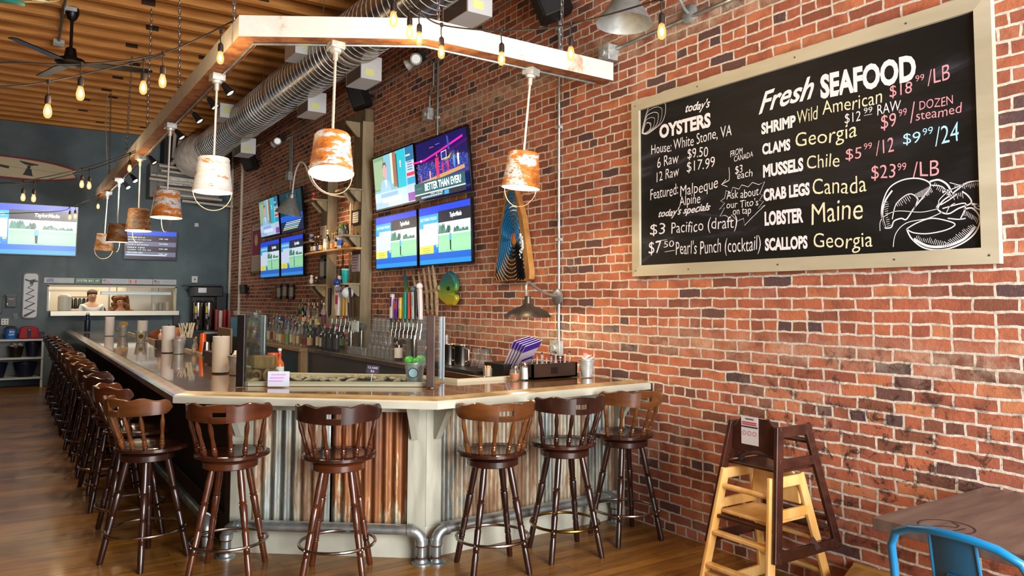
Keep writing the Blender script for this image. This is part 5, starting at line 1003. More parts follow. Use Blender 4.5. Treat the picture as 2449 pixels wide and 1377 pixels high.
for i,(u,l) in enumerate(((.42,.2),(.55,.24),(.68,.27),(.80,.29),(.90,.3))):
    B().tube([MF@Vector((u-.08,.2+l,.02)),MF@Vector((u,.2+l*.6,.04)),MF@Vector((u+.06,.2,.04)),MF@Vector((u+.05,.2-l*.5,.03)),MF@Vector((u+.04,.2-l*.85,.02))],[.01,.02,.024,.022,.014],8).make('rib',ROPE,fs,world=True)
B().tube([MF@Vector((.12,.2,.02)),MF@Vector((.5,.19,.03)),MF@Vector((.95,.22,.03)),MF@Vector((1.02,.25,.03))],[.016,.02,.03,.03],8).make('spine',ROPE,fs,world=True)
B().prism([(.1,.22),(.04,.42),(.09,.43),(.16,.24),(.12,.02),(.04,-.05),(.05,.1)],-.01,.015,MF).make('tail_fin',HM,fs,world=True,smooth=0,bevel=.006)
# ---------------------------------------------------------------- back bar along the brick wall
BBZ=1.0
bbk=thing('back_bar','dark wooden back bar counter with bottles along the brick wall','counter',(3.76,8.5,0))
BBW=P('back_bar_wood','#3a2416',.35,col2='#5a3a22',nscale=3,stretch=(4,.6,1),coat=.4); LBW=P('light_back_bar','#8a6a3c',.4,col2='#a88450',nscale=3,stretch=(4,.6,1),coat=.3)
B().bx((3.47,5.15,BBZ-.05),(W-.002,10.3,BBZ)).make('worktop',BBW,bbk,world=True,smooth=0,bevel=.006)
B().bx((3.36,10.3,BBZ-.05),(W-.002,13.2,BBZ)).make('worktop',LBW,bbk,world=True,smooth=0,bevel=.006)
B().bx((3.52,5.15,.06),(W-.002,10.3,BBZ-.05)).make('cabinet_front',P('cabinet_dark','#20140d',.5,col2='#33211a',nscale=3),bbk,world=True,smooth=0)
B().bx((3.44,10.36,.06),(W-.002,13.2,BBZ-.05)).make('cabinet_front',P('cooler_black','#100e0d',.5),bbk,world=True,smooth=0)
B().bx((3.38,10.3,0),(3.48,10.4,BBZ-.05)).make('support_post',LBW,bbk,world=True,smooth=0)
B().bx((3.43,10.7,.3),(3.44,11.6,.85)).make('cooler_door',P('cooler_glass','#1c3a3a',.1,spec=.8),bbk,world=True,smooth=0)
st=tag(boxobj('riser_step',(3.69,10.45,BBZ),(3.885,11.75,BBZ+.26),P('riser_dark','#1a110b',.5)),'dark riser step at the back of the liquor shelf','riser')
GB='liquor bottles on the back bar'
Rb=random.Random(11)
pal=[('clear',GL,'#d8c890'),('amber',GLA,'#a8641c'),('pale yellow',GL,'#cdbf6a'),('clear',GL,None),('honey',GLA,'#c88a34'),('pink',GL,'#c8407a'),('green',GRNB,None),('dark',DARKB,None)]
caps=[('red','#c8202a'),('cream','#d8ccaa'),('blue','#2a5ac0'),('yellow','#d8b82a'),('teal','#18a8b8'),('black','#17171a'),('purple','#5a2a6a'),('green','#2a7a4a')]
labs=[('white','#d8d4c4'),('tan','#b8945a'),('cream','#d4c8a0'),('plum','#6a1c40'),('orange','#c8682a'),('green','#5a8a4a'),('brown','#6a4424')]
seen=set()
def liquor(i,row,x,yy,z,h,r,ci=None,ki=None,li=None):
    a=pal[ci if ci is not None else Rb.randrange(len(pal))]; c=caps[ki if ki is not None else Rb.randrange(len(caps))]; l=labs[li if li is not None else Rb.randrange(len(labs))]
    lab='%s liquor bottle with %s cap and %s label, %s row, %s from the left'%(a[0],c[0],l[0],row,ORD2[i])
    bottle('liquor_bottle',lab,'bottle',(x,yy,z),h,r,a[1],a[2],l[1],c[1],GB,Rb.random()<.6,Rb.randrange(3))
ORD2=ORD+['fifteenth','sixteenth']
ys_=[12.45,12.28,12.12,11.96,11.8,11.63,11.47,11.3,11.14,10.98,10.82,10.66,10.5,10.34]
for i,yy in enumerate(ys_): liquor(i,'front',3.51+.02*Rb.random(),yy,BBZ,.29+.05*Rb.random(),.040+.006*Rb.random(),[0,2,0,5,4,0,2,4,1,4,4,2,5,6][i],[0,1,3,2,5,3,2,4,0,5,1,3,5,5][i],[0,2,3,1,0,2,4,5,0,1,2,6,3,1][i])
for i in range(13): liquor(i,'second',3.615+.01*Rb.random(),12.4-.155*i,BBZ,.34+.05*Rb.random(),.038,[0,3,2,7,0,3,3,3,0,1,6,7,7][i],[5,2,6,5,0,2,5,5,2,4,5,3,5][i])
for i in range(9): liquor(i,'top step',3.77+.04*Rb.random(),11.62-.13*i,BBZ+.26,.30+.06*Rb.random(),.037,[6,6,7,4,6,0,4,7,4][i],[7,0,5,3,5,1,5,5,1][i])
for i in range(7): liquor(i,'back',3.86,12.9-.1*i if i<2 else 10.36-.09*(i-2),BBZ,.33,.036,[3,0,7,6,4,7,7][i],[0,2,5,5,3,5,5][i])
for i,(yy,nm) in enumerate(((9.74,'left'),(9.53,'middle'),(9.31,'right'))):
    bottle('wine_bottle','dark bottle with red and pink neck, %s of three beside the tap tower'%nm,'bottle',(3.512,yy,BBZ),.34,.04,DARKB,None,'#2a2228','#c8283c',GB,False,2,lab2='#c88a94')
bottle('wine_bottle','dark wine bottle with white label left of the red-necked three','bottle',(3.56,9.95,BBZ),.33,.042,DARKB,None,'#d4cabc','#1a1a1a',GB); bottle('wine_bottle','slim dark bottle with cream strip label beside the white labelled one','bottle',(3.56,10.12,BBZ),.35,.036,DARKB,None,'#c8bc98','#d8c040',GB)
o=thing('blue_stripe_box','blue and white striped box standing tilted behind the left liquor bottles','box',(3.8,12.62,BBZ)); M=Matrix.Translation((3.8,12.62,BBZ+.2))@Matrix.Rotation(.35,4,'X'); B().box((0,0,0),(.1,.16,.34),M=M).make('carton',solid('#2a3f8a',.5),o,world=True,smooth=0)
b=B()
for i in range(4): b.box((-.052,-.06+.04*i,.1),(.004,.016,.13),M=M)
b.make('white_stripes',solid('#d0d8e8'),o,world=True,smooth=0)
# tap towers
STEEL=P('polished_steel','#a8a49c',.18,1.0,col2='#c8c4bc',nscale=6)
def tap_tower(label,y0,y1,cols,n,x=3.66):
    o=thing('tap_tower',label,'beer tap tower',(x,(y0+y1)/2,BBZ))
    B().tube([(x,y1,BBZ+.33),(x,y0,BBZ+.33)],.045,18).make('header_pipe',STEEL,o,world=True)
    for yy in cols: B().lathe([(.055,0),(.055,.012),(.036,.018),(.036,.33)],18,o=(x,yy,BBZ)).make('column',STEEL,o,world=True)
    for i in range(n):
        yy=y1-.06-(y1-y0-.14)*i/(n-1)
        B().tube([(x-.04,yy,BBZ+.35),(x-.09,yy,BBZ+.35),(x-.10,yy,BBZ+.32),(x-.105,yy,BBZ+.26)],.010,8).tube([(x-.09,yy,BBZ+.34),(x-.085,yy,BBZ+.42)],.008,8).make('faucet',P('faucet_chrome','#c4c4c4',.15,1.0),o,world=True)
    return o
TW1=tap_tower('steel two-column beer tap tower in the middle of the back bar',8.78,9.70,(8.86,9.2),6)
TW2=tap_tower('steel two-column beer tap tower with the colourful handles, nearer',6.98,7.82,(7.05,7.4),8)
GT_='beer tap handles'
def handle(label,y,z0,h,w,d,c,c2=None,ball=None,tilt=0,x=3.575,txt=None):
    o=bpy.data.objects.new('tap_handle',None); COL.objects.link(o); o.rotation_euler=(tilt,0,0); tw=TW1 if y>8.5 else TW2; o.parent=tw; o.location=Vector((x,y,z0))-tw.location; o['label']=label
    B().lathe([(.012,0),(.014,.03),(.018,.045)],10).make('ferrule',P('faucet_chrome','#c4c4c4',.15,1.0),o)
    B().prism([(-w*.35,.04),(w*.35,.04),(w*.5,h*.5),(w*.5,h),(-w*.5,h),(-w*.5,h*.5)],-d/2,d/2,Matrix(((0,0,1,0),(1,0,0,0),(0,1,0,0),(0,0,0,1)))).make('grip',solid(c,.35),o,smooth=0,bevel=.006)
    if c2: B().box((-d/2-.001,0,h*.72),(.003,w*.8,h*.34)).make('badge',solid(c2,.4),o,smooth=0)
    if ball: B().ball((0,0,h+.03),ball[0],14,10).make('topper',solid(ball[1],.35),o)
    if txt:
        M=Matrix(((0,0,-1,-d/2-.003),(0,-1,0,0),(1,0,0,0),(0,0,0,1))) ; M=Matrix(((0,0,-1,-d/2-.0035),(0,1,0,w*.2),(1,0,0,0),(0,0,0,1)))
        b=B(); write(b,txt[0],M,(h*.2,0),(h*.85,0),w*.5,0,.03); b.make('lettering',solid(txt[1]),o,smooth=0)
    return o
handle('tall black tap handle on the middle tower',9.75,BBZ+.42,.40,.055,.04,'#121214')
handle('white cylinder tap handle with red letters on the middle tower',9.42,BBZ+.42,.34,.11,.06,'#d8d4d0','#a8284a',(.05,'#8a7a88'))
handle('blue and red topped tap handle behind the white cylinder one',9.50,BBZ+.5,.36,.06,.05,'#c8c4c0',None,(.05,'#2a3a8a'))
handle('yellow tap handle on the middle tower',9.22,BBZ+.42,.30,.06,.04,'#d8a81c')
handle('white tap handle with round shell badge on the middle tower',9.12,BBZ+.42,.30,.05,.04,'#c8b89a',None,(.075,'#d0dce0'))
handle('dark brown leaning paddle tap handle on the middle tower',9.0,BBZ+.40,.42,.06,.035,'#2e130c','#b8a890',None,-.18)
hs_=[('white tap handle with purple emblem block, leftmost on the near tower',7.80,.31,.055,'#d8d4dc','#5a2a7a',None,.05),
('purple and yellow patterned tap handle, lower, second on the near tower',7.68,.26,.06,'#5a1c9a','#c83a2a',None,.05),
('yellow tap handle on the near tower',7.56,.27,.055,'#e0c42a','#d8d0c0',None,-.0),
('teal tap handle on the near tower',7.44,.33,.055,'#0a9a9a',None,None,-.02),
('slim red tap handle on the near tower',7.34,.32,.03,'#c83a24',None,None,-.04),
('pale grey tap handle with fish top on the near tower',7.24,.33,.05,'#b8c8cc','#8a9aa0',(.035,'#5a6a70'),-.06),
('black tap handle behind the pale ones on the near tower',7.17,.34,.04,'#15161a',None,None,-.06),
('white tap handle with rounded top, rightmost on the near tower',7.08,.36,.055,'#d4ccd0',None,(.035,'#dcd6d8'),-.1)]
for lb,yy,h,w,c,c2,bl,tl in hs_: handle(lb,yy,BBZ+.42,h,w,.035,c,c2,bl,tl,txt=None)
# drinking glasses
def pint(label,loc,h=.15,r=.042,flip=True,group='stacked glasses on the back bar'):
    pr=[(.001,.004),(r*.72,.003),(r*.74,0),(r,h),(r*.95,h),(r*.68,.012),(.001,.012)]
    if flip: pr=[(a,h-z) for a,z in pr]
    o=B().lathe(pr,16).make('pint_glass',GL); o.location=loc; return tag(o,label,'glass',group)
k=0
for row,(cols_) in enumerate(((8.42,8.30,8.18,8.06,7.94,7.82),(8.36,8.24,8.12,8.0,7.88),(8.3,8.18,8.06,7.94))):
    for i,yy in enumerate(cols_): pint('upturned glass, %s layer of the stack between the taps, %s from the left'%(['bottom','middle','top'][row],ORD[i]),(3.60,yy,BBZ+.002+.152*row))
for i in range(6): pint('short glass in the row before the middle tap tower, %s from the left'%ORD[i],(3.58,9.02-.10*i,BBZ+.002),.09,.038,True,'short glasses before the middle tap tower')
for i in range(5): pint('pint glass behind the near tap tower, %s from the left'%ORD[i],(3.86,7.5-.13*i,BBZ+.002),.15,.042,True,'glasses behind the near tap tower')
for i in range(4): pint('pint glass second layer behind the near tap tower, %s from the left'%ORD[i],(3.86,7.44-.13*i,BBZ+.154),.15,.042,True,'glasses behind the near tap tower')
bottle('liquor_bottle','brown square bottle with white label in front of the near tap tower','bottle',(3.60,7.66,BBZ),.27,.045,BRNB,None,'#d4c8bc','#1a1412',None,False,2)
o=B().bx((-.01,-.1,0),(.01,.1,.13)).make('menu_card',solid('#b0bcc0',.4)); o.location=(3.52,8.72,1.28); tag(o,'pale square card on the middle tap tower','sign'); B().bx((-.012,-.085,.02),(-.010,.085,.11)).make('card_face',solid('#c8d0d0',.5),o)
o=B().bx((-.01,-.18,0),(.01,.18,.22)).make('acrylic_picture',glass('acrylic','#e8f0f0',.22)); o.location=(3.9,8.0,1.32); tag(o,'clear acrylic picture card behind the stacked pint glasses','sign'); B().bx((-.03,-.1,-.32),(.03,.1,-.31)).bx((-.005,-.1,-.31),(.005,.1,0)).make('stand',glass('acrylic','#e8f0f0',.22),o); B().bx((-.013,-.15,.03),(-.011,.15,.2)).make('print',P('beach_print','#8ab0a0',.5,col2='#c8d0c4',nscale=12),o)
# pitchers, jars and drip rack near the wall
rk=tag(B().bx((-.26,-.5,0),(.26,.5,.03)).make('drain_mat',P('rubber_black','#0e0e0f',.6),bevel=.004),'black rubber drain mat behind the bar near the wall','drain mat'); rk.location=(3.76,6.38,BBZ)
def pitcher(label,loc):
    o=B().lathe([(.07,0),(.074,.004),(.074,.19),(.078,.2),(.076,.2),(.071,.19),(.07,.01)],24).make('steel_pitcher',P('brushed_steel','#b8b4b0',.22,1.0)); o.location=loc; tag(o,label,'pitcher'); B().tube([(0,-.075,.17),(0,-.13,.16),(0,-.13,.06),(0,-.075,.04)],.008,8).make('handle',MATS['brushed_steel'],o)
pitcher('steel pitcher on the drain mat, left of two',(3.66,6.62,BBZ+.03)); pitcher('steel pitcher on the drain mat, right of two',(3.70,6.44,BBZ+.03))
for i,(x,yy) in enumerate(((3.78,6.28),(3.76,6.10))):
    o=B().lathe([(.07,0),(.072,.004),(.05,.17),(.045,.175),(.001,.176)],20,cap=False).make('glass_pitcher',GL); o.location=(x,yy,BBZ+.03); tag(o,'upturned clear glass carafe on the drain mat, %s of two'%('left','right')[i],'carafe')
o=B().lathe([(.03,0),(.032,.08),(.05,.12),(.05,.15),(.035,.2),(.01,.24)],16).make('copper_shaker',P('copper','#b8703a',.2,1.0)); o.location=(3.56,6.86,BBZ); tag(o,'copper cup half hidden behind the brown guard post','cup')
# menus in a black caddy
o=thing('menu_caddy','black caddy holding fanned purple and white menus by the wall','menu holder',(3.70,5.62,ZB))
B().bx((3.55,5.46,BBZ),(3.85,5.78,BBZ+.12)).make('caddy_box',P('caddy_black','#0f0e10',.5),o,world=True,smooth=0,bevel=.004)
for i in range(5):
    M=Matrix.Translation((3.66+.012*i,5.68-.02*i,BBZ+.10))@Matrix.Rotation(.62+.03*i,4,'X')@Matrix.Rotation(.3,4,'Z')
    p=B().box((0,-.1,.17),(.22,.004,.38),M=M).make('menu',solid('#b8aebc',.6),o,world=True,smooth=0)
    q=B().bx((-.11,-.1035,.28),(.11,-.1025,.36),M=M).bx((-.11,-.1035,.0),(.02,-.1025,.05),M=M).bx((-.05,-.1035,.15),(.10,-.1025,.18),M=M).make('purple_band',solid('#3a1c8a',.6),p,smooth=0); q.data.transform(Matrix.Translation(-Vector(o.location)))
o=B().lathe([(.03,0),(.034,.004),(.036,.07),(.034,.07),(.028,.006)],16,cap=False).make('toothpick_glass',GL); o.location=(3.12,5.03,ZB+.018); tag(o,'small glass of wooden toothpicks on the inner bar trim','toothpick holder')
b=B()
for i in range(26): a=Rb.random()*6.28; r=.022*Rb.random(); b.bar((r*cos(a),r*sin(a),.006),(r*1.25*cos(a+.3),r*1.25*sin(a+.3),.08+.008*Rb.random()),.003,.003)
b.make('toothpicks',solid('#c8a878',.7),o,smooth=0)
# shakers, sauces in a box, packet buckets
def shaker(label,loc,fill,r=.027,h=.09,cat='shaker',squat=False):
    pr=[(.001,0),(r,.002),(r*(1.2 if squat else .9),h*.45),(r*(1.0 if squat else .8),h*.8),(r*.75,h*.84)]
    o=B().lathe(pr,14,cap=False).make('table_shaker',GL); o.location=loc; tag(o,label,cat)
    B().lathe([(.001,.004),(r*.9,.004),(r*(1.05 if squat else .82),h*.42),(r*.9 if squat else r*.74,h*.72 if not squat else h*.5),(.001,h*.72 if not squat else h*.5)],14).make('filling',solid(fill,.7),o)
    B().lathe([(r*.8,h*.82),(r*.84,h*.84),(r*.84,h*.97),(r*.6,h*1.03),(.001,h*1.05)],14).make('lid',P('faucet_chrome','#c4c4c4',.15,1.0),o)
shaker('squat spice shaker with red pepper flakes on the bar',(3.27,4.88,ZB),'#b8682a',.035,.10,squat=True); shaker('tall salt shaker on the bar in front of the sauce box',(3.35,4.86,ZB),'#e0dedc',.03,.125); shaker('pepper shaker behind the salt shaker',(3.39,4.95,ZB),'#8a8078',.028,.12)
bxo=thing('condiment_box','dark wooden box packed with hot sauce bottles on the bar by the brick wall','condiment box',(3.63,4.93,ZB))
DKB=P('espresso_wood','#1c0f09',.4,col2='#38200f',nscale=3)
for a,c in (((3.41,4.84,0),(3.85,4.855,.115)),((3.41,5.0,0),(3.85,5.015,.115)),((3.41,4.84,0),(3.425,5.015,.115)),((3.835,4.84,0),(3.85,5.015,.115)),((3.41,4.84,0),(3.85,5.015,.012))): B().bx((a[0],a[1],ZB+a[2]),(c[0],c[1],ZB+c[2])).make('panel',DKB,bxo,world=True,smooth=0)
B().box((3.62,4.838,ZB+.06),(.06,.004,.05)).make('dark_emblem',solid('#0a0504'),bxo,world=True,smooth=0)
sau=[('clear','#d8c8a8','#d8d4cc','#1a1a1a'),('orange','#c8581c','#d84a1c','#d8281c'),('clear brown','#8a4a24','#c8b8a0','#1c1c20'),('red','#b8301c','#d8a02a','#d83424'),('black','#1c120c','#24180f','#17171a'),('brown','#9a5a2a','#d8ccb8','#1c1c1c'),('white labelled','#c8682a','#e0dcd4','#e4e4e0'),('yellow labelled','#b8702a','#d8b83a','#d8a060'),('pale','#b8b0a0','#c8c0b0','#26262a'),('red topped','#a83a1c','#c84a2a','#d8242a'),('dark red','#7a1c14','#b8342a','#c81c24')]
for i,(nm,lq,lc,cc) in enumerate(sau):
    yy=4.90 if i<9 else 4.965; x=3.45+.046*i if i<9 else 3.60+.09*(i-9)
    bottle('hot_sauce_bottle','%s hot sauce bottle standing in the dark box, %s'%(nm,('%s in the front row'%ORD[i]) if i<9 else ('behind the others, '+('left' if i==9 else 'right'))),'bottle',(x,yy,ZB+.013),.145+.02*(i%3)+.02*(i>8),.019,GLA if i%2 else GL,lq,lc,cc,'hot sauces in the dark box',False,1)
def pail(label,loc,r=.06,h=.13,fill='packets',badge=None,lip=.004,group=None):
    o=B().lathe([(r*.72,0),(r*.73,.004),(r*.84,h*.5),(r*.85,h*.52),(r,h),(r+lip,h+.002),(r+lip,h-.006),(r*.98,h-.004),(r*.7,.01),(.001,.01)],22,cap=False).make('metal_pail',GALV); o.location=loc; tag(o,label,'pail',group); R_=random.Random(hash(label)%1000)
    if fill=='packets':
        b=B()
        for i in range(22):
            a=R_.random()*6.28; q=r*.75*R_.random(); M=Matrix.Translation((q*cos(a),q*sin(a),h-.01+.03*R_.random()))@Matrix.Rotation(R_.random()*3,4,'Z')@Matrix.Rotation(.4+R_.random()*1.0,4,'X'); b.box((0,0,.015),(.03,.004,.055),i%3,M)
        b.make('sugar_packets',[solid('#c8b8a8',.7),solid('#b88a98',.7),solid('#d4ccc4',.7)],o,smooth=0); o.children[-1]['kind']='stuff'
    if fill=='limes':
        for (x,y_,z) in ((-.035,.02,0),(.04,-.01,.005),(.0,-.035,-.01)): B().ball((x,y_,h+z+.014),.036,14,10,0,(1,1,.95)).make('lime',P('lime_green','#2f9a24',.35,col2='#52b83a',nscale=40,bmp=.1),o)
    if fill=='crackers':
        b=B()
        for i in range(14): a=R_.random()*6.28; q=r*.6*R_.random(); b.box((q*cos(a),q*sin(a),h+.02+.02*R_.random()),(.05,.01,.05),0,None,R_.random()*3)
        b.make('cracker_packets',solid('#b08a48',.6),o,smooth=0); o.children[-1]['kind']='stuff'
    if badge:
        f=frame((0,0,0),(1,0,0),(0,1,0)); a=atan2(-loc[1]-0,-loc[0])
        M=Matrix.Rotation(a+badge[2],4,'Z')@Matrix.Translation((r*.885,0,h*.55))@Matrix.Rotation(pi/2+.12,4,'Y'); b=B(); b.lathe([(.001,.002),(r*.42,.002),(r*.42,-.002)],20,M,0,False); b.lathe([(r*.42,.003),(r*.5,.003),(r*.5,-.002)],20,M,1,False); b.make('badge',[solid(badge[0],.5),solid(badge[1],.5)],o,smooth=0)
    return o
pail('small galvanised pail of sugar packets at the right end of the bar',(3.90,4.78,ZB),.062,.14)
pail('galvanised pail of two green limes beside the brown guard post',(2.49,5.02,ZB),.075,.155,'limes',('#a8c8d0','#2a4a7a',-.15))
pail('galvanised pail of packets before the paper towel roll, beside the black guard post',(1.58,6.40,ZB),.075,.15,'packets',('#c8d0d0','#1c1c1c',.4))
pail('galvanised pail of packets, second along the long bar',(1.63,9.21,ZB),.075,.155)
pail('galvanised pail with a yellow round badge, third along the long bar',(1.60,11.86,ZB),.08,.155,'none',('#3a3424','#c8b02a',0))
pail('galvanised pail of crackers near the far end of the long bar',(1.62,14.02,ZB),.085,.17,'crackers')
def towel(label,loc,r=.062,h=.29):
    o=B().lathe([(.02,.004),(r,.004),(r,h),(.02,h)],24).make('paper_towel_roll',P('tissue_white','#cfcac6',.85)); o.location=loc; tag(o,label,'paper towel roll')
    B().lathe([(.07,0),(.07,.006),(.001,.007)],20).tube([(0,0,0),(0,0,h+.02)],.006,8).make('holder',P('holder_black','#1a1a1a',.4),o); return o
towel('white paper towel roll beside the black guard post, nearest',(1.50,6.62,ZB),.068,.30); towel('white paper towel roll behind the second pail',(1.56,9.45,ZB),.07,.30); towel('white paper towel roll behind the yellow badged pail',(1.69,12.4,ZB),.07,.29); towel('white paper towel roll near the far end of the bar',(1.44,14.2,ZB),.072,.31)
o=B().lathe([(.03,0),(.03,.0),(.042,.15),(.044,.155)],18,cap=False).make('steel_tumbler',P('brushed_steel','#b8b4b0',.22,1.0)); o.data.transform(Matrix.Rotation(pi,4,'X')); o.data.transform(Matrix.Translation((0,0,.155))); o.location=(1.79,8.55,ZB); tag(o,'upturned steel shaker tin on the long bar','shaker tin')
o=B().lathe([(.001,.23),(.03,.23),(.042,.0),(.044,.0)],18,cap=False).make('orange_cup',solid('#d8540f',.3)); o.location=(1.84,8.98,ZB); tag(o,'tall stack of upturned orange cups on the long bar','cup stack')
o=thing('straw_holder','black box of paper wrapped straws on the long bar','straw holder',(1.84,9.9,ZB)); B().box((0,0,.07),(.13,.1,.14)).make('box',solid('#1a1d1f',.5),o,bevel=.003)
b=B()
for i in range(16): b.bar((-.05+.1*Rb.random(),-.03+.06*Rb.random(),.1),(-.1+.2*Rb.random(),-.05+.1*Rb.random(),.30+.03*Rb.random()),.014,.008)
b.make('paper_straws',solid('#cfc4a8',.75),o,smooth=0)
bottle('hot_sauce_bottle','red and green capped sauce bottle before the orange cups','bottle',(1.76,9.05,ZB),.17,.022,GLA,'#a84a1c','#b8a890','#c8281c',None,False,1,lab2='#1c7a4a')
bottle('syrup_bottle','yellow topped sauce bottle before the orange cups','bottle',(1.81,9.2,ZB),.18,.026,GLA,'#b8801c','#a87a3c','#d8c82a',None,False,1)
o=thing('condiment_caddy','dark caddy with red topped bottle on the long bar behind the second towel roll','caddy',(1.66,10.3,ZB)); B().box((0,0,.05),(.2,.16,.10)).make('box',solid('#2a2220',.5),o,bevel=.003)
bottle('ketchup_bottle','red ketchup bottle standing in the dark caddy','bottle',(1.69,10.28,ZB+.101),.15,.028,solid('#b8241c',.3),None,None,'#d8241c',None,False,1); bottle('mayo_bottle','white topped bottle standing in the dark caddy','bottle',(1.61,10.3,ZB+.101),.13,.028,solid('#c8a08a',.4),None,None,'#e0dcd4',None,False,1)
o=thing('condiment_caddy','brown wooden caddy beside the nearest paper towel roll','caddy',(1.66,7.45,ZB)); B().box((0,0,.06),(.14,.5,.12)).make('box',P('walnut_box','#3a231a',.5),o,bevel=.003); B().box((.06,0,.17),(.02,.5,.34)).make('back_board',P('walnut_back','#5a4428',.5),o,bevel=.003)
for i,(c,cp,nm) in enumerate((('#3a2a1c','#1a1a1a','black capped'),('#8aa02a','#3aa03a','green capped'),('#c8281c','#d82a1c','red'),('#a8a02a','#1c1c1c','yellow green'))): bottle('sauce_bottle','%s sauce bottle in the brown caddy by the nearest towel roll'%nm,'bottle',(1.655,7.28+.1*i,ZB+.121),.14,.024,solid(c,.2),None,'#c8b890' if i%2 else None,cp,None,False,1)
o=B().lathe([(.045,0),(.048,.006),(.05,.2),(.04,.22),(.03,.23),(.03,.27),(.034,.275),(.034,.31),(.001,.315)],18).make('water_bottle',solid('#141c30',.35)); o.location=(1.25,15.9,ZB+.012); tag(o,'dark navy water bottle at the far end of the bar','bottle'); B().tube([(-.025,0,.315),(-.02,0,.335),(.02,0,.335),(.025,0,.315)],.006,6).make('carry_loop',solid('#0c0c10'),o)
# sneeze guard over the oyster trough
gd=thing('oyster_guard','glass sneeze guard with brown posts around the oyster tray on the bar corner','glass guard',(2.0,5.3,ZB))
GP=P('guard_post_brown','#2c1b18',.35,col2='#43302a',nscale=3); GPS=P('guard_post_silver','#7d858a',.3,.8)
pl,pr,ql,qr=(1.385,5.50),(2.49,4.77),(1.67,5.99),(2.765,5.11)
B().box((*pl,ZB+.25),(.055,.055,.50),rz=-.58).make('post',P('guard_post_black','#120d0c',.3),gd,world=True,smooth=0,bevel=.004); B().box((*pr,ZB+.25),(.055,.055,.50),rz=-.58).make('post',GP,gd,world=True,smooth=0,bevel=.004)
for q in (ql,qr): B().box((*q,ZB+.245),(.035,.035,.48),rz=-.58).make('post',GPS,gd,world=True,smooth=0,bevel=.003)
for a,c in ((pl,pr),(pl,ql),(pr,qr)):
    A_,C_=Vector((*a,0)),Vector((*c,0)); t=(C_-A_).normalized(); A_+=t*.03; C_-=t*.03; nn=Vector((-t.y,t.x,0))*.003
    B().prism([tuple((A_+nn).xy),tuple((C_+nn).xy),tuple((C_-nn).xy),tuple((A_-nn).xy)],ZB+.022,ZB+.49).make('glass_pane',glass('guard_glass','#f4f8f6',.006),gd,world=True,smooth=0)
tr=thing('oyster_tray','cream trimmed trough of iced oysters in the bar top','oyster tray',(2.05,5.45,ZB)); CT=MATS['cream_trim']
q4=[(1.45,5.55),(2.53,4.84),(2.70,5.32),(1.74,6.10)]
for i in range(4):
    a,c=q4[i],q4[(i+1)%4]; B().bar((*a,ZB+.012),(*c,ZB+.012),.035,.03).make('trim',CT,tr,world=True,smooth=0)
B().prism(q4,ZB-.006,ZB+.004).make('tray_base',P('tray_dark','#3a3a36',.4,.4),tr,world=True,smooth=0)
OY=P('oyster_shell','#6a6458',.7,col2='#a89c84',nscale=25,bmp=.5,bscale=60)
for i in range(26):
    u,v_=.1+.8*((i*7)%26)/26,.2+.6*Rb.random(); p=Vector(q4[0]).lerp(Vector(q4[1]),u).lerp(Vector(q4[3]).lerp(Vector(q4[2]),u),v_)
    o=B().ball((0,0,.014),.042,10,6,0,(1.2,.8,.38)).make('oyster',OY); o.location=(p.x,p.y,ZB+.006); o.rotation_euler=(.3*Rb.random(),.3*Rb.random(),6*Rb.random()); tag(o,'grey oysters lying in the cream trimmed tray on the bar','oyster','oysters in the bar tray')
o=thing('sign_card','white information card standing in front of the oyster glass, left','sign',(1.60,5.34,ZB),-.58); B().box((0,0,.055),(.15,.006,.105)).make('card',solid('#bcc4d8',.5),o,smooth=0)
b=B()
for i in range(3): b.box((-.01*i,-.0036,.085-.022*i),(.1,.001,.008))
b.make('printed_lines',solid('#b88ac8',.6),o,smooth=0)
o=thing('price_flag','small white CLAMS flag sign in the oyster tray','sign',(2.22,5.18,ZB+.006),-.5,rot=(0,.12,-.5)); B().tube([(0,0,0),(0,0,.07)],.004,6).make('stick',solid('#d8d4cc'),o); B().box((0,-.002,.10),(.09,.004,.06)).make('flag',solid('#2a2438',.6),o,smooth=0)
b=B(); M=Matrix(((1,0,0,0),(0,0,-1,-.0045),(0,1,0,0),(0,0,0,1))); write(b,'CLAMS',M,(-.036,.105),(.036,.105),.014,0,.02); write(b,'$6',M,(-.014,.08),(.014,.08),.016,0,.02); b.make('lettering',solid('#d8b0d8'),o,smooth=0)
bottle('hot_sauce_bottle','hot sauce bottle with red neck and white cap behind the oyster card','bottle',(1.76,5.86,ZB+.006),.225,.034,solid('#b8541c',.15),None,'#c8cccc','#e0e0dc',None,False,1,lab2='#c8142a')
o=thing('wood_block_prop','driftwood and shell centrepiece inside the glass guard','ornament',(1.62,5.78,ZB)); DW=P('driftwood_prop','#5a4524',.7,col2='#7a6236',nscale=6,stretch=(1,4,1),bmp=.3)
B().box((0,0,.14),(.17,.09,.10),rz=-.5).make('wood_block',DW,o,bevel=.012)
for i,(x,y_,rr) in enumerate(((-.06,-.02,.035),(.03,-.06,.045),(.08,0,.03))): B().torus((x,y_,.045),rr,.013,18,8,0,Matrix.Rotation(1.3,4,'X')).make('ring',DW,o)
B().box((0,.03,.05),(.14,.08,.09),rz=-.5).make('lower_block',DW,o,bevel=.012)
o=B().lathe([(.04,0),(.042,.004),(.042,.16),(.04,.16)],18).make('orange_cup',solid('#d8540f',.3)); o.location=(1.72,6.12,ZB-.03); o.location=(1.80,6.18,ZB+.018); tag(o,'bright orange cup behind the left end of the oyster guard','cup')
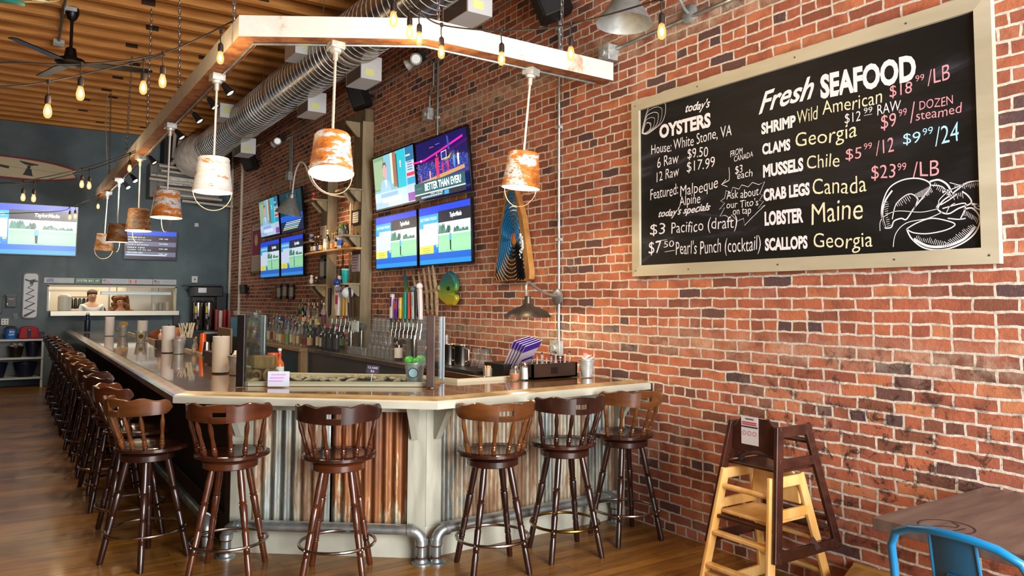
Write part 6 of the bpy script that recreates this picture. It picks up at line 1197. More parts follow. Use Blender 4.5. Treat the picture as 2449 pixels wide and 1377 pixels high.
# ---------------------------------------------------------------- chains holding the frame
CHN=P('chain_zinc','#9a9d9c',.35,.85)
def chain(label,p,q,link=.055):
    o=thing('hanging_chain',label,'chain',p,0,'chains holding the timber frame'); p=Vector(p); q=Vector(q); d=q-p; L=d.length; n=max(2,int(L/(link*.72))); b=B()
    z=d.normalized(); x0=Vector((1,0,0)); 
    for i in range(n):
        c=p+d*((i+.5)/n); x=x0 if i%2==0 else z.cross(x0).normalized(); h=link/2-.009; r=.010
        pts=[]
        for k in range(5): a=pi*k/4; pts.append(c+z*h+x*r*cos(a)+z*r*sin(a))
        for k in range(5): a=pi+pi*k/4; pts.append(c-z*h+x*r*cos(a)+z*r*sin(a))
        b.tube(pts,.0038,5,0,True)
    b.make('links',CHN,o,world=True)
    B().tube([p+Vector((0,0,0)),p+Vector((0,0,.05)),p+Vector((0,.015,.06))],.006,6).make('eye_bolt',CHN,o,world=True)
chain('chain at the near left corner of the timber frame',(1.25,5.40,3.575),(1.26,5.55,5.08)); chain('second chain on the long beam, above the half white bucket',(1.27,7.55,3.575),(1.27,7.75,5.08))
chain('third chain on the long beam, ending in a ceiling hook',(1.27,9.5,3.575),(1.30,9.68,5.08)); chain('fourth chain on the long beam, before the slate wall',(1.26,11.25,3.575),(1.34,11.7,5.08)); chain('farthest chain on the long beam, beside a thin wire',(1.26,13.25,3.575),(1.32,14.1,5.08))
chain('chain with an S hook at the right bend of the frame',(2.43,4.60,3.575),(2.44,4.62,5.08)); chain('chain on the right beam near the brick wall end',(3.52,4.62,3.575),(3.54,4.6,5.08))
o=thing('hanging_wire','thin pale wire hanging beside the farthest chain','wire',(1.2,13.6,3.58)); B().tube(bez4((1.24,13.2,3.575),(1.2,13.3,4.2),(1.22,13.9,4.6),(1.28,14.1,5.08)),.005,5).make('wire',solid('#b8b0a0'),o,world=True)
# black track heads along the inner side of the long beam
SPB=P('spot_black','#101012',.45)
for i,yy in enumerate((6.5,7.05,7.7,8.6,10.4,12.1,12.9)):
    o=spot_head('spot_lamp','small black spotlight on the long beam, %s from the near end'%ORD[i],(1.47,yy,3.40),(2.2,yy-.5,2.3),SPB,'spotlight',E('spot_lens','#f0e4d0',.9),.8,'black spotlights on the long beam')
    B().tube([(1.375,yy+.02,3.47),(1.45,yy+.02,3.45),(1.465,yy,3.43)],.011,8).make('bracket',SPB,o,world=True)
    if i<5: spot('spot_lamp_light',(1.50,yy-.03,3.345),(2.6,yy-.6,1.2),34,(1,.88,.7),95)
    else: spot('spot_lamp_light',(1.50,yy-.03,3.345),(.8 if i==5 else 2.4,17.4,2.7),120,(1,.95,.88),100)
# ---------------------------------------------------------------- string lights
CORDM=P('cord_black','#0d0c0c',.6); SOCK=P('socket_brown','#1f1512',.5)
def bulb_glass():
    # warm tinted lamp glass, glowing from the lit filament
    m=bpy.data.materials.new('amber_bulb_glass'); m.use_nodes=True; nt=m.node_tree
    for n in list(nt.nodes):
        if n.type!='OUTPUT_MATERIAL': nt.nodes.remove(n)
    t_=N(nt,'ShaderNodeBsdfTransparent'); t_.inputs[0].default_value=(1,.86,.62,1); e=N(nt,'ShaderNodeEmission'); e.inputs[0].default_value=(1,.50,.16,1); e.inputs[1].default_value=1.6
    mx=N(nt,'ShaderNodeMixShader'); mx.inputs[0].default_value=.55; nt.links.new(t_.outputs[0],mx.inputs[1]); nt.links.new(e.outputs[0],mx.inputs[2]); nt.links.new(mx.outputs[0],[n for n in nt.nodes if n.type=='OUTPUT_MATERIAL'][0].inputs[0]); return m
BGL=bulb_glass(); FIL=E('filament','#ffd9a0',28)
def string_lights(label,pts,bulbs,sag=0,pw=7):
    # pts: cable path; bulbs: (index position along path, drop)
    o=thing('string_lights',label,'string lights',pts[0]); P_=[Vector(p) for p in pts]; path=[]
    for i in range(len(P_)-1):
        p0,p1,p2,p3=P_[max(0,i-1)],P_[i],P_[i+1],P_[min(len(P_)-1,i+2)]
        for k in range(8):
            t=k/8; path.append(.5*((2*p1)+(-p0+p2)*t+(2*p0-5*p1+4*p2-p3)*t*t+(-p0+3*p1-3*p2+p3)*t**3))
    path.append(P_[-1]); B().tube(path,.0055,6).make('cord',CORDM,o,world=True)
    for c in bulbs:
        c=Vector(c); s=B().tube([c+Vector((0,0,.012)),c-Vector((0,0,.012))],.012,8).tube([c,c-Vector((.004,0,.05)),c-Vector((0,0,.085))],.004,6).lathe([(.006,-.08),(.016,-.09),(.0185,-.105),(.0185,-.14),(.014,-.143)],12,o=c).make('socket',SOCK,o,world=True)
        q=B().lathe([(.012,-.14),(.017,-.155),(.0235,-.18),(.0245,-.195),(.020,-.218),(.010,-.228),(.001,-.23)],14,o=c).make('bulb',BGL,s); q.data.transform(Matrix.Translation(-Vector(o.location)))
        q=B().lathe([(.003,-.16),(.010,-.175),(.012,-.195),(.004,-.21)],8,o=c).make('filament',FIL,s); q.data.transform(Matrix.Translation(-Vector(o.location)))
        if pw: point('string_bulb',c-Vector((0,0,.26)),pw,(1,.74,.42),.03)
    return o
string_lights('black cord of bulbs from the near beam corner out to the upper left',[(-1.2,5.6,2.9),(-.592,5.47,2.942),(-.085,5.366,3.054),(.332,5.325,3.11),(.797,5.364,3.277),(1.235,5.39,3.59)],[(.332,5.325,3.11),(.80,5.364,3.275),(1.16,5.375,3.50)])
string_lights('second black cord of bulbs crossing lower at the upper left',[(-1.1,5.7,2.84),(-.481,5.522,2.864),(-.081,5.432,2.927),(.168,5.442,3.001),(.689,5.381,3.217),(.797,5.36,3.27)],[(.168,5.442,3.001),(.689,5.381,3.217)])
string_lights('black cord of bulbs draped along the right half of the timber frame',[(1.3,3.3,3.5),(1.521,3.674,3.37),(1.719,3.781,3.391),(2.135,4.44,3.60),(2.211,4.455,3.575),(2.35,4.40,3.496),(2.596,4.04,3.4),(2.784,3.559,3.336),(2.954,2.965,3.331),(3.027,2.676,3.36),(3.2,1.9,3.6)],[(1.719,3.781,3.391),(2.135,4.44,3.60),(2.211,4.452,3.572),(2.35,4.40,3.496),(2.596,4.04,3.4),(2.784,3.559,3.336),(2.954,2.965,3.331)])
string_lights('black cord of bulbs before the surfboard, upper of two',[(-1.0,10.3,2.95),(-.67,10.215,2.908),(-.11,10.2,2.952),(.113,10.17,2.988),(.683,10.138,3.184),(1.185,10.149,3.43),(1.24,10.2,3.5)],[(.113,10.17,2.988),(.683,10.138,3.184),(1.18,10.14,3.42)])
string_lights('black cord of bulbs before the surfboard, lower of two',[(-1.0,10.1,2.93),(-.6,10.1,2.90),(-.11,10.09,2.93),(.212,10.08,2.975),(.753,10.06,3.165),(1.185,10.07,3.40),(1.24,10.1,3.46)],[(.212,10.08,2.975),(.753,10.06,3.165)])
string_lights('black cord of bulbs from the far beam end across the big television',[(-.4,14.2,2.95),(.643,14.142,3.063),(.81,14.264,3.176),(.883,14.214,3.19),(1.234,14.446,3.41),(1.26,14.6,3.5)],[(.81,14.26,3.176),(.883,14.214,3.19),(1.225,14.44,3.40)])
# ---------------------------------------------------------------- ceiling fan and overhead board
BLK=P('fan_black','#08080a',.4)
fn=thing('ceiling_fan','black ceiling fan on a long rod under the wooden joists','ceiling fan',(.52,10.2,4.4))
B().lathe([(.07,5.09),(.075,5.02),(.05,4.96),(.02,4.93)],20,o=(.52,10.2,0)).make('canopy',BLK,fn,world=True); B().tube([(.52,10.2,5.0),(.52,10.2,4.58)],.018,10).make('down_rod',BLK,fn,world=True)
B().lathe([(.02,4.62),(.055,4.6),(.07,4.5),(.15,4.47),(.16,4.43),(.12,4.40),(.04,4.385)],24,o=(.52,10.2,0)).make('motor',BLK,fn,world=True)
for k in range(3):
    a=radians(-12+120*k); M=Matrix.Translation((.52,10.2,4.43))@Matrix.Rotation(a,4,'Z')@Matrix.Rotation(-.12,4,'X'); B().prism([(.14,-.05),(.25,-.08),(.85,-.06),(.88,0),(.85,.06),(.25,.08),(.14,.05)],-.006,.006,M).make('blade',BLK,fn,world=True,smooth=0,bevel=.003)
wallb=[('galvanised ceiling box above the fan canopy',(.50,10.2,5.055)),('galvanised ceiling box left of the fan',(.45,11.6,5.06))]
for lb,c in wallb: oo=B().box((0,0,0),(.13,.16,.05)).make('junction_box',GALV,bevel=.003); oo.location=c; tag(oo,lb,'electrical box')
conduit('grey conduit along the joists beside the ceiling fan',[(.42,9.0,5.065),(.45,11.6,5.065)],.016,P('dim_conduit','#6b6660',.5,.4))
sb=thing('overhead_surfboard','glossy amber, teal and purple surfboard hanging flat below the ceiling at the top left','surfboard',(-.35,6.6,4.15))
def hull(L,w,th,nose=.7,n=22):
    def half(t): return w*max(.0,(1-abs(2*t-1)**2.4))**.62
    vs=[];fs=[];m=10
    for i in range(n+1):
        t=i/n; hw=max(half(t),.004); hh=th*(.25+.75*(1-abs(2*t-1)**3))
        for k in range(m): a=2*pi*k/m; vs.append(((t-.5)*L,hw*cos(a),hh*sin(a)*.5+.04*(2*t-1)**2))
    for i in range(n):
        for k in range(m): fs.append((i*m+k,i*m+(k+1)%m,(i+1)*m+(k+1)%m,(i+1)*m+k))
    fs.append(tuple(range(m))); fs.append(tuple(n*m+k for k in range(m))); return vs,fs
AMB=P('amber_resin','#8a5a10',.15,coat=.8)
M=Matrix.Translation((-.60,7.03,4.05))@Matrix.Rotation(-.12,4,'Z'); v_,f_=hull(1.75,.30,.07); B().add(v_,f_,0,M).make('board_body',AMB,sb,world=True)
B().bx((-.7,-.05,-.05),(.8,.0,-.036),M=M).make('dark_stripe',solid('#24140c',.2),sb,world=True,smooth=0); B().bx((.0,.12,-.045),(.62,.2,-.03),M=M).make('teal_stripe',solid('#1a8a7a',.2),sb,world=True,smooth=0)
B().tube([M@Vector((.87*cos(a),.302*sin(a)*(1-abs(cos(a))**4*.1),.0)) for a in [2*pi*i/40 for i in range(40)]],.008,6,0,True).make('pale_rim',solid('#d8b878',.3),sb,world=True)
B().tube([M@Vector((.4,0,-.03)),M@Vector((.4,.0,-.16))],.008,6).make('fin_rod',solid('#6a4420'),sb,world=True)
B().tube([M@Vector((-.4,0,.03)),Vector((-.95,7.0,5.09))],.004,5).make('hanger_cord',WIRE,sb,world=True); B().tube([M@Vector((.4,0,.03)),Vector((-.2,7.0,5.09))],.004,5).make('hanger_cord',WIRE,sb,world=True)
# ---------------------------------------------------------------- slate back wall
sf=thing('wall_surfboard','cream surfboard with red rim and dark decals mounted on the slate blue wall','surfboard',(.0,DB-.06,4.2))
MS=Matrix(((1,0,0,-.1),(0,0,-1,DB-.05),(0,1,0,4.18),(0,0,0,1)))@Matrix.Rotation(-.035,4,'Z')
def sw(t): return .215*(max(0,1-abs((t-.48)/.60)**2.3))**.7
top_=[(1.19-2.3*t,max(sw(1-t),.075 if t<.05 else 0)) for t in [i/24 for i in range(25)]]
out=[(1.12,.0)]+top_+[(x,-y) for x,y in reversed(top_)]
def inset(p,d,c=(0,0)): return [(x-d*(1 if x>0 else -1)*.9 if abs(x)>.9 else x,(y-d*(1 if y>0 else -1))) for x,y in p]
B().prism(out,-.03,.02,MS).make('red_rail',solid('#a01420',.25,coat=.5),sf,world=True,smooth=0,bevel=.01)
B().prism(inset(out,.03),.015,.026,MS).make('cream_deck',P('board_cream','#c8bf9c',.3,coat=.5),sf,world=True,smooth=0)
b=B(); b.flat([(.20,.15),(.52,.11),(.515,.09),(.44,.085),(.42,.07),(.30,.085),(.21,.13)],MS,0,.0275); b.flat([(-.14,.04),(.05,.02),(.04,-.03),(-.15,-.005)],MS,0,.0275); b.make('decal',solid('#2a1c18',.5),sf,world=True,smooth=0)
b=B(); b.flat([(.32,.0),(.36,.03),(.41,.0),(.43,-.10),(.45,-.13),(.27,-.12),(.30,-.07)],MS,0,.0275); b.lathe([(.001,.0275),(.03,.0275),(.031,.026)],14,MS@Matrix.Translation((.365,.045,0)),0,False); b.make('figure_decal',solid('#1c1814',.5),sf,world=True,smooth=0)
B().ribbon([(-1.05,.03),(1.1,-.01)],.006,MS,0,.027).make('stringer_line',solid('#8a7448',.5),sf,world=True,smooth=0)
wb=thing('wall_skimboard','white board with black rim and dark zigzag palm pattern on the slate wall','wakeboard',(.385,DB-.03,1.72)); MK=Matrix(((1,0,0,.245),(0,0,-1,DB-.02),(0,1,0,1.27),(0,0,0,1)))
def rr(x0,y0,x1,y1,r,n=5):
    p=[]
    for cx_,cy_,a0 in ((x1-r,y1-r,0),(x0+r,y1-r,pi/2),(x0+r,y0+r,pi),(x1-r,y0+r,1.5*pi)):
        for k in range(n+1): a=a0+pi/2*k/n; p.append((cx_+r*cos(a),cy_+r*sin(a)))
    return p
B().prism(rr(0,0,.28,.90,.07),-.015,.012,MK).make('black_rim',solid('#0e0f10',.4),wb,world=True,smooth=0); B().prism(rr(.025,.025,.255,.875,.055),.01,.016,MK).make('white_face',solid('#b8bcc4',.4),wb,world=True,smooth=0)
b=B(); zz=[(.05,.05),(.22,.16),(.05,.2),(.21,.3),(.06,.35),(.2,.44),(.07,.48),(.19,.56),(.09,.6),(.17,.66),(.13,.72)]
b.ribbon(zz,[.05-.003*i for i in range(11)],MK,0,.017); b.ribbon([(.04,.76),(.14,.72),(.25,.73)],.03,MK,0,.0172); b.flat([(.12,.66),(.17,.67),(.22,.77),(.12,.75)],MK,0,.0174); b.make('zigzag_art',solid('#22343a',.5),wb,world=True,smooth=0)
# oyster origin plates over the kitchen window
def plate(label,x0,x1,kind):
    o=thing('name_plate',label,'sign',((x0+x1)/2,DB-.02,2.02)); M=Matrix(((1,0,0,x0),(0,0,-1,DB-.02),(0,1,0,1.97),(0,0,0,1))); w=x1-x0; z=.004
    B().bx((0,0,-.012),(w,.105,.002),M=M).make('plate',solid('#3f7058' if kind=='oyster' else '#b4bcc0',.5),o,world=True,smooth=0)
    if kind=='oyster':
        b=B(); write(b,'OYSTER BAY, NY',M,(.03,.032),(w-.03,.032),.045,0,.02,0,z); b.make('lettering',solid('#d8e4d8'),o,world=True,smooth=0)
        b=B()
        for q in ((.008,.008,w-.008,.012),(.008,.093,w-.008,.097)): b.bx((q[0],q[1],.002),(q[2],q[3],z),M=M)
        b.make('border',MATS['paint_d8e4d8'],o,world=True,smooth=0); return
    x=.04 if kind=='au' else .02; b=B(); ms=[solid('#c8b8bc'),solid('#8a4a54'),solid('#2a3a8a'),solid('#c83a3a')]
    if kind=='us':
        b.bx((x,.02,.002),(x+.12,.085,.003),0,M)
        for k in range(4): b.bx((x,.022+.016*k,.003),(x+.12,.03+.016*k,.0036),1,M)
        b.bx((x,.055,.0036),(x+.05,.085,.0042),2,M)
    if kind=='ca':
        b.bx((x,.02,.002),(x+.13,.085,.003),0,M); b.bx((x,.02,.003),(x+.035,.085,.0038),3,M); b.bx((x+.095,.02,.003),(x+.13,.085,.0038),3,M); b.flat([(x+.065+.018*cos(a)*(1 if k%2 else .5),.052+.022*sin(a)*(1 if k%2 else .5)) for k,a in enumerate([2*pi*i/10 for i in range(10)])],M,3,.004)
    if kind=='au':
        b.bx((x,.02,.002),(x+.12,.085,.003),2,M); b.bx((x,.055,.003),(x+.05,.085,.0036),1,M)
        for k in range(4): b.bx((x+.07+.012*k,.03+.012*k,.003),(x+.076+.012*k,.036+.012*k,.0036),0,M)
    b.make('flag',ms,o,world=True,smooth=0)
    b=B(); R_=random.Random(int(x0*100))
    for yy in (.06,.035):
        xx=.19
        while xx<w-.04: l=.02+.03*R_.random(); b.bx((xx,yy,.002),(min(xx+l,w-.03),yy+.014,.003),0,M); xx+=l+.012
    b.make('faded_print',solid('#98a0a8'),o,world=True,smooth=0)
plate('white plate with a blue flag at the left end above the kitchen window',.60,1.11,'au'); plate('green plate reading OYSTER BAY, NY above the kitchen window',1.12,1.59,'oyster'); plate('white plate with a faded striped flag right of the green plate',1.60,2.08,'us'); plate('white plate with a red leaf flag above the kitchen window',2.085,2.53,'ca'); plate('white plate with a striped flag at the right end above the kitchen window',2.54,3.0,'us')
# window surround and pass shelf
SST=P('stainless','#a8a8a4',.3,.8)
wf=thing('pass_window_frame','stainless frame and projecting shelf of the kitchen pass window','window frame',(1.84,DB,1.4))
for a,c in (((.66,DB-.02,1.42),(.69,DB+.14,1.925)),((2.98,DB-.02,1.42),(3.01,DB+.14,1.925)),((.66,DB-.02,1.90),(3.01,DB+.14,1.935))): B().bx(a,c).make('frame_strip',P('frame_cream','#c0b8a4',.5),wf,world=True,smooth=0)
B().bx((.72,DB-.24,1.375),(3.03,DB+.14,1.418)).make('pass_shelf',SST,wf,world=True,smooth=0,bevel=.004); B().bx((.72,DB-.245,1.33),(3.03,DB-.235,1.418)).make('shelf_lip',P('shelf_lip_cream','#c4c0b0',.35,.3),wf,world=True,smooth=0)
kt=thing('kitchen_rack','kitchen rack with a rail of dark hanging utensils behind the pass window','rack',(1.1,19.3,0)); B().bx((.75,19.2,1.36),(1.95,19.6,1.40)).make('shelf',solid('#a07a4a',.6),kt,world=True,smooth=0); B().bx((.75,19.2,1.82),(1.7,19.5,1.86)).make('top_shelf',solid('#c8c0b0',.5),kt,world=True,smooth=0)
for x in (.76,1.93): B().bx((x,19.45,0),(x+.03,19.55,2.0)).make('upright',SST,kt,world=True,smooth=0)
B().tube([(1.0,19.28,1.70),(1.55,19.28,1.70)],.01,8).make('rail',SST,kt,world=True)
for i in range(7): B().lathe([(.02,1.68),(.035,1.64),(.04,1.46),(.03,1.44)],10,o=(1.03+.08*i,19.28,0)).make('dark_utensil',solid(['#3a322a','#4a4a4c','#2a2a2e'][i%3],.5),kt,world=True)
o=B().lathe([(.11,0),(.12,.01),(.12,.28),(.09,.32),(.04,.34)],18).make('white_container',solid('#d0ccc0',.5)); o.location=(.98,17.78,1.42); tag(o,'large white container at the left end of the kitchen pass window','container')
o=B().bx((0,0,0),(1.35,.12,.07)).make('heat_lamp_bar',P('heat_bar','#aab4b8',.4,.4),bevel=.006); o.location=(1.62,17.8,1.75); tag(o,'pale heat lamp bar hung across the kitchen pass window','heat lamp'); B().tube([(.3,.06,.07),(.3,.06,1.45)],.008,6).tube([(1.1,.06,.07),(1.1,.06,1.45)],.008,6).make('hanger_rod',SST,o)
o=tag(origin(boxobj('kitchen_refrigerator',(2.35,19.3,0),(3.3,19.95,2.1),P('fridge_grey','#9a948a',.4,.3),bevel=.01),(2.8,19.6,0)),'grey upright refrigerator deep in the kitchen','refrigerator'); B().bx((-.47,-.315,.05),(-.01,-.30,2.05)).make('door',P('fridge_door','#a8a298',.4,.3),o,smooth=0,bevel=.004)
for i in range(3): o=B().lathe([(.05,0),(.055,.005),(.055,.14+.02*i),(.05,.15+.02*i)],14).make('stock_jar',solid(['#b8b4a8','#8a8680','#a89c88'][i],.4)); o.location=(2.62+.13*i,17.72,1.42); tag(o,'pale jar standing at the right end of the pass shelf, %s from the left'%ORD[i],'jar','jars on the pass shelf')
# ---------------------------------------------------------------- people
def skinned(name,mat,verts,edges,radii,parent,lv=2,scale=None):
    me=bpy.data.meshes.new(name); me.from_pydata(verts,edges,[]); o=bpy.data.objects.new(name,me); COL.objects.link(o)
    o.modifiers.new('skin','SKIN'); s=o.modifiers.new('sub','SUBSURF'); s.levels=lv; s.render_levels=lv
    for i,r in enumerate(radii): me.skin_vertices[0].data[i].radius=(r,r) if not isinstance(r,tuple) else r
    me.skin_vertices[0].data[0].use_root=True
    bpy.context.view_layer.update(); m2=bpy.data.meshes.new_from_object(o.evaluated_get(bpy.context.evaluated_depsgraph_get()))
    bpy.data.objects.remove(o); m2.materials.clear(); m2.materials.append(mat); m2.polygons.foreach_set('use_smooth',[True]*len(m2.polygons))
    q=bpy.data.objects.new(name,m2); COL.objects.link(q)
    if parent: q.parent=parent
    return q
def person(label,loc,rz,H,skinm,shirtm,trous,hairm,arms,hairstyle,sleeve=True):
    k=H/1.75; o=thing('person',label,'person',loc,rz)
    def S(v): return tuple(c*k for c in v)
    base=[(0,0,.95),(0,0,1.12),(0,-.01,1.32),(0,.0,1.45),(0,-.01,1.53),(0,-.03,1.62),(0,-.025,1.70)]
    leg=lambda s:[(s*.09,0,.90),(s*.10,-.01,.50),(s*.10,.02,.08),(s*.10,-.10,.03)]
    arm=lambda s,a:[(s*.17,0,1.42)]+[(s*q[0],q[1],q[2]) for q in a]
    V=base+leg(1)+leg(-1)+arm(1,arms[0])+arm(-1,arms[1])
    E_=[(0,1),(1,2),(2,3),(3,4),(4,5),(5,6),(0,7),(7,8),(8,9),(9,10),(0,11),(11,12),(12,13),(13,14),(3,15),(15,16),(16,17),(17,18),(3,19),(19,20),(20,21),(21,22)]
    R=[.13,.125,.14,.10,.055,.092,.085, .085,.06,.045,.045, .085,.06,.045,.045, .06,.046,.036,.04, .06,.046,.036,.04]
    skinned('body',skinm,[S(v) for v in V],E_,[r*k for r in R],o)
    st=[(0,0,.98),(0,0,1.12),(0,-.01,1.32),(0,0,1.43)]
    sv=st+[(.17,0,1.42),tuple(Vector((.17,0,1.42)).lerp(Vector((arms[0][0][0],arms[0][0][1],arms[0][0][2])),.7)),(-.17,0,1.42),tuple(Vector((-.17,0,1.42)).lerp(Vector((-arms[1][0][0],arms[1][0][1],arms[1][0][2])),.7))]
    skinned('shirt',shirtm[0],[S(v) for v in (sv if sleeve else sv[:5]+[sv[6]])],[(0,1),(1,2),(2,3),(3,4),(4,5),(3,6),(6,7)] if sleeve else [(0,1),(1,2),(2,3),(3,4),(3,5)],[r*k for r in ([.145,.14,.155,.105,.075,.06,.075,.06] if sleeve else [.145,.14,.155,.10,.05,.05])],o)
    skinned('trousers',trous,[S(v) for v in [(0,0,.96)]+leg(1)[:3]+leg(-1)[:3]],[(0,1),(1,2),(2,3),(0,4),(4,5),(5,6)],[r*k for r in (.14,.095,.07,.055,.095,.07,.055)],o)
    b=B(); 
    for s in (-1,1): b.ball(S((s*.033,-.112,1.655)),.011*k,8,6)
    b.make('eyes',solid('#1c1410',.2),o)
    B().prism([(-.012,0),(.012,0),(.004,.045),(-.004,.045)],0,.02,Matrix.Translation(S((0,-.115,1.615)))@Matrix.Rotation(pi/2-.15,4,'X')).make('nose',skinm,o,bevel=.004)
    B().box(S((0,-.112,1.585)),(.045*k,.012,.010*k)).make('mouth',solid('#8a3a34',.4),o,bevel=.003)
    hb=B()
    if hairstyle=='short': hb.ball(S((0,.005,1.70)),.100*k,16,10,0,(1,1.05,.8)); hb.ball(S((0,.045,1.66)),.088*k,14,8)
    elif hairstyle=='curly':
        R_=random.Random(4)
        for i in range(80):
            a=R_.random()*2*pi; t=R_.random(); y_=.07*sin(a)+.03; x_=.125*cos(a)*(1+.35*t)
            if y_<-.035 and t>.25: x_=(.1+.05*R_.random())*(1 if cos(a)>0 else -1); y_=-.05
            hb.ball(S((x_,y_,1.76-.34*t)),(.042+.015*R_.random())*k,8,6)
        hb.ball(S((0,.02,1.71)),.105*k,14,10)
    hb.make('hair',hairm,o); return o
SKA=P('skin_light','#c89878',.55,sub=.1); SKB=P('skin_warm','#c88a62',.55,sub=.1)
person('man in a white and navy shirt standing in the kitchen behind the pass window',(1.56,18.95,0),.1,1.84,SKA,(P('shirt_white','#c4c4c0',.8),),P('trouser_dark','#26262c',.8),P('hair_brown','#4a3020',.7),([(.25,-.04,1.16),(.26,-.2,.98),(.24,-.28,.95)],[(.25,-.04,1.16),(.24,-.22,1.0),(.2,-.3,.98)]),'short')
mn=[c for c in bpy.data.objects if c.name=='person'][0]
skinned('navy_sleeve',P('navy_cloth','#1c3050',.8),[(.14,.0,1.49),(.2,0,1.46),(.255,-.03,1.24)],[(0,1),(1,2)],[.075,.078,.07],mn)
person('woman with long curly hair and grey tank top in the kitchen window',(2.06,18.45,0),-.05,1.70,SKB,(P('top_grey','#5a5868',.8),),P('trouser_black','#1c1c22',.8),P('hair_chestnut','#5c3418',.7,col2='#8a5a2a',nscale=30),([(.27,-.06,1.18),(.30,-.02,1.36),(.22,-.02,1.5)],[(.24,-.03,1.16),(.24,-.2,1.0),(.2,-.28,.98)]),'curly',False)
# bartender bent over behind the long bar
pb=thing('person','person in a black tank top bending down behind the long bar','person',(2.32,13.3,0))
V=[(.15,.1,.92),(.10,.06,1.0),(-.02,-.05,1.12),(-.16,-.14,1.14),(-.24,-.2,1.10),(-.34,-.26,1.05),(-.39,-.29,1.0),(.12,.18,.86),(.10,.2,.45),(.12,.22,.05),(.12,.08,.03),(.2,.02,.86),(.22,.02,.45),(.22,.05,.05),(.22,-.08,.03),(-.10,-.30,1.10),(-.16,-.40,.92),(-.32,-.42,.80),(-.38,-.42,.78),(-.22,.02,1.08),(-.34,.06,.9),(-.44,-.02,.78),(-.48,-.06,.76)]
E_=[(0,1),(1,2),(2,3),(3,4),(4,5),(5,6),(0,7),(7,8),(8,9),(9,10),(0,11),(11,12),(12,13),(13,14),(3,15),(15,16),(16,17),(17,18),(3,19),(19,20),(20,21),(21,22)]
R=[.13,.125,.14,.11,.06,.09,.085,.085,.06,.045,.045,.085,.06,.045,.045,.075,.052,.04,.04,.065,.05,.04,.04]
skinned('body',SKB,V,E_,R,pb)
skinned('tank_top',P('cloth_black','#0c0c10',.8),[(.14,.09,.94),(.10,.06,1.0),(-.02,-.05,1.12),(-.13,-.12,1.15)],[(0,1),(1,2),(2,3)],[.145,.14,.155,.115],pb); skinned('trousers',MATS['trouser_black'],[(.15,.1,.9),(.12,.18,.84),(.10,.2,.45),(.12,.22,.08),(.2,.02,.84),(.22,.02,.45),(.22,.05,.08)],[(0,1),(1,2),(2,3),(0,4),(4,5),(5,6)],[.14,.095,.07,.055,.095,.07,.055],pb)
b=B(); b.ball((-.36,-.27,1.06),.11,14,10); b.ball((-.33,-.25,1.12),.075,12,8); b.make('hair',P('hair_auburn','#6a3418',.7),pb)
# ---------------------------------------------------------------- back counter, coffee station
cs=thing('service_counter','black service counter with the coffee machine in the far right corner','counter',(3.5,16.95,0)); BKC=P('counter_black','#0f1012',.4)
B().bx((3.0,16.45,.98),(W-.04,DB-.01,1.03)).make('worktop',BKC,cs,world=True,smooth=0,bevel=.004); B().bx((3.05,16.5,0),(W-.04,DB-.01,.98)).make('cabinet',BKC,cs,world=True,smooth=0); B().bx((3.38,16.44,.955),(3.85,16.45,1.0)).make('grey_strip',SST,cs,world=True,smooth=0)
cm=thing('coffee_brewer','black twin coffee brewer with a wide top on the far counter','coffee machine',(3.5,16.95,1.03))
B().bx((3.2,16.7,1.72),(3.8,17.2,1.93)).make('top_housing',P('brewer_black','#141315',.35),cm,world=True,smooth=0,bevel=.015); B().bx((3.08,16.66,1.93),(3.76,17.22,1.965)).make('lid',MATS['brewer_black'],cm,world=True,smooth=0,bevel=.006); B().bx((3.24,17.0,1.03),(3.8,17.2,1.72)).make('back_column',MATS['brewer_black'],cm,world=True,smooth=0,bevel=.01); B().bx((3.68,16.72,1.42),(3.8,17.2,1.72)).make('side_panel',MATS['brewer_black'],cm,world=True,smooth=0); B().bx((3.3,16.695,1.80),(3.46,16.7,1.9)).make('silver_badge',SST,cm,world=True,smooth=0)
for i,x in enumerate((3.31,3.52)):
    o=B().lathe([(.085,0),(.09,.01),(.09,.52),(.094,.525),(.094,.56),(.06,.6),(.001,.61)],22).make('coffee_urn',MATS['brushed_steel']); o.location=(x,16.72,1.032); tag(o,'%s steel coffee urn with black tap under the brewer'%('left','right')[i],'coffee urn')
    B().box((-.02,-.1,.16),(.05,.05,.09)).tube([(-.02,-.1,.2),(-.02,-.13,.27)],.012,6).make('tap',solid('#121214',.4),o); B().box((-.05,-.08,.42),(.05,.004,.14)).make('yellow_label',solid('#c8b83a',.6),o); B().box((-.05,-.08,.28),(.05,.004,.1)).make('grey_label',solid('#8a7a84',.6),o)
for i,(x,h,c) in enumerate(((3.66,.42,'#8a3a3c'),(3.74,.40,'#c8b8b4'),(3.82,.42,'#8a2028'),(3.92,.40,'#9a4a48'))): o=B().lathe([(.045,0),(.036,.0),(.045,h),(.04,h)],14,cap=False).make('cup_stack',P('cup_'+c[1:],c,.3)); o.location=(x,16.62,1.032); tag(o,'tall stack of %s cups right of the coffee urns'%['dull red','pale','dark red','brick red'][i],'cup stack')
dm=thing('drink_dispenser','drink dispenser with a bright picture panel in front of the far brick wall','drink dispenser',(3.78,14.4,1.0))
B().bx((3.5,14.05,BBZ),(3.95,14.6,BBZ+.36)).make('body',P('dispenser_black','#17181a',.35),dm,world=True,smooth=0,bevel=.01); B().bx((3.53,14.04,BBZ+.14),(3.92,14.05,BBZ+.34)).make('picture_panel',P('panel_pic','#9ab8b0',.4,col2='#4a8a8a',nscale=7),dm,world=True,smooth=0); B().bx((3.46,14.06,BBZ),(3.5,14.58,BBZ+.34)).make('blue_edge',solid('#4a90c0',.4),dm,world=True,smooth=0); B().bx((3.5,14.08,BBZ+.36),(3.9,14.55,BBZ+.46)).make('clear_top',GL,dm,world=True,smooth=0)
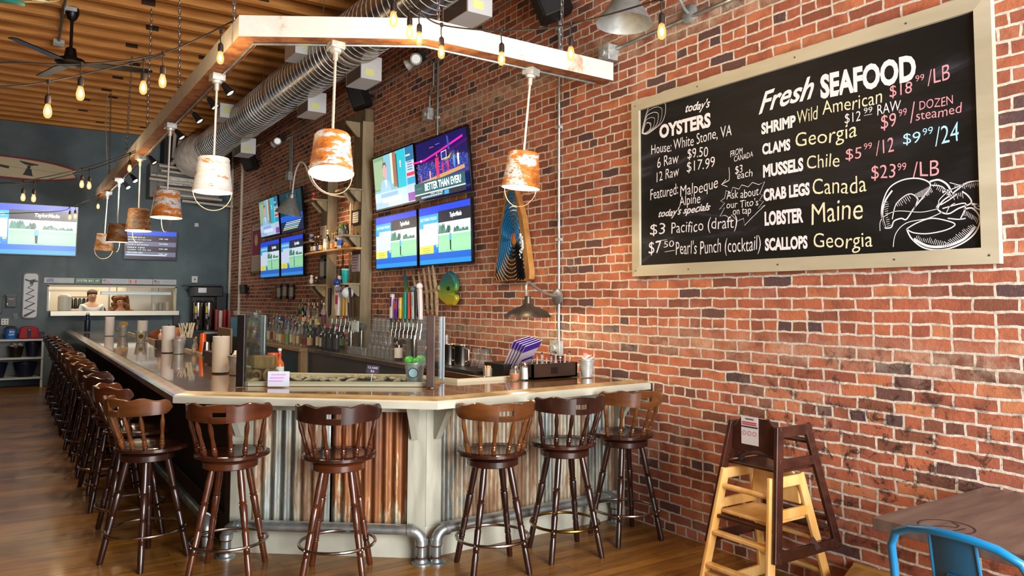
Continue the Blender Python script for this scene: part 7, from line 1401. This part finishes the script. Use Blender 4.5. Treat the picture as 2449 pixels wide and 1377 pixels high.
sb2=tag(origin(boxobj('side_counter',(3.4,13.25,0),(W-.004,15.4,BBZ),P('side_counter_dark','#1c1410',.5),bevel=.004),(3.7,14.3,0)),'dark side counter between the back bar and the corner','counter')
o=B().lathe([(.05,0),(.09,.03),(.1,.14),(.04,.2)],12).make('mixer_bottle_cluster',solid('#d8481c',.4)); o.location=(3.62,13.7,BBZ); tag(o,'orange topped container on the side counter near the pipes','container')
for i,(x,yy,c,h) in enumerate(((3.52,13.45,'#c8a01c',.30),(3.6,13.35,'#a82a34',.26),(3.56,13.52,'#3a2a7a',.36))): o=B().lathe([(.05,0),(.055,.01),(.05,h*.6),(.02,h*.8),(.02,h)],14).make('juice_bottle',solid(c,.25)); o.location=(x,yy,BBZ); tag(o,'%s juice bottle seen through the left glass guard'%['yellow','red','purple'][i],'bottle')
bottle('spirit_jar','large glass jar of yellow fruit with a metal tap lid behind the glass guard','jar',(3.50,13.05,BBZ),.44,.085,GL,'#b8901c',None,'#c8ccd0',None,False,2)
o=B().lathe([(.05,0),(.055,.004),(.03,.2),(.03,.22)],14).make('blue_ice_scoop',solid('#1c5ab0',.4)); o.location=(3.46,12.85,BBZ); o.rotation_euler=(0,1.5,.3); o.location.z+=.058; tag(o,'blue plastic scoop lying on the back bar','scoop')
# wall fittings on slate wall
def wallthing(name,label,cat,a,c,m,ch=()):
    o=origin(boxobj(name,a,c,m,bevel=.004),((a[0]+c[0])/2,(a[1]+c[1])/2,(a[2]+c[2])/2)); tag(o,label,cat)
    for nm,p,q,mm in ch: x=boxobj(nm,p,q,mm); x.data.transform(Matrix.Translation(-o.location)); x.parent=o
    return o
wallthing('wall_telephone','black desk style telephone mounted on the slate wall beside the white board','telephone',(-.0,DB-.08,1.50),(.16,DB-.002,1.73),P('phone_black','#101014',.4),[('handset',(-.01,DB-.12,1.70),(.16,DB-.08,1.75),MATS['phone_black']),('screen',(.03,DB-.083,1.64),(.12,DB-.08,1.66),solid('#5a5a60',.3)),('green_light',(.01,DB-.083,1.55),(.025,DB-.08,1.565),E('phone_led','#7ad83a',1.5))])
wallthing('wall_box_black','black box at the left frame edge on the slate wall','electrical box',(-.2,DB-.08,1.38),(-.06,DB-.002,1.70),MATS['phone_black'])
wallthing('outlet_adapter','white four socket outlet adapter on the slate wall','outlet',(-.07,DB-.06,1.16),(.05,DB-.002,1.28),solid('#c8ccc8',.5),[('socket_holes',(-.045+.05*i,DB-.062,1.185+.05*j),(-.025+.05*i,DB-.06,1.205+.05*j),solid('#1c1c1c')) for i in (0,1) for j in (0,1)])
wallthing('outlet_plate','grey outlet plate with a black cord under the telephone','outlet',(.11,DB-.02,1.26),(.19,DB-.002,1.38),solid('#5a686c',.5),[('plug',(.13,DB-.06,1.30),(.165,DB-.02,1.34),solid('#101010'))])
wallthing('light_switch','white switch box above the coffee machine','switch',(3.30,DB-.05,2.02),(3.42,DB-.002,2.16),solid('#c4c8c4',.5),[('lever',(3.35,DB-.065,2.07),(3.37,DB-.05,2.11),solid('#2a2a2a'))])
wallthing('round_sensor','small round white sensor high on the slate wall','sensor',(3.33,DB-.03,3.23),(3.41,DB-.002,3.31),solid('#b8c0c0',.5))
wallthing('sanitizer_dispenser','black dispenser hanging under the right end of the pass shelf','dispenser',(2.95,DB-.1,1.12),(3.06,DB-.002,1.34),solid('#0c0d10',.4))
# white shelf unit far left
ws=thing('white_shelf_unit','white low shelf unit with bins against the slate wall at the far left','shelf unit',(.0,17.1,0)); WHS=P('shelf_white','#aeb4b4',.5)
for z in (.87,.53,.16): B().bx((-1.6,16.9,z),(.62,DB-.01,z+.035)).make('shelf_board',WHS,ws,world=True,smooth=0,bevel=.003)
for x in (-1.6,-.6,.585): B().bx((x,16.92,0),(x+.035,DB-.01,.87)).make('side_board',WHS,ws,world=True,smooth=0)
B().bx((-1.6,DB-.03,.16),(.62,DB-.012,.87)).make('back_board',P('shelf_back','#8a9090',.6),ws,world=True,smooth=0)
def tub(label,c,r,h,m,taper=.75): o=B().lathe([(r*taper,0),(r*taper,.0),(r,h),(r*1.04,h),(r*1.04,h-.02),(r*.97,h-.015),(r*taper*.95,.01),(.001,.01)],22).make('plastic_tub',m); o.location=c; return tag(o,label,'tub')
NV=solid('#10142c',.4)
t1=tub('dark tub heaped with pale packets on the middle white shelf',(.18,17.1,.566),.13,.20,solid('#17120f',.3)); b=B()
for i in range(30): a=Rb.random()*6.28; q=.11*Rb.random(); b.box((q*cos(a),q*sin(a),.2+.05*Rb.random()),(.05,.02,.04),0,None,Rb.random()*3)
b.make('packets',P('packet_pale','#9a9288',.7),t1,smooth=0); t1.children[-1]['kind']='stuff'
for lb,c in (('navy tub on the middle white shelf, right of the packet tub',(.45,17.12,.566)),('navy tub on the bottom white shelf at the frame edge',(-.12,17.1,.196)),('navy tub on the bottom white shelf, right side',(.34,17.1,.196))): tub(lb,c,.19 if c[2]<.3 else .12,.27,NV,.7)
t2=tub('blue bucket with white letters on the top of the white shelf unit',(.09,17.08,.906),.11,.19,solid('#1c5aa8',.4)); b=B(); write(b,'BUD',Matrix(((1,0,0,.0),(0,0,-1,-.108),(0,1,0,.1),(0,0,0,1))),(-.02,.02),(.06,.02),.035,0,.02); write(b,'LIGHT',Matrix(((1,0,0,.0),(0,0,-1,-.103),(0,1,0,.05),(0,0,0,1))),(-.03,.02),(.06,.02),.03,0,.02); b.make('lettering',solid('#c8d4e0'),t2,smooth=0); B().ball((0,0,.19),.1,14,8,0,(1,1,.55)).make('brown_bag',solid('#3a2418',.8),t2)
o=B().prism([(-.17,0),(.17,0),(.15,.2),(.08,.235),(-.08,.235),(-.15,.2)],-.09,.09,Matrix(((1,0,0,0),(0,0,1,0),(0,1,0,0),(0,0,0,1)))).make('red_bag',P('red_cloth','#8a1420',.7),smooth=0,bevel=.03,seg=3); o.location=(.38,17.08,.906); tag(o,'dark red soft bag on the top of the white shelf unit','bag'); B().ball((0,-.09,.17),.02,8,6).make('clasp',solid('#8a8a9a',.3),o); B().bx((-.03,-.094,.03),(.03,-.09,.2)).make('navy_patch',solid('#1c1c3a',.7),o,smooth=0)
o=tag(B().box((0,0,.06),(.14,.14,.12)).make('purple_box',solid('#241c40',.6),bevel=.01),'small purple box at the right end of the white shelf unit','box'); o.location=(.56,17.1,.906)
# machinery and pipes under the duct end
pp=thing('pipe_bundle','pale pipes, brackets and unit under the far end of the spiral duct','pipework',(3.0,16.6,3.9)); PV=P('pvc_pale','#b4ada2',.5); UN=P('unit_grey','#6a6a68',.5)
for i,(x0,x1,z) in enumerate(((2.45,3.5,4.34),(2.5,3.6,4.25),(2.32,3.3,4.16),(2.28,3.2,4.06),(2.48,3.5,3.92),(2.4,3.7,3.80),(2.9,3.9,3.66))): B().tube([(x0,16.5+.06*(i%3),z),(x1,16.5+.06*(i%3),z-.05)],.026,10).make('pipe',PV,pp,world=True)
B().bx((2.62,16.6,3.98),(3.4,17.0,4.12)).make('silver_wrap',P('foil','#c0c0bc',.35,.5,col2='#8a8a88',nscale=20),pp,world=True,smooth=0); B().bx((2.35,16.9,3.75),(3.7,DB-.02,4.45)).make('unit_body',UN,pp,world=True,smooth=0)
B().tube([(2.88,16.7,5.04),(2.84,16.7,4.62),(2.80,16.75,4.52),(2.72,16.8,4.42)],[.05,.05,.055,.04],12).make('drain_pipe',PV,pp,world=True); B().tube([(2.76,16.7,5.05),(2.74,16.7,4.55)],.035,10).make('drain_pipe',PV,pp,world=True); B().bx((2.6,16.9,4.45),(2.95,DB-.02,5.06)).make('dark_panel',P('panel_dark','#17191b',.6),pp,world=True,smooth=0)
B().tube([(2.42,16.55,3.7),(2.42,16.55,5.07)],.006,6).make('threaded_rod',WIRE,pp,world=True); B().tube([(2.62,16.55,3.7),(2.62,16.55,5.07)],.006,6).make('threaded_rod',WIRE,pp,world=True)
# ---------------------------------------------------------------- high chairs by the wall
def high_chair(label,c,m,backside,name='high_chair',zt=.70,extra=()):
    # side frames lie in planes of constant y; bottom depth .56, top .28; width .46
    o=thing(name,label,'high chair',c); T=.024; wd=.06
    xs=lambda z:(-.28+.135*z/zt, .265-.17*z/zt)
    for s in (-1,1):
        yb=lambda z:s*(.235-.075*z/zt)
        def pt(x,z): return Vector((x,yb(z),z))
        a0,b0=xs(0); a1,b1=xs(zt)
        for nm,p,q in (('side_post',pt(a0,0),pt(a1,zt)),('side_post',pt(b0,0),pt(b1,zt))): B().bar(p,q,T,wd,up=(1,0,0)).make(nm,m,o,smooth=0,bevel=.006)
        for nm,z in (('bottom_rail',.03),('arm_rail',.50),('top_rail',zt-.03)): x0,x1=xs(z); B().bar(pt(x0+.0,z),pt(x1-.0,z),wd if nm!='arm_rail' else wd*.9,T,up=(0,1,0)).make(nm,m,o,smooth=0,bevel=.006)
        x0,x1=xs(.36)
    bs=backside
    def xside(z,s): return xs(z)[0] if s<0 else xs(z)[1]
    hb=[(-.165,zt-.17),(.165,zt-.17),(.15,zt-.03),(.09,zt+.035),(-.09,zt+.035),(-.15,zt-.03)]; xb=xside(zt-.06,bs)-bs*.012
    B().prism(hb,-.009,.009,Matrix(((0,0,1,xb),(1,0,0,0),(0,1,0,0),(0,0,0,1)))).make('back_panel',m,o,smooth=0,bevel=.005)
    zz=.45; x0,x1=xs(zz); B().bx((x0+.02,-.17,zz),(x1-.02,.17,zz+.018)).make('seat',m,o,smooth=0,bevel=.004)
    f=-bs
    for z,r in ((zt-.10,.014),): x=xside(z,f); B().tube([(x,-.165,z),(x,.165,z)],.016,10).make('front_bar',m,o)
    for z in (.16,)+extra: 
        for s in (-1,1): hw_=.235-.075*z/zt-.012; x=xside(z,s); B().bar((x,-hw_,z),(x,hw_,z),.05,.022,up=(0,0,1)).make('stretcher',m,o,smooth=0,bevel=.005)
    x=xside(.03,f); B().bx((min(x,x-f*.1),-.22,.10),(max(x,x-f*.1),.22,.118)).make('foot_rest',m,o,smooth=0,bevel=.004)
    return o
HD=P('high_chair_espresso','#2a130d',.3,col2='#3f1f15',nscale=3,stretch=(3,3,3),coat=.4); HN=P('high_chair_natural','#c8944a',.4,col2='#dcb274',nscale=2.5,stretch=(4,4,1),coat=.3)
hc=high_chair('dark espresso high chair stacked over a natural one, warning sticker on its back',(3.73,2.88,.27),HD,-1)
hn=high_chair('natural blond wood high chair under the dark one by the brick wall',(3.66,2.88,0),HN,1,'high_chair',.70,(.34,))
xb=-.28+.135*(.64/.70)+.012-.0105
b=B().bx((-.0015,-.02,.575),(0,.10,.735)); l=b.make('warning_label',solid('#c4c0c4',.5),hc,smooth=0); l.location=(xb-.002,-.01,0)
ML=Matrix(((0,0,-1,-.003),(-1,0,0,.04),(0,1,0,.0),(0,0,0,1)))
b=B(); write(b,'WARNING',ML,(-.03,.715),(.03,.715),.010,0,.02); b.bx((-.058,.672,0),(.058,.679,.001),M=ML); b.make('black_print',solid('#1c1c1c'),l,smooth=0)
b=B(); 
for zq in (.697,.686): b.bx((-.05,zq,0),(.05,zq+.007,.001),M=ML)
for i in range(3): b.add([tuple(ML@Vector(((i-1)*.036+.013*cos(a)*f,.640+.013*sin(a)*f,.001))) for f in (1,.8) for a in [2*pi*k/16 for k in range(16)]],[(k,(k+1)%16,16+(k+1)%16,16+k) for k in range(16)])
b.make('red_print',solid('#b03a48'),l,smooth=0)
B().tube(bez4((-.12,.13,.48),(-.14,.08,.55),(-.15,-.05,.55),(-.13,-.14,.52)),.016,8).make('lap_strap',solid('#3f302c',.8),hc)
B().bar((.09,-.235,.36),(.13,-.25,.30),.003,.03).make('hanging_strap',solid('#3a2018',.7),hn)
# ---------------------------------------------------------------- table and blue metal chair at the right edge
tb=thing('dining_table','grey brown wooden table with a pen drawn wave ring, lower right by the wall','table',(3.5,1.4,0))
TW=P('table_woodgrain','#4a3c36',.4,col2='#6a584f',nscale=2.2,stretch=(1.5,9,1),lo=.3,hi=.7)
B().bx((3.05,.85,.715),(4.02,1.86,.765)).make('tabletop',TW,tb,world=True,smooth=0,bevel=.003); B().tube([(3.55,1.35,.03),(3.55,1.35,.715)],.045,14).make('pedestal',BLK,tb,world=True); B().bx((3.3,1.3,0),(3.8,1.4,.035)).make('foot_bar',BLK,tb,world=True,smooth=0,bevel=.004); B().bx((3.5,1.1,0),(3.6,1.6,.035)).make('foot_bar',BLK,tb,world=True,smooth=0,bevel=.004)
MT=Matrix.Translation((3.17,1.62,.766)); b=B(); b.ribbon([(.10*cos(a),.10*sin(a)) for a in [2*pi*i/36 for i in range(37)]],.008,MT,0,0); b.ribbon([(-.08,-.01),(-.04,.03),(.0,.01),(.02,-.03),(.06,-.02),(.085,.02)],.008,MT,0,.0002); b.ribbon([(-.05,-.04),(-.01,-.05),(.04,-.055)],.007,MT,0,.0002); b.make('ring_drawing',solid('#2a1c1c',.6),tb,world=True,smooth=0)
bc=thing('metal_chair','bright blue metal cafe chair with a central back splat at the lower right','chair',(2.86,1.33,0)); BL=P('blue_enamel','#0a6a9a',.28,coat=.3,spec=.6); BLD=P('blue_enamel_panel','#0a4a68',.3,coat=.3)
hoop=[(2.74,1.55,.44),(2.70,1.56,.62),(2.665,1.555,.80),(2.65,1.53,.852),(2.635,1.47,.882),(2.62,1.40,.896),(2.612,1.33,.90),(2.62,1.26,.896),(2.635,1.19,.882),(2.65,1.13,.852),(2.665,1.105,.80),(2.70,1.10,.62),(2.74,1.11,.44)]
B().tube(hoop,.0145,12).make('back_hoop',BL,bc,world=True)
def spl(u,v_): yy=1.33+(.085-.012*v_)*(1-2*u)*1.0; x=2.618+.10*(1-v_)+.012*(2*u-1)**2*1.0; return (x,yy,.46+.44*v_)
b=B().sheet(spl,6,6).sheet(lambda u,v_:(spl(u,v_)[0]+.004,*spl(u,v_)[1:]),6,6); b.make('back_splat',BLD,bc,world=True)
for s in (0,1): B().tube([Vector(spl(s,v/6)) for v in range(7)],.006,8).make('splat_edge',BL,bc,world=True)
b=B(); fr_=[Vector(spl(u,v_))-Vector((.004,0,0)) for u,v_ in ((.25,.1),(.28,.62),(.36,.68),(.64,.68),(.72,.62),(.75,.1))]; b.tube(fr_,.004,6); b.make('pressed_outline',BLD,bc,world=True)
B().prism(rr(2.72,1.13,3.08,1.53,.05),.44,.455).make('seat',BL,bc,world=True,smooth=0,bevel=.005)
for (x,yy,dx,dy) in ((2.75,1.5,-.05,.03),(2.75,1.16,-.05,-.03),(3.05,1.5,.03,.03),(3.05,1.16,.03,-.03)): B().bar((x,yy,.44),(x+dx,yy+dy,0),.03,.03).make('leg',BL,bc,world=True,smooth=0,bevel=.004)
pf=tag(origin(B().prism([(4.054,2.60),(3.80,2.5),(3.80,1.95),(4.054,1.95)],0,.18).make('step_platform',P('platform_oak','#a47a3c',.45,col2='#c29a58',nscale=3,stretch=(1,7,1)),smooth=0,bevel=.006),(3.93,2.25,0)),'low pale oak step platform in the lower right corner by the wall','platform')
B().bx((.10,-.30,.18),(.123,.33,.196)).make('edge_strip',solid('#b08a4a',.5),pf,smooth=0)
